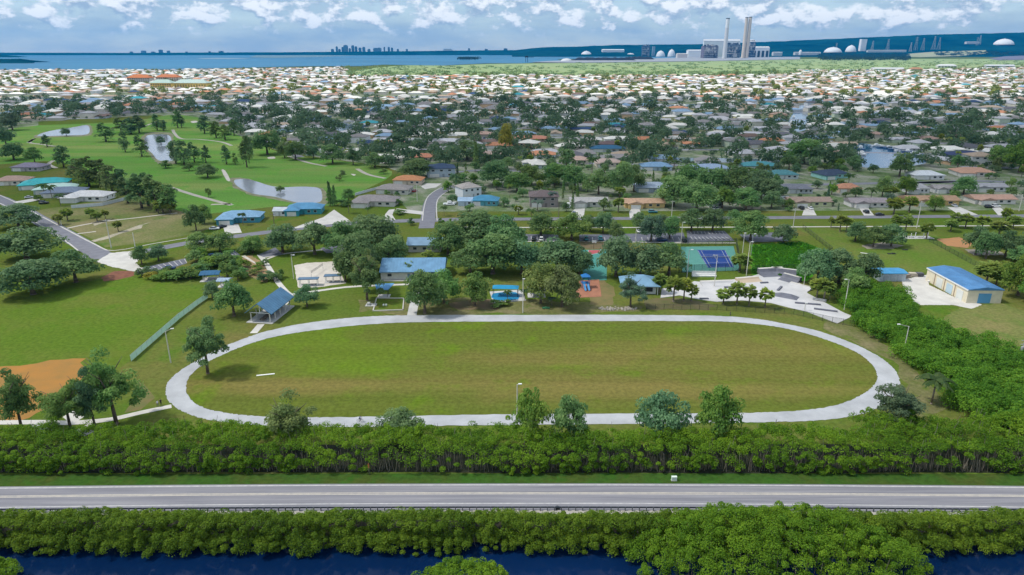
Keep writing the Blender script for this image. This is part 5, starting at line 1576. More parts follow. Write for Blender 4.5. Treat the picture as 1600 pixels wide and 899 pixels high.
# kiosk and garden square
p = at(600, 463)
t = empty('garden_kiosk', p, 0, 'little open kiosk with a bright blue tapering roof above the garden square', 'kiosk')
MB().box(0, 0, 0, 4.2, 3.4, 0.12).build('slab', conc, t)
for a in (-1, 1):
    for b in (-1, 1):
        MB().box(a * 1.4, b * 1.1, 0.12, 0.14, 0.14, 2.5).build('post', DARKM, t)
mb = MB()
mb.add([(-1.5, -1.7, 2.6), (1.5, -1.7, 2.6), (2.6, 1.7, 3.3), (-2.6, 1.7, 3.3), (-1.5, -1.7, 2.75), (1.5, -1.7, 2.75), (2.6, 1.7, 3.45), (-2.6, 1.7, 3.45)],
       [(3, 2, 1, 0), (4, 5, 6, 7), (0, 1, 5, 4), (1, 2, 6, 5), (2, 3, 7, 6), (3, 0, 4, 7)])
mb.build('roof', METAL, t, color=(0.10, 0.28, 0.52)).scale = (1.3, 1.3, 1.15)
sq = [(583, 486.5), (588.5, 466.5), (631, 467), (629.5, 485)]
sheet('garden_square', sq, 0.05, grass('garden_grass', (0.09, 0.13, 0.02), (0.12, 0.12, 0.03), (0.07, 0.15, 0.02), big=0.3))
t = empty('square_kerb', at(606, 477), 0, 'raised cream kerb framing the small square garden', 'kerb')
for a, b in zip(sq, sq[1:] + sq[:1]):
    A_, B_ = at(*a), at(*b)
    c_ = (A_ + B_) / 2 - at(606, 477)
    MB().box(c_.x, c_.y, 0, (B_ - A_).length + 0.3, 0.32, 0.3, math.atan2(B_.y - A_.y, B_.x - A_.x)).build('kerb_side', conc_pale, t)
for x in (599.5, 603.5):
    o = MB().box(0, 0, 0, 0.5, 0.5, 0.55).lathe([(0.3, 0.5), (0.22, 0.62), (0.02, 0.72)], 10).build('white_planter', WHITE, None, at(x, 478))
    tag(o, 'small white planter box in the middle of the garden square', 'planter', 'planters of the garden square')
o = MB().box(0, 0, 0, 3.6, 2.6, 0.14).box(-0.8, 0, 0.14, 0.9, 1.6, 0.75).build('concrete_plinth', conc, None, at(580, 477))
tag(o, 'low concrete plinth at the garden square edge', 'plinth')

# sand court with two shade shelters and a net
sheet('sand_court', [(463, 436), (460, 415), (480, 411), (522, 409), (531, 424), (540, 443), (500, 449), (466, 450)], 0.045, sand, rag=0.25)
t = empty('volleyball_net', at(496, 427), R(80), 'volleyball net stretched over the pale sand court', 'net')
for s in (-1, 1):
    MB().tube((s * 5, 0, 0), (s * 5, 0, 2.6), 0.07, 0.06, 8).build('post', GREYP, t)
MB().box(0, 0, 1.5, 9.8, 0.02, 1.0).build('mesh', mat('net_mesh', (0.3, 0.3, 0.3), alpha=0.25), t)
for x, y, w, lb in ((483, 446, 6.6, 'flat blue roofed bench shelter at the near corner of the sand court'), (521, 441, 5.6, 'flat blue roofed bench shelter under the oaks beside the sand court')):
    t = empty('bench_shelter', at(x, y), R(5), lb, 'shelter')
    for a in (-1, 0, 1):
        for b in (-1, 1):
            MB().box(a * (w / 2 - 0.2), b * 0.9, 0, 0.16, 0.16, 2.5).build('post', WHITE, t)
    MB().box(0, 0, 2.5, w + 0.6, 2.7, 0.22).build('roof', METAL, t, color=(0.09, 0.16, 0.25))
    MB().box(0, 0, 0, w + 0.4, 2.4, 0.08).build('slab', conc, t)
    for a in (-1, 1):
        MB().box(a * w / 4, 0.2, 0.45, w / 2 - 0.7, 0.4, 0.06).box(a * w / 4 - 0.6, 0.2, 0.08, 0.1, 0.35, 0.37).box(a * w / 4 + 0.6, 0.2, 0.08, 0.1, 0.35, 0.37).build('bench', DARKM, t)

def fence(name, px, h, label, post_every=3.0, panel=None, postm=DARKM, r=0.05, zt=0.0, cat='fence'):
    pts = [at(*p) for p in px]
    t = empty(name, pts[0], 0, label, cat)
    o0 = pts[0]
    rail, pan = MB(), MB()
    for a, b in zip(pts, pts[1:]):
        a, b = a - o0, b - o0
        L = (b - a).length
        n = max(1, round(L / post_every))
        for i in range(n + (1 if b == pts[-1] - o0 else 0)):
            q = a.lerp(b, i / n)
            MB().tube((q.x, q.y, 0), (q.x, q.y, h + 0.06), r, r, 6).build('post', postm, t)
        up = Vector((0, 0, h))
        rail.tube(a + up, b + up, r * 0.8, r * 0.8, 5)
        d = (b - a).normalized()
        nn = Vector((d.y, -d.x, 0)) * 0.012
        lo = Vector((0, 0, 0.08))
        k = [a + lo, b + lo, b + up * 0.98, a + up * 0.98]
        pan.add([p - nn for p in k] + [p + nn for p in k], [(0, 1, 2, 3), (7, 6, 5, 4), (0, 4, 5, 1), (2, 6, 7, 3)])
    rail.build('top_rail', postm, t)
    pan.build('fence_mesh', panel or mat('chain_link', (0.05, 0.06, 0.06), (0.035, 0.045, 0.045), 1.0, alpha=0.14), t)
    return t
def see_through(m, col, k):
    n_ = m.node_tree
    t_ = n_.nodes.new('ShaderNodeBsdfTranslucent'); t_.inputs['Color'].default_value = (*col, 1)
    x_ = n_.nodes.new('ShaderNodeMixShader'); x_.inputs[0].default_value = k
    n_.links.new(n_.nodes['Principled BSDF'].outputs[0], x_.inputs[1]); n_.links.new(t_.outputs[0], x_.inputs[2])
    n_.links.new(x_.outputs[0], n_.nodes['Material Output'].inputs['Surface'])
    return m
screenm = mat('windscreen', (0.62, 0.80, 0.70), (0.54, 0.74, 0.62), 0.25)
see_through(screenm, (0.60, 0.74, 0.68), 0.5)
fence('windscreen_fence', [(325, 466), (309, 477), (280, 499), (246, 529), (205, 565)], 1.9, 'long fence hung with pale green windscreen along the ball field', 3.0, screenm, GREYP)
fence('skate_park_fence', [(1010, 484), (1120, 485), (1150, 487), (1240, 492), (1300, 505), (1334, 511), (1336, 500)], 2.0, 'dark chain link fence in front of the skate park and palms', 3.0)
fence('tennis_fence', [(1060, 427), (1157, 424), (1150, 384), (1064, 385), (1060, 427)], 3.2, 'tall dark fence enclosing the blue tennis court', 3.2, mat('dark_chain_link', (0.03, 0.05, 0.05), (0.02, 0.04, 0.04), 1.0, alpha=0.22))
fence('plot_fence', [(1175, 424), (1257, 422), (1300, 394), (1254, 358)], 2.2, 'thin dark fence around the weedy bright green plot', 4.0)
fence('dog_run_fence', [(1452, 378), (1490, 398), (1530, 420)], 2.0, 'chain link fence running from the dog run to the works building', 3.5)
fence('white_fence', [(112, 326), (160, 322), (205, 311)], 1.8, 'white board fence around the white bungalow yard', 2.4, mat('white_board', (0.62, 0.66, 0.70), (0.55, 0.6, 0.64), 0.5), WHITE, 0.06)
fence('white_fence', [(555, 306), (580, 299), (610, 291)], 1.6, 'white board fence between the cream house and the fairway', 2.4, mat('white_board', (0, 0, 0)), WHITE, 0.06)

# tennis court
sheet('tennis_slab', [(1064, 386), (1146, 385), (1156, 423), (1066, 426)], 0.07, mat('court_green', (0.085, 0.25, 0.21), (0.07, 0.21, 0.18), 0.3))
a, b, c, d = [at(*q) for q in ((1089, 391), (1133, 391), (1147, 418), (1106, 419))]
mb = MB(); mb.add([(p.x, p.y, 0.078) for p in (d, c, b, a)], [(0, 1, 2, 3)])
tag(mb.build('tennis_court', mat('court_blue', (0.010, 0.045, 0.20), (0.008, 0.036, 0.17), 0.3)), kind='structure')
mb = MB()
def cl(p, q, w=0.06):
    dd = (q - p).normalized() * w
    nn = Vector((dd.y, -dd.x, 0))
    mb.add([(v.x, v.y, 0.086) for v in (p + nn, q + nn, q - nn, p - nn)], [(0, 1, 2, 3)])
def bl(u, v): return a.lerp(b, u).lerp(d.lerp(c, u), v)
for u in (0.02, 0.13, 0.87, 0.98): cl(bl(u, 0.02), bl(u, 0.98))
for v in (0.02, 0.27, 0.73, 0.98): cl(bl(0.13, v), bl(0.87, v))
cl(bl(0.5, 0.27), bl(0.5, 0.73))
tag(mb.build('court_lines', paint), kind='structure')
t = empty('tennis_net', bl(0.5, 0.5), math.atan2((b - a).y, (b - a).x), 'low tennis net across the blue court', 'net')
hw2 = (bl(1, 0.5) - bl(0, 0.5)).length / 2
for s in (-1, 1):
    MB().tube((s * hw2, 0, 0.08), (s * hw2, 0, 1.15), 0.06, 0.06, 6).build('post', DARKM, t)
MB().box(0, 0, 0.95, hw2 * 2, 0.04, 0.1).build('tape', WHITE, t)
MB().box(0, 0, 0.12, hw2 * 2, 0.02, 0.83).build('mesh', mat('net_mesh', (0, 0, 0)), t)
# ball court in red and green
sheet('ball_court', [(908, 391), (948, 390), (948, 438), (912, 440)], 0.06, mat('court_teal', (0.06, 0.24, 0.20), (0.05, 0.2, 0.17), 0.3))
sheet('ball_court_key', [(919, 391.5), (938, 391), (936, 395), (921, 398.5)], 0.068, mat('court_red', (0.40, 0.09, 0.10), (0.34, 0.08, 0.09), 0.3))
mb = MB()
a1 = [at(*q) for q in ((919, 391.3), (920.5, 399), (936, 396), (938.5, 390.8))]
for i in range(3): cl(a1[i], a1[i + 1], 0.12)
tag(mb.build('court_lines', paint), kind='structure')
o = empty('basketball_hoop', at(928, 390), R(180), 'basketball hoop with white backboard above the red key', 'hoop')
MB().tube((0, -0.9, 0), (0, -0.9, 3.4), 0.08, 0.08, 8).tube((0, -0.9, 3.3), (0, 0, 3.4), 0.06, 0.06, 6).build('post', DARKM, o)
MB().box(0, 0.05, 2.9, 1.8, 0.06, 1.1).build('backboard', WHITE, o)
mb = MB()
for i in range(10):
    p0, p1 = [(0.23 * math.cos(6.283 * k / 10), 0.35 + 0.23 * math.sin(6.283 * k / 10), 3.05) for k in (i, i + 1)]
    mb.tube(p0, p1, 0.02, 0.02, 4)
mb.build('rim', mat('hoop_orange', (0.5, 0.12, 0.02)), o)

# playground on a brown soft floor, splash pad with blue shade
sheet('play_floor', [(905, 439), (936, 437), (940, 464), (896, 466)], 0.07, mat('rubber_floor', (0.34, 0.15, 0.09), (0.27, 0.12, 0.075), 0.4), rag=0.1)
t = empty('play_tower', at(916, 452), R(5), 'blue climbing tower with two slides on the brown play floor', 'playground')
BLP = mat('play_blue', (0.02, 0.16, 0.42), (0.02, 0.13, 0.36), 1.0, rough=0.5)
for a_ in (-1.3, 1.3):
    for b_ in (-1.3, 1.3):
        MB().tube((a_, b_ + 2, 0), (a_, b_ + 2, 4.2), 0.11, 0.11, 8).build('post', BLP, t)
MB().box(0, 2, 1.7, 2.6, 2.6, 0.12).build('deck', BLP, t)
MB().hip(0, 2, 4.2, 3.2, 3.0, 1.0, 0.06).build('roof', BLP, t)
for x in (-0.75, 0.55):
    mb = MB()
    for s in (-0.32, 0.32):
        mb.add([(x + s - 0.04, 0.7, 1.8), (x + s + 0.04, 0.7, 1.8), (x + s + 0.04, -2.6, 0.35), (x + s - 0.04, -2.6, 0.35), (x + s - 0.04, 0.7, 2.1), (x + s + 0.04, 0.7, 2.1), (x + s + 0.04, -2.6, 0.62), (x + s - 0.04, -2.6, 0.62)],
               [(0, 1, 2, 3), (7, 6, 5, 4), (0, 4, 5, 1), (2, 6, 7, 3), (1, 5, 6, 2), (3, 7, 4, 0)])
    mb.add([(x - 0.3, 0.7, 1.82), (x + 0.3, 0.7, 1.82), (x + 0.3, -2.6, 0.37), (x - 0.3, -2.6, 0.37), (x - 0.3, 0.7, 1.76), (x + 0.3, 0.7, 1.76), (x + 0.3, -2.6, 0.31), (x - 0.3, -2.6, 0.31)],
           [(0, 3, 2, 1), (4, 5, 6, 7), (2, 3, 7, 6)])
    mb.build('slide', mat('slide_blue', (0.10, 0.30, 0.55), (0.08, 0.26, 0.5), 1.0, rough=0.4), t)
sheet('splash_pad', [(765, 456), (815, 453), (822, 470), (770, 474)], 0.05, conc)
sheet('splash_pool', [(770, 459), (806, 457), (810, 468), (774, 470)], 0.06, mat('splash_blue', (0.03, 0.24, 0.44), (0.02, 0.2, 0.4), 0.3, rough=0.4), k=2)
t = empty('shade_canopy', at(790, 462), R(-4), 'bright blue fabric canopy on four poles over the splash pad', 'canopy')
for a_ in (-4.2, 4.2):
    for b_ in (-1.6, 1.6):
        MB().tube((a_, b_, 0), (a_, b_, 3.0), 0.08, 0.08, 6).build('post', DARKM, t)
MB().hip(0, 0, 3.0, 9.0, 3.8, 0.8, 0.05).build('fabric', mat('canopy_blue', (0.02, 0.24, 0.42), (0.018, 0.2, 0.37), 0.6), t)
t = gabled_shelter('small_shelter', 838, 462, 4.5, 3, 2, 2.4, 0.7, (0.22, 0.25, 0.30), 'small grey roofed shelter between the splash pad and the light green tree', 'shelter', nx=2)
t = gabled_shelter('garden_shelter', 331, 437, 5.5, 4.0, 8, 2.6, 0.5, (0.02, 0.10, 0.20), 'dark blue roofed shelter among the garden shrubs', 'shelter', nx=2)
t = gabled_shelter('garden_shed', 352, 447, 3.0, 2.6, 0, 2.3, 0.5, (0.28, 0.36, 0.46), 'tiny pale blue roofed shed in front of the garden shrubs', 'shed', nx=2)

# skate park: concrete floor, bowl, banks, pyramid and rails
t = empty('skate_park', at(1190, 460), 0, 'pale concrete skate park with bowl, banks and ramps behind the palms', 'skate park')
o0 = at(1190, 460)
def loc_(q): return [(p.x - o0.x, p.y - o0.y) for p in [at(*k) for k in q]]
SK = [(1032, 466), (1034, 452), (1060, 446), (1085, 440), (1110, 443), (1140, 438), (1168, 434), (1192, 427), (1212, 424), (1232, 426), (1240, 436), (1254, 446), (1262, 459), (1292, 475), (1316, 488), (1330, 494), (1327, 497), (1308, 506), (1290, 499), (1262, 488), (1232, 481), (1205, 474), (1160, 470), (1120, 472), (1090, 468), (1062, 462)]
skm = mat('skate_concrete', (0.52, 0.51, 0.51), (0.40, 0.40, 0.41), 0.16, detail=8)
skd = mat('skate_steel', (0.16, 0.165, 0.20), (0.11, 0.115, 0.14), 0.4)
MB().prism(loc_(SK), -0.1, 0.12).build('slab', skm, t)
def ramp(px, w, d, h, rz, name='ramp', m=skm, steps=6, deck=1.2):
    """quarter pipe: curved face then a deck"""
    p = at(*px) - o0
    mb = MB()
    prof = [(-d + d * i / steps, h * (1 - math.sqrt(max(0, 1 - (i / steps) ** 2)))) for i in range(steps + 1)] + [(deck, h), (deck, 0)]
    n = len(prof)
    vs = [(x, y, 0.121 + z) for x in (-w / 2, w / 2) for y, z in prof]
    fs = [(i, n + i, n + i + 1, i + 1) for i in range(n - 1)] + [tuple(range(n)), tuple(range(2 * n - 1, n - 1, -1))]
    mb.add(vs, fs)
    mb.m[steps] = 1
    return mb.build(name, [m, conc_pale], t, (p.x, p.y, 0), R(rz))
ramp((1204, 428), 10, 4, 2.1, 10, 'quarter_pipe', skd)
ramp((1224, 429), 9, 4, 2.1, -24, 'quarter_pipe', skd)
ramp((1236, 438), 7, 3.5, 1.7, -52, 'quarter_pipe', skd)
ramp((1250, 450), 8, 3.5, 1.0, -50, 'bank_ramp')
ramp((1168, 438), 9, 3, 0.9, 14, 'bank_ramp', mat('skate_tan', (0.46, 0.36, 0.26), (0.40, 0.33, 0.25), 0.3))
ramp((1120, 444), 12, 3.4, 1.0, 6, 'bank_ramp')
for (x, y, w, d, h, rz) in ((1160, 455, 9, 5, 0.7, 8), (1228, 464, 8, 4, 0.9, -35), (1130, 460, 6, 3, 0.5, 0)):
    p = at(x, y) - o0
    mb = MB()
    k = 0.42
    b_ = [(-w / 2, -d / 2), (w / 2, -d / 2), (w / 2, d / 2), (-w / 2, d / 2)]
    mb.add([(*q, 0.121) for q in b_] + [(q[0] * k, q[1] * k, 0.121 + h) for q in b_], [(0, 1, 5, 4), (1, 2, 6, 5), (2, 3, 7, 6), (3, 0, 4, 7), (4, 5, 6, 7)])
    mb.build('pyramid', skm if w != 8 else skd, t, (p.x, p.y, 0), R(rz))
for (x, y, w, rz) in ((1194, 443, 3, 10), (1262, 476, 8, -14), (1290, 486, 7, -22), (1140, 450, 4, 5), (1100, 468, 3, 0), (1218, 452, 5, 55), (1176, 434, 4, 0)):
    p = at(x, y) - o0
    MB().box(p.x, p.y, 0.1205, w, 0.7, 0.42, R(rz)).build('ledge', skd, t)
o = MB().box(0, 0, 0, 9, 1.4, 0.5).box(0, 0.4, 0.5, 9, 0.5, 0.5).box(0, 0.6, 1.0, 9, 0.12, 0.9).build('white_bench', WHITE, None, at(1100, 432), R(-2))
tag(o, 'long white stepped bench between the tennis court and the skate park', 'bench')
o = MB().box(0, 0, 0.35, 4.4, 0.5, 0.08).box(-1.8, 0, 0, 0.1, 0.45, 0.35).box(1.8, 0, 0, 0.1, 0.45, 0.35).box(0, 0.5, 0.75, 4.4, 0.3, 0.08).box(0, 0.5, 0.0, 4.2, 0.2, 0.75).build('bleacher', GREYP, None, at(1280, 471), R(-30))
tag(o, 'small grey bleacher under the palm trio at the skate park edge', 'bench')

# works building, shed and yard
def PW_(q): return [(p.x, p.y) for p in [at(*k) for k in q]]
fl, fr, bl_ = at(1509, 474), at(1562, 472), at(1446, 438)
ax = (fr - fl); wid = ax.length
ay = (bl_ - fl); dep = ay.length
rz = math.atan2(ay.y, ay.x) - math.pi / 2
t = empty('works_building', fl, rz, 'long cream works building with a blue metal roof and blue roller doors', 'building')
wb = min(wid, 11.5)
MB().box(wb / 2, dep / 2, 0, wb, dep, 4.6).build('wall', WALL, t, color=(0.66, 0.60, 0.46))
r = MB().gable(wb / 2, dep / 2, 4.61, wb + 0.5, dep + 0.5, 0.9, 'y', 0.22).build('roof', METAL, t, color=(0.075, 0.20, 0.385))
rb = MB()
for i in range(int(dep / 1.1)):
    y = 0.3 + i * 1.1
    rb.tube((-0.2, y, 4.86), (wb / 2, y, 5.74), 0.04, 0.04, 4).tube((wb + 0.2, y, 4.86), (wb / 2, y, 5.74), 0.04, 0.04, 4)
rb.build('roof_seam', METAL, r, color=(0.05, 0.18, 0.42))
MB().box(-0.26, dep / 2, 4.35, 0.14, dep + 0.5, 0.45).build('gutter', WHITE, t)
MB().box(wb * 0.5, -0.05, 0.05, 4.2, 0.12, 3.4).build('roller_door', DOORM, t, color=(0.10, 0.30, 0.52))
for i, y in enumerate((4, 10, 16, 22, 28, 34)):
    if y < dep - 3:
        MB().box(-0.05, y, 0.05, 0.12, 3.4, 3.3).build('roller_door', DOORM, t, color=(0.42, 0.55, 0.64) if i % 2 else (0.62, 0.64, 0.62))
for y in (7, 13, 19, 25, 31):
    if y < dep - 1: MB().box(-0.06, y, 0, 0.14, 0.35, 4.3).build('downpipe', DOORM, t, color=(0.35, 0.25, 0.18))
p = at(1394, 440)
t = empty('works_shed', p, R(0), 'low flat blue roofed shed beside the works yard', 'shed')
MB().box(0, 3, 0, 9.5, 6, 3.0).build('wall', WALL, t, color=(0.45, 0.52, 0.58))
MB().gable(0, 3, 3.01, 10.4, 7, 0.5, 'x', 0.2).build('roof', METAL, t, color=(0.05, 0.24, 0.45))
for x in (-2.4, 0, 2.4):
    MB().box(x, -0.04, 0.05, 1.9, 0.1, 2.3).build('roller_door', DOORM, t, color=(0.36, 0.42, 0.48))
for (x, y, c, lb) in ((1416, 434, (0.30, 0.25, 0.2), 'tan crate pile stacked between the shed and the works building'), (1426, 432, (0.45, 0.40, 0.32), 'pale pallet stack standing beside the tan crate pile'), (1436, 432, (0.10, 0.10, 0.11), 'dark trailer frame parked at the works building corner')):
    mb = MB()
    for i in range(4): mb.box(rnd.uniform(-0.3, 0.3), rnd.uniform(-0.2, 0.2), i * 0.36, 2.4, 1.8, 0.3, R(rnd.uniform(-8, 8)))
    tag(mb.build('crate_pile', DOORM, None, at(x, y), color=c), lb, 'crates')
o = MB().box(0, 0, 0.5, 2.6, 1.1, 0.12).box(-0.9, 0, 0, 0.15, 0.9, 0.5).box(0.9, 0, 0, 0.15, 0.9, 0.5).box(0, 0.5, 0.62, 2.6, 0.1, 0.5).build('work_bench', WHITE, None, at(1455, 441))
tag(o, 'white work bench against the cream wall of the works building', 'bench')

# ------------------------------------------------------------------ poles and lamps
def lamp(px, py, hpx, label, arm=(1.6, 0.0), rz=0.0, m=CREAMP, heads=1, name='street_lamp'):
    p, s = at(px, py), ppm(py)
    h = hpx / s / math.cos(math.atan2(H, p.y))
    t = empty(name, p, R(rz), label, 'lamp post')
    MB().tube((0, 0, 0), (0, 0, h), 0.16, 0.10, 8).build('pole', m, t)
    a = Vector((arm[0], 0, h + arm[1]))
    if arm[0]:
        MB().tube((0, 0, h - 0.1), a, 0.06, 0.05, 6).build('arm', m, t)
    for i in range(heads):
        MB().box(a.x + (0.25 if arm[0] >= 0 else -0.25) + i * 0.9, 0, h + arm[1] - 0.08, 0.8, 0.38, 0.18).build('lamp_head', WHITE if heads == 1 else GREYP, t)
    return t
lamp(267, 567, 48, 'white lamp post with a short arm beside the green windscreen fence', (1.5, 0.5), 20)
lamp(808, 657, 54, 'tall white lamp post rising among the mangroves beside the track', (0.4, 0.1))
lamp(817, 489, 52, 'thin white lamp post on the grass strip behind the track', (0.0, 0.0))
lamp(1319, 484, 46, 'white lamp post at the tip of the skate park', (-0.8, 0.1))
lamp(1411, 555, 44, 'white lamp post with a long arm standing in the scrub', (-2.6, 0.6))
lamp(459, 436, 38, 'cream lamp post at the corner of the sand court', (0.6, -0.3))
lamp(1159, 405, 40, 'tall floodlight pole behind the tennis court', (0, 0), m=CREAMP)
lamp(1166, 431, 52, 'floodlight pole between the tennis court and the skate park', (0.6, 0), m=CREAMP)
lamp(1116, 448, 48, 'cream floodlight pole in the middle of the skate park', (-0.9, 0), m=CREAMP, heads=2)
lamp(1073, 437, 46, 'floodlight pole beside the palms of the skate park', (0.8, 0), m=GREYP)
lamp(1256, 446, 24, 'short pale pole at the edge of the skate park under the oaks', (0, 0), m=CREAMP)
lamp(1173, 400, 34, 'slim grey floodlight pole beyond the tennis fence', (0.5, 0), m=GREYP)
lamp(993, 380, 24, 'slim white lamp post in the parking lot beside the white car', (0.5, 0))
lamp(1064, 380, 32, 'slim white lamp post between the two parking lots', (0.5, 0))
lamp(1257, 486, 12, 'stubby white post inside the skate park fence', (0, 0))
def utility(px, py, hpx, label, arms=1, rz=0.0, trans=False, m=WOODP):
    p, s = at(px, py), ppm(py)
    h = hpx / s / math.cos(math.atan2(H, p.y))
    t = empty('utility_pole', p, R(rz), label, 'utility pole')
    MB().tube((0, 0, 0), (0, 0, h), 0.2, 0.13, 8).build('pole', m, t)
    for i in range(arms):
        MB().box(0, -0.16, h - 0.5 - i * 1.1, 2.4, 0.12, 0.14).build('crossarm', m, t)
    if trans:
        for x in (-0.75, 0.0, 0.75):
            MB().lathe([(0.05, h - 3.2), (0.34, h - 3.15), (0.34, h - 2.1), (0.1, h - 2.0)], 10, (x, -0.45)).build('transformer', GREYP, t)
    return t
utility(1592, 568, 38, 'pale utility pole with transformers at the lawn edge', 2, 10, True, GREYP)
utility(1432, 357, 42, 'tall pale utility pole on the verge by the parked dark car', 1, 0, False, CREAMP)
utility(1239, 356, 30, 'slim utility pole on the verge below the yellow-green house', 1, 0, False, CREAMP)
utility(174, 388, 44, 'pale utility pole at the corner of the sandy lot', 1, 20, False, CREAMP)
utility(212, 390, 26, 'short pale utility pole at the street bend', 0, 0, False, CREAMP)
utility(652, 315, 28, 'pale utility pole between the grey roofed houses', 1, 0, False, CREAMP)
utility(1049, 342, 28, 'pale utility pole beside the peach roofed house', 1, 0, False, CREAMP)
utility(873, 340, 24, 'utility pole beside the brown two-storey house', 1)
utility(429, 356, 22, 'utility pole in front of the small white shed', 1)
utility(1271, 242, 36, 'tall utility pole among the houses on the canal bank', 1)
utility(502, 184, 26, 'white utility pole beside the broad grey canal', 1, 0, False, CREAMP)
utility(784, 246, 12, 'short wooden pole under the yellow-green tree', 1)
utility(96, 352, 8, 'short white post between the cabbage palms of the vacant lot', 0, 0, False, CREAMP)
utility(1592, 330, 26, 'pale pole beside the pinkish roofed ranch house', 0, 0, False, CREAMP)

# guard rail along the highway
gr = empty('guard_rail', at(800, 797.5), 0, 'dark steel guard rail on posts along the edge of the highway', 'guard rail')
g0 = at(800, 797.5)
G = hw(801.0, 797.2, 801.0, 96)
mb = MB()
for a_, b_ in zip(G, G[1:]):
    a_, b_ = a_ - g0, b_ - g0
    for z0, z1, oy in ((0.46, 0.56, 0.03), (0.56, 0.66, -0.03), (0.66, 0.78, 0.03)):
        k = [(a_.x, a_.y + oy, z0), (b_.x, b_.y + oy, z0), (b_.x, b_.y - oy, z1), (a_.x, a_.y - oy, z1)]
        mb.add(k, [(0, 1, 2, 3)])
        mb.add([(x, y - 0.03, z) for x, y, z in k], [(3, 2, 1, 0)])
    mb.add([(a_.x, a_.y + 0.06, 0.78), (b_.x, b_.y + 0.06, 0.78), (b_.x, b_.y - 0.06, 0.78), (a_.x, a_.y - 0.06, 0.78)], [(0, 1, 2, 3)])
mb.build('rail', mat('rail_steel', (0.085, 0.10, 0.125), (0.06, 0.07, 0.09), 0.8, rough=0.5, metal=0.3), gr)
gx = [q.x - g0.x for q in G][::-1] if G[0].x > G[-1].x else [q.x - g0.x for q in G]
gy = [q.y - g0.y for q in G]
PM = MB().box(0, 0, 0, 0.13, 0.2, 0.8).mesh('guard_post', mat('post_steel', (0.10, 0.11, 0.125), (0.07, 0.075, 0.09), 1.5))
restp = MB()
for i in range(-72, 73):
    x = i * 1.3
    y = float(np.interp(x, gx, gy)) - 0.16
    if abs(i) < 50:
        o = link('guard_post', PM, gr); o.location = (x, y, 0)
    else:
        restp.box(x, y, 0, 0.13, 0.2, 0.8)
tag(restp.build('guard_post', mat('post_steel', (0, 0, 0)), gr), kind='stuff')

# small roadside things
o = empty('utility_cabinet', at(1053, 751), 0, 'small white cabinet on the green verge beside the highway', 'cabinet')
MB().box(0, 0, 0, 1.1, 0.6, 0.12).build('base', conc, o)
MB().box(0, 0, 0.12, 1.0, 0.5, 0.75).box(0, 0, 0.87, 1.06, 0.56, 0.06).build('cabinet_body', mat('pale_green_paint', (0.62, 0.72, 0.64), (0.56, 0.66, 0.58), 1.0), o)
o = empty('marker_post', at(577, 742), 0, 'slim orange marker post at the foot of the mangroves', 'marker')
MB().tube((0, 0, 0), (0, 0, 2.6), 0.05, 0.05, 6).build('post', WOODP, o)
MB().box(0, -0.06, 1.6, 0.3, 0.04, 1.0).build('marker_plate', mat('marker_orange', (0.45, 0.17, 0.06), (0.38, 0.14, 0.05), 1.0), o)
o = MB().box(0, 0, 0, 0.75, 0.6, 0.4).lathe([(0.36, 0.4), (0.3, 0.55), (0.12, 0.66)], 10).build('black_bin', DARKM, None, at(871, 795.5))
tag(o, 'small black bin on the road edge beside the guard rail', 'bin')
o = empty('flower_sign', at(545, 826), 0, 'white flowering shrub in the mangroves below the guard rail', 'shrub')
c_, r_ = dome(12, 0.8, 2.2, 1.4, 5)
link('blossoms', crown('blossoms', c_, r_, 40, 0.3, 6), o, (0.75, 0.75, 0.72))
link('trunk', PROTO['bush'][0][3], o).scale = (1, 1, 3)
o.name = 'flowering_shrub'
for (x, y, w, lb) in ((415, 586, 4.5, 'white board lying on the infield grass by the worn patch'),):
    o = MB().box(0, 0, 0.02, w, 0.5, 0.1, R(14)).box(0.9, 0.3, 0.02, 1.6, 0.3, 0.09, R(14)).build('white_board', WHITE, None, at(x, y))
    tag(o, lb, 'board')
mb = MB()
rr_ = random.Random(4)
for i in range(110):
    x, y = rr_.uniform(-6.5, 6.5), rr_.uniform(-1.6, 1.6)
    if (x / 6.5) ** 2 + (y / 1.6) ** 2 > 1: continue
    s = rr_.uniform(0.35, 1.0)
    n0 = len(mb.v)
    mb.lathe([(0.5 * s, 0), (0.46 * s, 0.3 * s), (0.22 * s, 0.52 * s)], rr_.choice([5, 6, 7]), (x, y))
    for k in range(n0, len(mb.v)):
        q = mb.v[k]; mb.v[k] = (q[0] + rr_.uniform(-.1, .1) * s, q[1] + rr_.uniform(-.1, .1) * s, q[2] + rr_.uniform(-.08, .08) * s)
tag(mb.build('rock_pile', mat('pale_rock', (0.36, 0.33, 0.28), (0.24, 0.22, 0.19), 0.8), None, at(965, 483)), 'mound of pale boulders under the blue-green tree', 'rocks')
o = tag(MB().box(0, 0, 0.02, 2.4, 1.2, 0.3).lathe([(0.5, 0.3), (0.4, 0.5), (0.2, 0.55)], 8).build('green_box', mat('box_green', (0.05, 0.20, 0.09), (0.04, 0.16, 0.07), 1.0), None, at(853, 482)), 'low green utility box on the lawn behind the track', 'utility box')
for (x, y, r_, lb) in ((1393, 397, 1.6, 'flat black agility mat lying on the dog run grass'), (1414, 391, 1.1, 'smaller black agility mat lying farther up the dog run')):
    o = MB().box(0, 0, 0.02, r_ * 2, r_ * 0.7, 0.22).box(r_ * 0.5, 0.1, 0.24, r_ * 0.8, r_ * 0.4, 0.16).build('agility_mat', DARKM, None, at(x, y), R(-4))
    tag(o, lb, 'mat')
o = tag(MB().box(0, 0, 0.5, 3.4, 0.5, 0.12, R(-30)).box(-0.9, 0.5, 0, 0.2, 0.2, 0.5).box(0.9, -0.5, 0, 0.2, 0.2, 0.5).build('agility_beam', WHITE, None, at(1351, 398)), 'white balance beam standing on the dog run grass', 'beam')
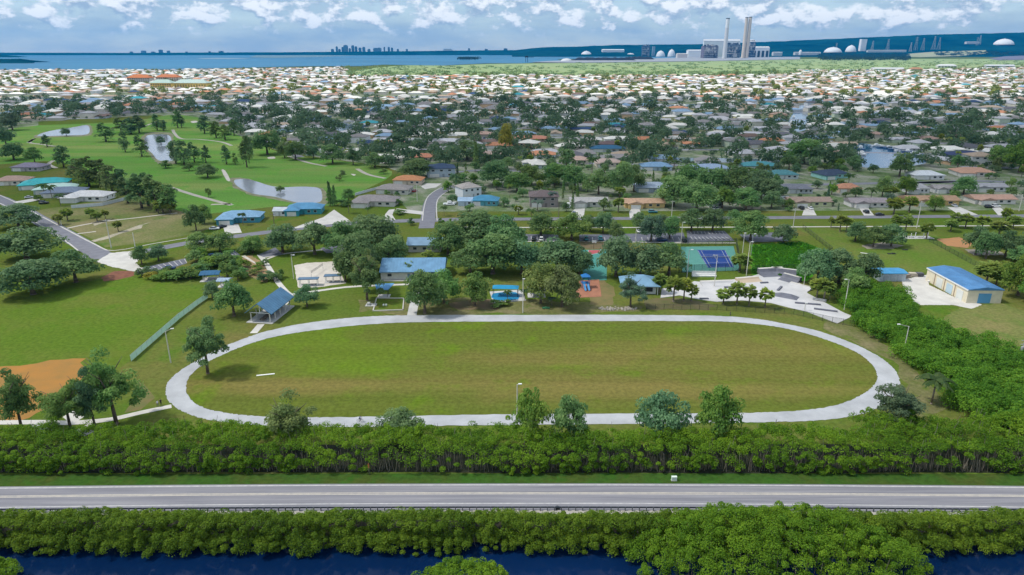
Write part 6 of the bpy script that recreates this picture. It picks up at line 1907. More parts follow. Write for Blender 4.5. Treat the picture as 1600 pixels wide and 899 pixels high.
t = empty('dog_run_shelter', at(1428, 372), 0, 'cluster of white posts and benches at the head of the dog run', 'shelter')
for i in range(6):
    MB().box(-7 + i * 2.8, (i % 2) * 1.5, 0, 0.25, 0.25, 2.2).build('post', WHITE, t)
for i in range(3):
    MB().box(-5.5 + i * 4.4, 0.3, 0.4, 2.6, 0.6, 0.1).box(-6.4 + i * 4.4, 0.3, 0, 0.2, 0.5, 0.4).box(-4.6 + i * 4.4, 0.3, 0, 0.2, 0.5, 0.4).build('bench', GREYP, t)
MB().box(0, 0.8, 0.0, 17, 5, 0.06).build('slab', conc, t)

# ------------------------------------------------------------------ cars, boats, people
CW_, CB, CS, CN, CR, CT = (0.75, 0.75, 0.75), (0.015, 0.017, 0.02), (0.45, 0.47, 0.5), (0.02, 0.05, 0.13), (0.3, 0.03, 0.03), (0.05, 0.22, 0.26)
for c in [(1374, 337, 2, CB, 'black saloon parked along the street beside the tall pale pole'), (1353, 333, 84, CB, 'black pickup-sized car on the driveway of the white ranch house', 'suv'),
          (1252, 327, 88, CB, 'black car in front of the yellow-green ranch house', 'suv'), (1266, 327, 88, CW_, 'white car beside the black one at the yellow-green ranch house'),
          (1491, 323, 80, CS, 'silver car on the driveway of the golden walled ranch house'), (1545, 325, 8, CB, 'dark car in front of the pinkish roofed ranch house', 'suv'), (1556, 324, 8, CW_, 'white car in front of the pinkish roofed ranch house', 'suv'),
          (334, 403, 40, CN, 'dark navy car alone in the small lot under the oaks', 'suv'), (265, 421, 8, CN, 'dark blue saloon parked by the garden shrubs'), (335, 359, 15, CW_, 'white saloon beside the pale blue tile roofed house'),
          (347, 356, 60, CB, 'black saloon on the driveway of the pale blue tile roofed house'), (46, 310, 20, CS, 'silver car in front of the pinkish roofed house'), (69, 319, 18, CB, 'black car on the drive left of the white bungalow', 'suv'),
          (35, 362, 8, CB, 'black car half hidden under the spreading oak at the edge', 'suv'), (648, 300, 70, CR, 'dark red car beside the grey roofed house'), (834, 376, 86, CB, 'black car in the small lot behind the broad dark oak', 'suv'), (846, 376, 86, CW_, 'white car in the small lot behind the broad dark oak', 'suv'),
          (916, 375, 86, CT, 'dark teal car in the lot above the brown dirt', 'suv'), (938, 375, 86, CT, 'teal car in the lot left of the olive tree', 'suv'), (972, 376, 88, CW_, 'white car parked right of the olive tree', 'suv'), (998, 363, 88, CW_, 'white saloon at the back row of the long lot'),
          (1034, 377, 4, CN, 'dark blue car under the tree in the long lot', 'suv'), (1069, 378, 86, CB, 'black car at the end of the long lot by the empty bays', 'suv'), (897, 336, 80, CN, 'navy car on the driveway of the long pale grey ranch', 'suv'),
          (1114, 327, 80, CW_, 'white car in the shade of the big trees by the tiny cottage', 'suv'), (1120, 327, 84, CS, 'silver car in the shade of the big trees by the tiny cottage'), (704, 321, 10, CW_, 'white car beside the small outbuilding on the side street'), (494, 354, 30, CB, 'black car on the wide white forecourt of the blue metal roofed house', 'suv'),
          (1020, 333, 4, (0.05, 0.2, 0.25), 'teal car under its carport in front of the yellow house', 'suv'), (785, 372, 40, CS, 'silver car under the big oaks by the parking lot')]:
    car(*c)
for q in ([(885, 341), (889, 336), (899, 326), (914, 326), (912, 341)], [(984, 341), (983, 332), (987, 326), (999, 326), (1004, 341)], [(1253, 337), (1257, 326), (1270, 326), (1276, 337)], [(1350, 337), (1342, 325), (1356, 325), (1366, 337)],
          [(1500, 337), (1480, 324), (1500, 324), (1528, 336)], [(1560, 337), (1548, 323), (1560, 323), (1580, 336)], [(352, 366), (348, 352), (372, 350), (378, 364)], [(455, 358), (470, 352), (505, 340), (522, 328), (548, 346), (520, 350)],
          [(599, 345), (602, 335), (608, 328), (617, 327), (613, 336), (618, 344)], [(620, 326), (662, 331), (662, 336), (616, 331)], [(666, 287), (690, 287), (682, 293), (664, 296), (658, 292)], [(20, 316), (60, 309), (62, 313), (30, 319)]):
    sheet('driveway', q, 0.062, conc_pale)

HULL = loft([(-3.6, 0.95, 1.2, 0.15, 1.0), (0.5, 1.0, 1.35, 0.1, 1.05), (2.4, 0.7, 1.0, 0.15, 1.2), (3.8, 0.05, 0.12, 0.7, 1.4)]).mesh('hull', CARP)
CABIN = loft([(-1.2, 0.8, 0.7, 1.0, 2.1), (0.6, 0.8, 0.65, 1.0, 2.2), (1.5, 0.6, 0.4, 1.0, 1.35)]).mesh('cabin', WHITE)
BWIN = MB().box(-0.2, 0, 1.55, 1.5, 1.52, 0.3).mesh('cabin_window', GLASS)
def boat(px, py, rz, col, label=None, s=1.0, mast=0):
    t = empty('moored_boat', at(px, py, 0.08), R(rz), label, 'boat', 'boats moored in the canals', s)
    link('hull', HULL, t, col); link('cabin', CABIN, t); link('cabin_window', BWIN, t)
    if mast: MB().tube((0.3, 0, 1.0), (0.3, 0, mast), 0.07, 0.04, 6).build('mast', WHITE, t)
    if not label: PENDING.append((t, ('sailing ' if mast else '') + ('white' if col[0] > 0.5 else 'blue'), t.location.copy()))
    return t
rb_ = random.Random(9)
for (x, y, a) in ((1369, 229, 10), (1378, 231, -5), (1388, 232, 10), (1398, 235, -15), (1408, 237, 5), (1418, 239, -10), (1428, 241, 8), (1436, 244, 20), (1344, 234, 80), (1346, 242, 80), (1450, 250, 10),
                  (1233, 199, 70), (1236, 192, 70), (1240, 184, 70), (1262, 194, 75), (1262, 186, 75), (1264, 178, 75), (1262, 201, 70), (545, 191, 10), (555, 194, 0), (570, 198, 5), (558, 200, 0), (512, 184, 10)):
    boat(x, y, a + rb_.uniform(-10, 10), rb_.choice([(0.75, 0.75, 0.74), (0.7, 0.72, 0.74), (0.06, 0.14, 0.28)]), s=rb_.uniform(1.1, 1.6))
boat(1464, 247, 15, (0.7, 0.72, 0.74), 'white sailing boat with a tall mast at the end of the marina', 1.5, 9)
boat(505, 185, 15, (0.5, 0.65, 0.72), 'pale sailing boat moored by the white pole in the broad canal', 1.4, 11)
boat(703, 320, 18, (0.75, 0.76, 0.76), 'white boat parked on its trailer beside the side street', 1.0)
boat(888, 323, 85, (0.6, 0.63, 0.66), 'pale boat parked upright-bowed beside the long grey ranch house', 1.0)

def person(px, py, rz, pose, shirt, trousers, label, skin=(0.34, 0.2, 0.13), hair=(0.04, 0.03, 0.02), z=0.05):
    J = {'stand': [(0, 0, 0.95), (0, 0, 1.2), (0, 0, 1.42), (0, -0.01, 1.53), (0, -0.02, 1.66), (0, -0.02, 1.76),
                   (0.19, 0, 1.4), (0.25, -0.02, 1.13), (0.24, -0.12, 0.9), (-0.19, 0, 1.4), (-0.25, 0.03, 1.13), (-0.24, -0.02, 0.88),
                   (0.1, 0, 0.9), (0.11, -0.12, 0.5), (0.11, -0.08, 0.08), (0.11, -0.22, 0.04), (-0.1, 0, 0.9), (-0.11, 0.06, 0.5), (-0.11, 0.2, 0.1), (-0.11, 0.08, 0.04)],
         'ride': [(0, 0.2, 0.98), (0, 0.1, 1.2), (0, -0.06, 1.4), (0, -0.1, 1.5), (0, -0.14, 1.62), (0, -0.15, 1.72),
                  (0.19, -0.05, 1.38), (0.24, -0.24, 1.2), (0.22, -0.48, 1.08), (-0.19, -0.05, 1.38), (-0.24, -0.24, 1.2), (-0.22, -0.48, 1.08),
                  (0.1, 0.18, 0.95), (0.11, -0.2, 0.78), (0.11, -0.02, 0.38), (0.11, -0.18, 0.34), (-0.1, 0.18, 0.95), (-0.11, -0.1, 0.6), (-0.11, 0.12, 0.22), (-0.11, -0.04, 0.18)]}[pose]
    E = [(0, 1), (1, 2), (2, 3), (3, 4), (4, 5), (2, 6), (6, 7), (7, 8), (2, 9), (9, 10), (10, 11), (0, 12), (12, 13), (13, 14), (14, 15), (0, 16), (16, 17), (17, 18), (18, 19)]
    rad = [0.14, 0.13, 0.14, 0.06, 0.1, 0.07, 0.07, 0.05, 0.04, 0.07, 0.05, 0.04, 0.1, 0.065, 0.045, 0.04, 0.1, 0.065, 0.045, 0.04]
    me = bpy.data.meshes.new('person_frame')
    me.from_pydata(J, E, [])
    o = bpy.data.objects.new('person_frame', me)
    C.objects.link(o)
    sk = o.modifiers.new('skin', 'SKIN')
    for v, r in zip(me.skin_vertices[0].data, rad): v.radius = (r, r)
    me.skin_vertices[0].data[0].use_root = True
    o.modifiers.new('sub', 'SUBSURF').levels = 2
    dg = bpy.context.evaluated_depsgraph_get()
    bm_ = bpy.data.meshes.new_from_object(o.evaluated_get(dg))
    bpy.data.objects.remove(o)
    for nm, c in (('skin', skin), ('shirt', shirt), ('trousers', trousers), ('hair', hair)):
        bm_.materials.append(mat('person_%s_%.3f_%.3f_%.3f' % (nm, *c), c, tuple(x * 0.85 for x in c), 3.0))
    hz = J[4][2]
    for p_ in bm_.polygons:
        c = p_.center
        p_.use_smooth = True
        if c.z > hz + 0.05 or (c.z > hz - 0.05 and c.y > J[4][1] + 0.04): p_.material_index = 3
        elif c.z > J[3][2] - 0.05: p_.material_index = 0
        elif abs(c.x) > 0.17 and c.z < J[7][2] + 0.06 and c.z > 0.8: p_.material_index = 0
        elif c.z > J[0][2] + 0.02: p_.material_index = 1
        elif c.z > 0.12 or pose == 'ride': p_.material_index = 2
        else: p_.material_index = 3
    o = link('person', bm_)
    o.location = at(px, py) + Vector((0, 0, z)); o.rotation_euler = (0, 0, R(rz))
    return tag(o, label, 'person')
person(1141, 494.5, 90, 'stand', (0.03, 0.03, 0.05), (0.02, 0.03, 0.06), 'person in dark clothes walking on the far side of the track')
person(252, 634, 60, 'stand', (0.02, 0.02, 0.03), (0.03, 0.03, 0.04), 'person in black walking where the walkway meets the track')
person(247, 636, 70, 'stand', (0.7, 0.7, 0.7), (0.12, 0.12, 0.13), 'person in a white shirt walking on the pale walkway')
person(563, 660, 90, 'ride', (0.08, 0.16, 0.32), (0.03, 0.03, 0.05), 'person in a blue shirt riding a bicycle on the near side of the track')
b_ = empty('bicycle', at(563, 660) + Vector((0, 0, 0.05)), R(90), 'dark bicycle ridden along the near side of the track', 'bicycle')
for y in (-0.52, 0.5):
    mb = MB()
    for i in range(16):
        p0, p1 = [(0, y + 0.33 * math.cos(6.2832 * k / 16), 0.34 + 0.33 * math.sin(6.2832 * k / 16)) for k in (i, i + 1)]
        mb.tube(p0, p1, 0.022, 0.022, 5)
    for i in range(4):
        a_ = math.pi * i / 4
        mb.tube((0, y - 0.32 * math.cos(a_), 0.34 - 0.32 * math.sin(a_)), (0, y + 0.32 * math.cos(a_), 0.34 + 0.32 * math.sin(a_)), 0.006, 0.006, 4)
    mb.build('wheel', DARKM, b_)
MB().tube((0, 0.5, 0.34), (0, 0.02, 0.32), 0.02).tube((0, 0.02, 0.32), (0, 0.2, 0.86), 0.02).tube((0, 0.2, 0.8), (0, -0.4, 0.85), 0.022).tube((0, 0.02, 0.32), (0, -0.38, 0.76), 0.024).tube((0, -0.52, 0.34), (0, -0.4, 0.98), 0.022).tube((0, 0.5, 0.34), (0, 0.18, 0.8), 0.015).build('frame', DARKM, b_)
MB().tube((-0.25, -0.46, 1.02), (0.25, -0.46, 1.02), 0.018).build('handlebar', DARKM, b_)
MB().box(0, 0.22, 0.86, 0.16, 0.26, 0.06).build('saddle', DARKM, b_)

# ------------------------------------------------------------------ hotels by the shore
for (px, py, w, hf, roofc, wallc, lb, bay_) in ((217, 131, 36, 14, (0.50, 0.17, 0.06), (0.62, 0.58, 0.52), 'shore apartment block with a vivid orange roof, nearest the bay', 10), (262, 130, 36, 14, (0.48, 0.17, 0.07), (0.62, 0.56, 0.46), 'second shore apartment block with an orange roof', 10),
                                 (252, 139, 34, 12, (0.40, 0.52, 0.46), (0.72, 0.50, 0.14), 'yellow apartment block with a pale green roof below the orange roofs', 9), (298, 140, 52, 13, (0.44, 0.55, 0.50), (0.72, 0.52, 0.16), 'wide yellow apartment block with a pale green roof', 12),
                                 (100, 121, 44, 8, (0.66, 0.66, 0.64), (0.70, 0.66, 0.6), 'long white flat block near the bay shore', 8), (142, 120, 36, 8, (0.68, 0.68, 0.68), (0.72, 0.7, 0.66), 'white flat block beside the long white one near the bay', 8), (168, 124, 48, 7, (0.55, 0.58, 0.58), (0.5, 0.56, 0.6), 'low grey-blue block before the orange roofed apartments', 8)):
    p, s = at(px, py), ppm(py)
    W = w / s
    t = empty('apartment_block', p, R(-4), lb, 'building')
    MB().box(0, 11, 0, W, 22, hf).build('wall', WALL, t, color=wallc)
    (MB().hip(0, 11, hf, W + 3, 25, 7, 0.5) if roofc[0] != roofc[1] else MB().box(0, 11, hf, W + 1, 23, 1.2)).build('roof', ROOF, t, color=roofc)
    wm = MB().box(0, 0, 0, W / bay_ * 0.6, 0.3, 1.8).mesh('window', GLASS)
    for i in range(bay_):
        for z in np.arange(1.2, hf - 2, 3.4):
            link('window', wm, t).location = (-W / 2 + W * (i + 0.5) / bay_, -0.1, z)
for (px, py, w, d, hf, roofc, wallc, lb, tp) in ((1388, 111, 46, 30, 8, (0.62, 0.62, 0.63), (0.5, 0.52, 0.56), 'big white roofed hall standing at the marsh edge', 'g'), (1480, 106, 28, 24, 9, (0.66, 0.66, 0.66), (0.68, 0.66, 0.62), 'white pyramid roofed hall near the transmission towers', 'h'),
                                     (1563, 106, 44, 26, 9, (0.64, 0.65, 0.68), (0.62, 0.62, 0.62), 'wide white roofed hall beside the dark fields', 'g'), (1432, 112, 18, 20, 9, (0.42, 0.22, 0.12), (0.62, 0.5, 0.36), 'orange walled block beside the big white hall', 'h'),
                                     (1550, 117, 40, 14, 7, (0.6, 0.6, 0.58), (0.62, 0.58, 0.5), 'long cream block in the bright far town', 'b'), (1345, 135, 52, 14, 6, (0.62, 0.55, 0.46), (0.6, 0.55, 0.46), 'long low beige block at the bright town edge', 'b'), (1180, 137, 50, 12, 8, (0.62, 0.62, 0.6), (0.5, 0.46, 0.3), 'long arcaded block with open bays behind dark trees', 'b')):
    p, s = at(px, py), ppm(py)
    W = w / s
    t = empty('large_hall', p, R(rnd.uniform(-8, 8)), lb, 'hall')
    MB().box(0, d / 2, 0, W, d, hf).build('wall', WALL, t, color=wallc)
    mb = MB()
    if tp == 'g': mb.gable(0, d / 2, hf, W + 2, d + 3, 5)
    elif tp == 'h': mb.hip(0, d / 2, hf, W + 3, d + 3, 7)
    else: mb.box(0, d / 2, hf, W + 1, d + 1, 0.8)
    mb.build('roof', METAL, t, color=roofc)
    for i in range(6):
        MB().box(-W / 2 + W * (i + 0.5) / 6, -0.1, 0.5, W / 10, 0.3, hf * 0.55).build('opening', GLASS, t)

# ------------------------------------------------------------------ power station, port and skyline
STK = tinted('stack_concrete', 0.9, 0.1, 0.1, 0.02, stretch=(1, 1, 0.2))
for (px, top, lb, capc) in ((1131.5, 34, 'single tall power station chimney with a white band below its top', 1), (1160.5, 33.5, 'tall tan power station chimney, the slimmer one of the close pair', 0), (1166, 33, 'tall tan power station chimney at the boiler house, of the close pair', 0)):
    p, s = far(px, 92.4 if capc else 91.4)
    ang = math.atan2(H, p.y)
    h = (92.4 - top) / s / math.cos(ang)
    r0 = (3.3 if capc else 2.8) / s
    t = empty('chimney_stack', p, 0, lb, 'chimney', 'power station chimneys')
    MB().lathe([(r0, 0), (r0 * 0.92, h * 0.3), (r0 * 0.82, h)], 20).build('shaft', STK, t, color=(0.62, 0.61, 0.60) if capc else (0.66, 0.56, 0.46))
    MB().lathe([(r0 * 0.86, h), (r0 * 0.86, h + 6), (r0 * 0.6, h + 7)], 20).build('rim', DARKM, t)
    if capc: MB().lathe([(r0 * 0.862, h * 0.78), (r0 * 0.835, h * 0.985), (r0 * 0.6, h * 0.986)], 20).build('white_band', WHITE, t)
def block(name, px, py, wpx, hpx, dep, col, label, cat, roof=None, extra=None, m=WALL):
    p, s = far(px, py)
    w, h = wpx / s, hpx / s
    t = empty(name, p, 0, label, cat)
    MB().box(0, dep / 2, 0, w, dep, h).build('wall', m, t, color=col)
    if roof: MB().gable(0, dep / 2, h + 0.02, w * 1.01, dep * 1.02, h * 0.12, 'x', h * 0.04).build('roof', METAL, t, color=roof)
    if extra: extra(t, w, h, dep)
    return t
def floors(t, w, h, dep):
    for k in range(5):
        MB().box(0, -3, h * (0.14 + k * 0.17), w * 1.01, 6, h * 0.025).build('gantry', GREYP, t)
    for k in range(9):
        MB().box(-w / 2 + w * (k + 0.5) / 9, -5, 0, w * 0.012, 4, h * 0.96).build('column', GREYP, t)
_fl = floors
def floors(t, w, h, dep):
    _fl(t, w, h, dep)
    q = random.Random(int(w * 10))
    d1, d2 = MB(), MB()
    for k in range(16):
        (d1 if k % 2 else d2).box(q.uniform(-0.48, 0.48) * w, q.uniform(-16, -9), q.uniform(0, 0.75) * h, w * q.uniform(0.04, 0.16), 6, h * q.uniform(0.06, 0.28))
        (d1 if k % 3 else d2).box(q.uniform(-0.45, 0.45) * w, dep * q.uniform(0.1, 0.8), h + 0.5, w * q.uniform(0.05, 0.2), 14, h * q.uniform(0.03, 0.16))
    for k in range(5):
        z = h * q.uniform(0.15, 0.8)
        d2.tube((-w * 0.5, -19, z), (w * q.uniform(-0.1, 0.5), -19, z), 2.2, 2.2, 6)
    d1.build('ductwork', mat('duct_dark', (0.10, 0.10, 0.13), (0.05, 0.05, 0.07), 0.05), t)
    d2.build('pipework', mat('pipe_pale', (0.60, 0.58, 0.56), (0.4, 0.38, 0.37), 0.05), t)
block('boiler_house', 1110, 91.6, 22, 18, 120, (0.16, 0.14, 0.18), 'dark boiler house left of the single chimney', 'industrial building', None, floors)
block('boiler_house', 1145, 91, 22, 20, 120, (0.14, 0.17, 0.22), 'blue-grey boiler house between the chimneys', 'industrial building', None, floors)
block('boiler_house', 1171, 90.4, 15, 23, 120, (0.05, 0.09, 0.17), 'tallest dark blue boiler house beside the paired chimneys', 'industrial building', (0.7, 0.7, 0.68), floors)
block('conveyor_gallery', 1126, 89.6, 56, 23, 40, (0.82, 0.82, 0.82), 'long white turbine hall rising behind the boiler houses', 'industrial building', (0.7, 0.7, 0.7))
block('turbine_hall', 1188, 90, 26, 14, 90, (0.82, 0.82, 0.82), 'white hall with dark arched openings at the power station', 'industrial building', (0.66, 0.66, 0.64),
      lambda t, w, h, d: [MB().box(-w / 2 + w * (k + 0.5) / 4, -2, 0, w * 0.14, 4, h * 0.7).build('opening', DARKM, t) for k in range(4)])
block('white_warehouse', 958, 88.2, 34, 9, 110, (0.82, 0.82, 0.82), 'big white warehouse on the port shore', 'warehouse', (0.72, 0.72, 0.72))
block('white_warehouse', 1088, 90.2, 26, 10, 100, (0.82, 0.82, 0.82), 'white warehouse just left of the dark boiler house', 'warehouse', (0.72, 0.72, 0.72))
block('white_warehouse', 1066, 91, 16, 6, 70, (0.66, 0.60, 0.56), 'low cream warehouse left of the white warehouses', 'warehouse', (0.68, 0.64, 0.6))
block('port_tower', 1009, 88, 12, 15, 60, (0.06, 0.10, 0.17), 'dark blue loading tower block at the port', 'industrial building', None, floors)
block('port_tower', 1021, 87.6, 4, 14, 40, (0.3, 0.38, 0.46), 'narrow grey loading tower at the port', 'industrial building')
block('white_tower', 1348, 80.5, 8.5, 18, 60, (0.82, 0.82, 0.82), 'white tower block standing alone before the wooded hills', 'tower', None, None)
block('storage_hall', 1215, 87.5, 14, 5, 60, (0.62, 0.62, 0.60), 'low white storage hall right of the power station', 'warehouse', (0.66, 0.66, 0.64))
block('storage_hall', 1262, 86.5, 40, 4, 60, (0.62, 0.62, 0.60), 'long low white storage hall in front of the wooded hills', 'warehouse', (0.68, 0.68, 0.66))
block('storage_hall', 1386, 82, 60, 3, 50, (0.6, 0.6, 0.58), 'very long low pale hall near the transmission towers', 'warehouse', (0.64, 0.64, 0.62))
block('storage_hall', 1520, 69, 20, 3, 50, (0.62, 0.62, 0.62), 'pale hall on the slope left of the white dome', 'warehouse', (0.68, 0.68, 0.68))
DOME = tinted('dome_shell', 0.6, 0.3, 0.06)
def domes(px, py, wpx, hpx, col, label, name='storage_dome', cat='dome'):
    p, s = far(px, py)
    r, h = wpx / s / 2, hpx / s
    prof = [(r * math.cos(math.pi / 2 * k / 8), h * math.sin(math.pi / 2 * k / 8)) for k in range(8)] + [(r * 0.03, h)]
    t = empty(name, p, 0, label, cat)
    MB().lathe(prof, 24).build('shell', DOME, t, color=col, smooth=True)
    MB().lathe([(r * 1.02, 0), (r * 1.02, h * 0.12), (r * 0.98, h * 0.13)], 24).build('ring_wall', conc, t)
    MB().lathe([(r * 0.08, h * 0.97), (r * 0.08, h * 1.08), (r * 0.02, h * 1.1)], 12).build('vent', GREYP, t)
domes(1301, 82.5, 26, 8, (0.68, 0.69, 0.70), 'broad white storage dome left of the white tower block')
domes(1329, 81.5, 16, 10, (0.68, 0.69, 0.70), 'white storage dome directly beside the white tower block')
domes(1568, 70.5, 28, 9, (0.72, 0.72, 0.72), 'wide white storage dome high on the slope')
domes(916, 88.5, 18, 8, (0.62, 0.64, 0.66), 'pale cone shaped stockpile on the port shore', 'pale_stockpile', 'stockpile')
domes(1032, 89, 14, 9, (0.66, 0.66, 0.66), 'white silo dome right of the loading tower')
domes(1049, 89, 12, 11, (0.66, 0.66, 0.66), 'taller white silo dome before the low cream warehouse')
domes(985, 88.6, 16, 5, (0.60, 0.60, 0.60), 'low pale stockpile right of the big white warehouse', 'pale_stockpile', 'stockpile')
domes(885, 96.2, 18, 4.5, (0.60, 0.60, 0.60), 'low white stockpile at the water edge', 'pale_stockpile', 'stockpile')
for i, x in enumerate((1173, 1182, 1189, 1198, 1250)):
    domes(x, 89.5 if i < 4 else 86.5, 6, 4 if i < 4 else 8, (0.7, 0.7, 0.69), ['small white tank at the foot of the tallest boiler house', 'small white tank second from the tallest boiler house', 'small white tank third from the tallest boiler house', 'small white tank at the end of the row by the arched hall', 'white tank tower above the long low storage hall'][i], 'white_tank', 'tank')
coal = mat('coal', (0.018, 0.02, 0.028), (0.010, 0.012, 0.018), 0.02)
for (px, py, w, h, lb) in ((945, 95.2, 106, 5.5, 'long black coal heap along the port shore'), (1000, 93.6, 50, 5, 'black coal heap below the loading tower')):
    p, s = far(px, py)
    W, Hh = w / s, h / s
    mb = MB()
    n = 24
    vs = []
    rr_ = random.Random(px)
    for j, (dy, f) in enumerate(((0, 0), (40, 0.85), (70, 1.0), (110, 0.9), (150, 0))):
        for i in range(n + 1):
            e = min(1, min(i, n - i) / 3.0)
            vs.append((-W / 2 + W * i / n, dy, max(0, Hh * f * e * rr_.uniform(0.75, 1.0))))
    fs = [(j * (n + 1) + i, j * (n + 1) + i + 1, (j + 1) * (n + 1) + i + 1, (j + 1) * (n + 1) + i) for j in range(4) for i in range(n)]
    mb.add(vs, fs)
    tag(mb.build('coal_heap', coal, None, p), lb, 'coal heap')
def slope_sheet(name, px, z, m):
    pts = [far(*p)[0] for p in px]
    tri = geometry.tessellate_polygon([[Vector((p.x, p.y, 0)) for p in pts]])
    mb = MB()
    fs = []
    for a, b, c in tri:
        if (pts[b] - pts[a]).xy.to_3d().cross((pts[c] - pts[a]).xy.to_3d()).z < 0: a, c = c, a
        fs.append((a, b, c))
    mb.add([(p.x, p.y, p.z + z + 1) for p in pts], fs)
    return tag(mb.build(name, m), kind='structure')
slope_sheet('port_apron', [(830, 98.2), (860, 96), (930, 93.6), (1030, 91.6), (1080, 90), (1250, 89.5), (1250, 93.4), (1080, 96.6), (900, 99)], 2.2, mat('port_gravel', (0.34, 0.35, 0.37), (0.24, 0.26, 0.29), 0.01))
slope_sheet('pale_field', [(1416, 89.4), (1418, 84.8), (1460, 81.4), (1540, 79.2), (1545, 84), (1500, 88), (1440, 90)], 2.4, mat('pale_meadow', (0.36, 0.36, 0.22), (0.30, 0.32, 0.18), 0.006))
slope_sheet('dark_field', [(1545, 92), (1570, 88.5), (1640, 86), (1640, 93), (1560, 95)], 2.4, mat('plough', (0.18, 0.17, 0.22), (0.14, 0.13, 0.18), 0.006))
t = empty('port_crane', far(823, 98)[0], 0, 'dark loading crane standing at the tip of the port', 'crane')
s_ = far(823, 98)[1]
for x in (-1.5, 1.5): MB().box(x / s_, 0, 0, 0.7 / s_, 3, 8 / s_).build('leg', DARKM, t)
MB().box(0, 0, 8 / s_, 5 / s_, 5, 2 / s_).build('cab', DARKM, t)
MB().box(4 / s_, 0, 7.6 / s_, 14 / s_, 3, 0.6 / s_).build('boom', DARKM, t)
# transmission towers
def pylon(px, py, hpx, label):
    p, s = far(px, py)
    h = hpx / s
    w = h * 0.11
    t = empty('transmission_tower', p, R(rnd.uniform(0, 40)), label, 'pylon', 'transmission towers')
    lat = MB()
    q = 1.6
    for a in (-1, 1):
        for b in (-1, 1):
            lat.tube((a * w, b * w, 0), (a * w * 0.12, b * w * 0.12, h), q, q * 0.6, 4)
    for k in range(6):
        z0, z1 = h * k / 6, h * (k + 1) / 6
        w0, w1 = w * (1 - 0.88 * k / 6), w * (1 - 0.88 * (k + 1) / 6)
        for b in (-1, 1):
            lat.tube((-w0, b * w0, z0), (w1, b * w1, z1), q * 0.6, q * 0.6, 4).tube((w0, b * w0, z0), (-w1, b * w1, z1), q * 0.6, q * 0.6, 4)
    lat.build('lattice', GREYP, t)
    for k in (0.72, 0.84, 0.95):
        MB().box(0, 0, h * k, h * 0.34, 2, 2.4).build('crossarm', GREYP, t)
PY = [(1362, 81, 16), (1386, 80, 18), (1422, 81, 14), (1430, 79, 20), (1441, 79, 18), (1458, 78, 20), (1466, 78, 18), (1306, 80, 12), (1530, 70, 14), (1526, 71, 12)]
for i, (x, y, h) in enumerate(PY):
    pylon(x, y, h, ['first', 'second', 'third', 'fourth', 'fifth', 'sixth', 'seventh', 'outlying', 'tall upslope', 'short upslope'][i] + ' grey lattice transmission tower counted from the white tower block' if i < 7 else
          ['grey lattice transmission tower rising behind the broad white dome', 'taller grey lattice tower on the slope beside the white dome', 'shorter grey lattice tower on the slope beside the white dome'][i - 7])
# skyline across the bay
SKY_ = [(520, 77, 4), (527, 73, 3), (531, 77, 3), (536, 74, 3), (541, 71, 6), (547, 76, 3), (552, 71.5, 4), (557, 73, 3.5), (563, 75, 4), (569, 74, 4), (577, 77, 4), (587, 75.5, 6), (593, 75, 6), (601, 74, 2), (608, 74, 3), (613, 75, 3), (622, 77, 3), (636, 77, 3),
        (206, 81, 4), (225, 79.5, 6), (240, 81, 5), (252, 78, 5), (264, 79.5, 4), (292, 81, 3), (328, 80.5, 3), (346, 80, 6), (700, 77, 14), (733, 76, 3), (760, 77, 5), (790, 76, 6)]
rs_ = random.Random(3)
for i, (x, y, w) in enumerate(SKY_):
    p, s = far(x, 85.4)
    p = Vector((p.x * 1.12, p.y * 1.12, 0)); s /= 1.12
    base = proj(p)[1]
    h, W = (base - y) / s * 0.98, w / s
    t = empty('skyline_tower', p, 0, None, 'tower', 'city towers across the bay')
    k = rs_.uniform(0.1, 0.2)
    MB().box(0, 0, 0, W, W * 0.8, h * 0.93).build('wall', WALL, t, color=(k * 0.8, k, k * 1.25) if w < 12 else (0.6, 0.62, 0.65))
    MB().box(rs_.uniform(-0.1, 0.1) * W, 0, h * 0.931, W * rs_.uniform(0.4, 0.8), W * 0.5, h * 0.07).build('crown_storey', WALL, t, color=(k, k, k))
    PENDING.append((t, 'tall blue' if h > 95 else 'low blue', t.location.copy()))

# ------------------------------------------------------------------ air, clouds, light, camera
hb = MB().box(0, 9800, -4, 42000, 21400, 600).build('haze', [], None)
tag(hb, kind='stuff')
hm = bpy.data.materials.new('haze')
hm.use_nodes = True
hm.node_tree.nodes.clear()
pv = hm.node_tree.nodes.new('ShaderNodeVolumePrincipled')
pv.inputs['Density'].default_value = HAZE_DENSITY if 'HAZE_DENSITY' in globals() else 3.0e-5
pv.inputs['Color'].default_value = (0.0, 0.40, 1.0, 1)
pv.inputs['Anisotropy'].default_value = 0.2
ho = hm.node_tree.nodes.new('ShaderNodeOutputMaterial')
hm.node_tree.links.new(pv.outputs[0], ho.inputs['Volume'])
hb.data.materials.append(hm)

SUN_EL, SUN_AZ = R(56), R(-93)          # azimuth measured from the view direction, clockwise
sun_dir = Vector((math.sin(SUN_AZ) * math.cos(SUN_EL), math.cos(SUN_AZ) * math.cos(SUN_EL), math.sin(SUN_EL)))
sd = bpy.data.lights.new('sun', 'SUN')
sd.energy = 2.8
sd.angle = R(7)
sd.color = (1.0, 0.96, 0.88)
so = bpy.data.objects.new('sun', sd)
C.objects.link(so)
so.rotation_euler = sun_dir.to_track_quat('Z', 'Y').to_euler()

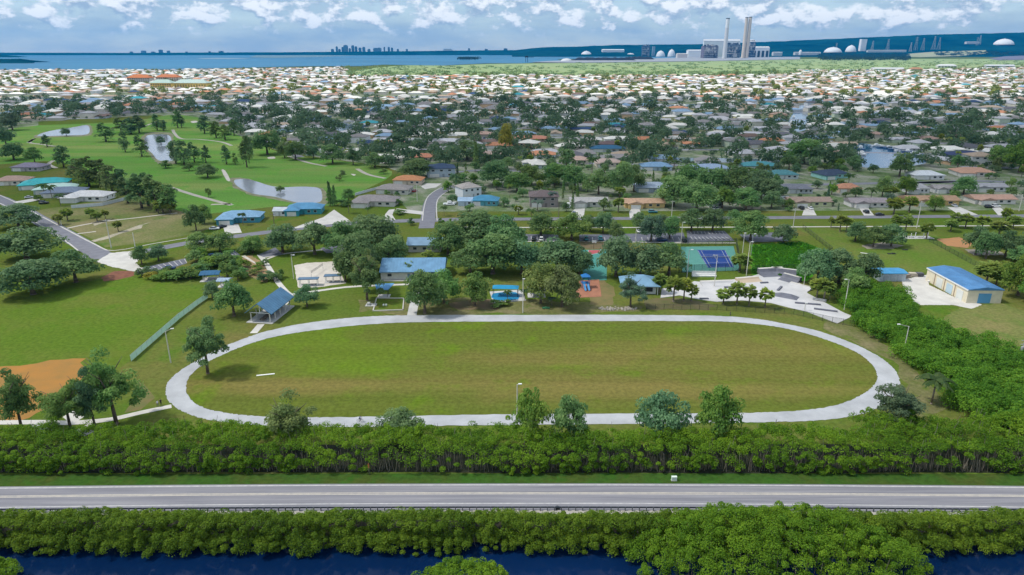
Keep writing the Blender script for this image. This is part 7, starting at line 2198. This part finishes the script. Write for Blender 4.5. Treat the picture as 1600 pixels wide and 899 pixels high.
# a broad cumulus high above the town (out of the picture) that keeps the sun off the near town
cm, nt, N, L, b = nodes('cloud')
tr = N.new('ShaderNodeBsdfTransparent')
dfz = N.new('ShaderNodeBsdfTranslucent')
dfz.inputs['Color'].default_value = (0.95, 0.96, 1, 1)
mx = N.new('ShaderNodeMixShader')
g_ = N.new('ShaderNodeNewGeometry')
nz = N.new('ShaderNodeTexNoise')
nz.inputs['Scale'].default_value = 0.0032
nz.inputs['Detail'].default_value = 5
mr = N.new('ShaderNodeMapRange')
mr.inputs[1].default_value = 0.34
mr.inputs[2].default_value = 0.52
mr.inputs[3].default_value = 0.05
mr.inputs[4].default_value = 0.45
L.new(g_.outputs['Position'], nz.inputs['Vector'])
L.new(nz.outputs['Fac'], mr.inputs[0])
L.new(mr.outputs[0], mx.inputs[0])
L.new(tr.outputs[0], mx.inputs[1])
L.new(dfz.outputs[0], mx.inputs[2])
L.new(mx.outputs[0], N['Material Output'].inputs['Surface'])
ZC = 1400.0
off = sun_dir * (ZC / sun_dir.z)
def cloud(x0, x1, y0, y1, seed):
    rr_ = np.random.default_rng(seed)
    n = 40
    mb = MB()
    vs = []
    for side in (0, 1):
        for j in range(n + 1):
            for i in range(n + 1):
                u, v = i / n * 2 - 1, j / n * 2 - 1
                e = max(0.0, 1 - max(abs(u), abs(v)) ** 6)
                vs.append((off.x + x0 + (x1 - x0) * i / n + rr_.normal() * 12, off.y + y0 + (y1 - y0) * j / n + rr_.normal() * 12, ZC + (rr_.uniform(40, 140) * e if side else -rr_.uniform(0, 15) * e)))
    M_ = (n + 1) ** 2
    fs = []
    for j in range(n):
        for i in range(n):
            a = j * (n + 1) + i
            fs.append((a, a + n + 1, a + n + 2, a + 1))
            fs.append((M_ + a, M_ + a + 1, M_ + a + n + 2, M_ + a + n + 1))
    mb.add(vs, fs)
    return tag(mb.build('cloud', cm), 'broad white cumulus cloud drifting over the near town', 'cloud', kind='stuff')
cloud(-1300, 1300, 330, 1230, 4)

w = bpy.data.worlds.new('World')
scene.world = w
w.use_nodes = True
nt = w.node_tree
N, L = nt.nodes, nt.links
N.clear()
sky = N.new('ShaderNodeTexSky')
sky.sky_type = 'NISHITA'
sky.sun_disc = False
sky.sun_elevation = SUN_EL
sky.sun_rotation = SUN_AZ
sky.air_density = 1.0
sky.dust_density = 0.15
sky.ozone_density = 4.0
def wm(op, a, b_=None, clamp=False):
    n_ = N.new('ShaderNodeMath')
    n_.operation = op
    n_.use_clamp = clamp
    for i, v in enumerate((a, b_)):
        if v is None: continue
        if isinstance(v, (int, float)): n_.inputs[i].default_value = v
        else: L.new(v, n_.inputs[i])
    return n_.outputs[0]
tc = N.new('ShaderNodeTexCoord')
sx = N.new('ShaderNodeSeparateXYZ')
L.new(tc.outputs['Generated'], sx.inputs[0])
az = wm('ARCTAN2', sx.outputs[0], sx.outputs[1])
el = wm('ARCSINE', sx.outputs[2])
def cl_noise(de, scale, detail, stretch):
    cb = N.new('ShaderNodeCombineXYZ')
    L.new(az, cb.inputs[0])
    L.new(wm('MULTIPLY', wm('ADD', el, de), stretch), cb.inputs[1])
    n_ = N.new('ShaderNodeTexNoise')
    n_.inputs['Scale'].default_value = scale
    n_.inputs['Detail'].default_value = detail
    n_.inputs['Roughness'].default_value = 0.58
    L.new(cb.outputs[0], n_.inputs['Vector'])
    return n_.outputs['Fac']
def mrange(f, a, b_, c=0.0, d=1.0):
    m_ = N.new('ShaderNodeMapRange')
    m_.interpolation_type = 'SMOOTHSTEP'
    for i, v in enumerate((a, b_, c, d)): m_.inputs[i + 1].default_value = v
    L.new(f, m_.inputs[0])
    return m_.outputs[0]
base = cl_noise(0.0, 26, 9, 1.6)
upper = cl_noise(0.010, 26, 9, 1.6)
veil = cl_noise(0.0, 7, 6, 4.0)
cover = mrange(el, -0.005, 0.05, -0.15, 0.075)
mask = mrange(wm('ADD', base, cover), 0.48, 0.62)
mask = wm('MULTIPLY', mask, mrange(el, 0.012, 0.03))
lit = mrange(wm('SUBTRACT', base, upper), -0.09, 0.10)
def wmix(f, a, b_):
    m_ = N.new('ShaderNodeMix')
    m_.data_type = 'RGBA'
    for s_, v in ((0, f), (6, a), (7, b_)):
        if isinstance(v, tuple): m_.inputs[s_].default_value = (*v, 1)
        elif isinstance(v, float): m_.inputs[s_].default_value = v
        else: L.new(v, m_.inputs[s_])
    return m_.outputs[2]
SKYK = 0.14
veilc = wmix(wm('MULTIPLY', mrange(veil, 0.3, 0.7, 0.55, 1.0), 0.9), sky.outputs[0], (2.3, 3.05, 3.9))
cc_ = wmix(lit, (2.3, 3.0, 3.9), (6.2, 6.4, 6.6))
mixc = wmix(wm('MULTIPLY', mask, 0.92), veilc, cc_)
bg = N.new('ShaderNodeBackground')
bg.inputs['Strength'].default_value = SKYK
L.new(mixc, bg.inputs['Color'])
wo = N.new('ShaderNodeOutputWorld')
L.new(bg.outputs[0], wo.inputs['Surface'])

cam = bpy.data.cameras.new('camera')
cam.sensor_width = 36.0
cam.lens = 36.0 * FL / 1600.0
cam.clip_end = 100000.0
cam.clip_start = 1.0
co = bpy.data.objects.new('camera', cam)
C.objects.link(co)
co.location = (0, 0, H)
co.rotation_euler = (math.pi / 2 - PITCH, 0, 0)
scene.camera = co

# ------------------------------------------------------------------ labels for the many
LM = [('running track', 800, 500), ('near end of the track', 330, 640), ('skate park', 1190, 455), ('blue tennis court', 1118, 404), ('works building', 1505, 450), ('bright green plot', 1230, 400), ('sand volleyball court', 497, 428),
      ('picnic pavilion', 424, 480), ('long blue roofed hall', 645, 420), ('splash pad', 790, 465), ('brown play floor', 920, 452), ('long parking lot', 990, 372), ('empty parking bays', 1108, 368), ('garden shrubs', 300, 432), ('ball field', 150, 500),
      ('street corner', 165, 400), ('vacant sandy lot', 210, 355), ('teal roofed house', 66, 290), ('white bungalow', 124, 315), ('pale blue tile roofed house', 370, 345), ('blue metal roofed house', 472, 335), ('cream grey-roofed house', 580, 320), ('bend of the side street', 690, 300),
      ('dark navy house', 690, 270), ('tall pale gabled house', 738, 300), ('brown two-storey house', 850, 315), ('peach roofed yellow house', 1009, 322), ('big trees by the street', 1130, 310), ('yellow-green ranch house', 1270, 322), ('golden ranch house', 1464, 320), ('pinkish ranch house', 1560, 318), ('dog run', 1390, 390),
      ('largest fairway pond', 435, 300), ('middle fairway pond', 250, 232), ('far fairway pond', 100, 207), ('fairway bunkers', 320, 190), ('marina basin', 1385, 245), ('pale blue side canal', 1247, 185), ('broad grey canal', 520, 192), ('dark canal', 1120, 251), ('yellow-green tree', 790, 225),
      ('cream two-storey house', 910, 222), ('red roofed long house', 830, 218), ('navy long roof', 1515, 242), ('far right street', 1540, 180), ('short grey street', 1355, 185), ('orange roofed apartments', 240, 128), ('yellow apartments', 290, 138), ('arcaded long block', 1180, 137), ('beige long block', 1345, 135),
      ('town edge by the fairway', 360, 180), ('tall wooden pole', 1271, 235), ('downtown cluster', 560, 76), ('far shore', 250, 80), ('bay mouth', 720, 78), ('highway', 800, 770), ('scrub thicket', 1450, 560)]
ORD = ['', 'second ', 'third ', 'fourth ', 'fifth ', 'sixth ', 'seventh ', 'eighth ', 'ninth ', 'tenth ', 'eleventh ', 'twelfth ', 'thirteenth ', 'fourteenth ', 'fifteenth ', 'sixteenth ']
bins = {}
for t, look, loc in PENDING:
    px, py = proj(loc)
    lm = min(LM, key=lambda q: (q[1] - px) ** 2 + ((q[2] - py) * 2.2) ** 2)
    dx, dy = px - lm[1], (py - lm[2]) * 2.2
    d = ('to the right of' if dx > 0 else 'to the left of') if abs(dx) > abs(dy) else ('in front of' if dy > 0 else 'behind')
    noun = t.name.split('.')[0].replace('_', ' ')
    if noun.startswith('open crowned'): noun = 'open-crowned tree'
    if noun == 'house' : pass
    bins.setdefault((look, noun, lm[0], d), []).append((math.hypot(dx, dy), t))
for (look, noun, lm, d), ts in bins.items():
    ts.sort(key=lambda q: q[0])
    for i, (_, t) in enumerate(ts):
        o = (ORD[i] if i < len(ORD) else '%dth ' % (i + 1)) + 'closest'
        if len(ts) == 1: t['label'] = '%s %s %s the %s' % (look, noun, d, lm)
        else: t['label'] = '%s %s %s the %s, %s' % (look, noun, d, lm, o)

scene.render.engine = 'CYCLES'
cy = scene.cycles
cy.use_denoising = True
try: cy.denoiser = 'OPENIMAGEDENOISE'
except Exception: pass
cy.max_bounces = 6
cy.diffuse_bounces = 3
cy.glossy_bounces = 3
cy.transmission_bounces = 3
cy.transparent_max_bounces = 12
cy.volume_bounces = 0
cy.sample_clamp_indirect = 8
vs_ = scene.view_settings
scene.display_settings.display_device = 'sRGB'
vs_.view_transform = 'Standard'
vs_.look = 'None'
vs_.exposure = 0.36
vs_.gamma = 1.0
vs_.use_curve_mapping = False
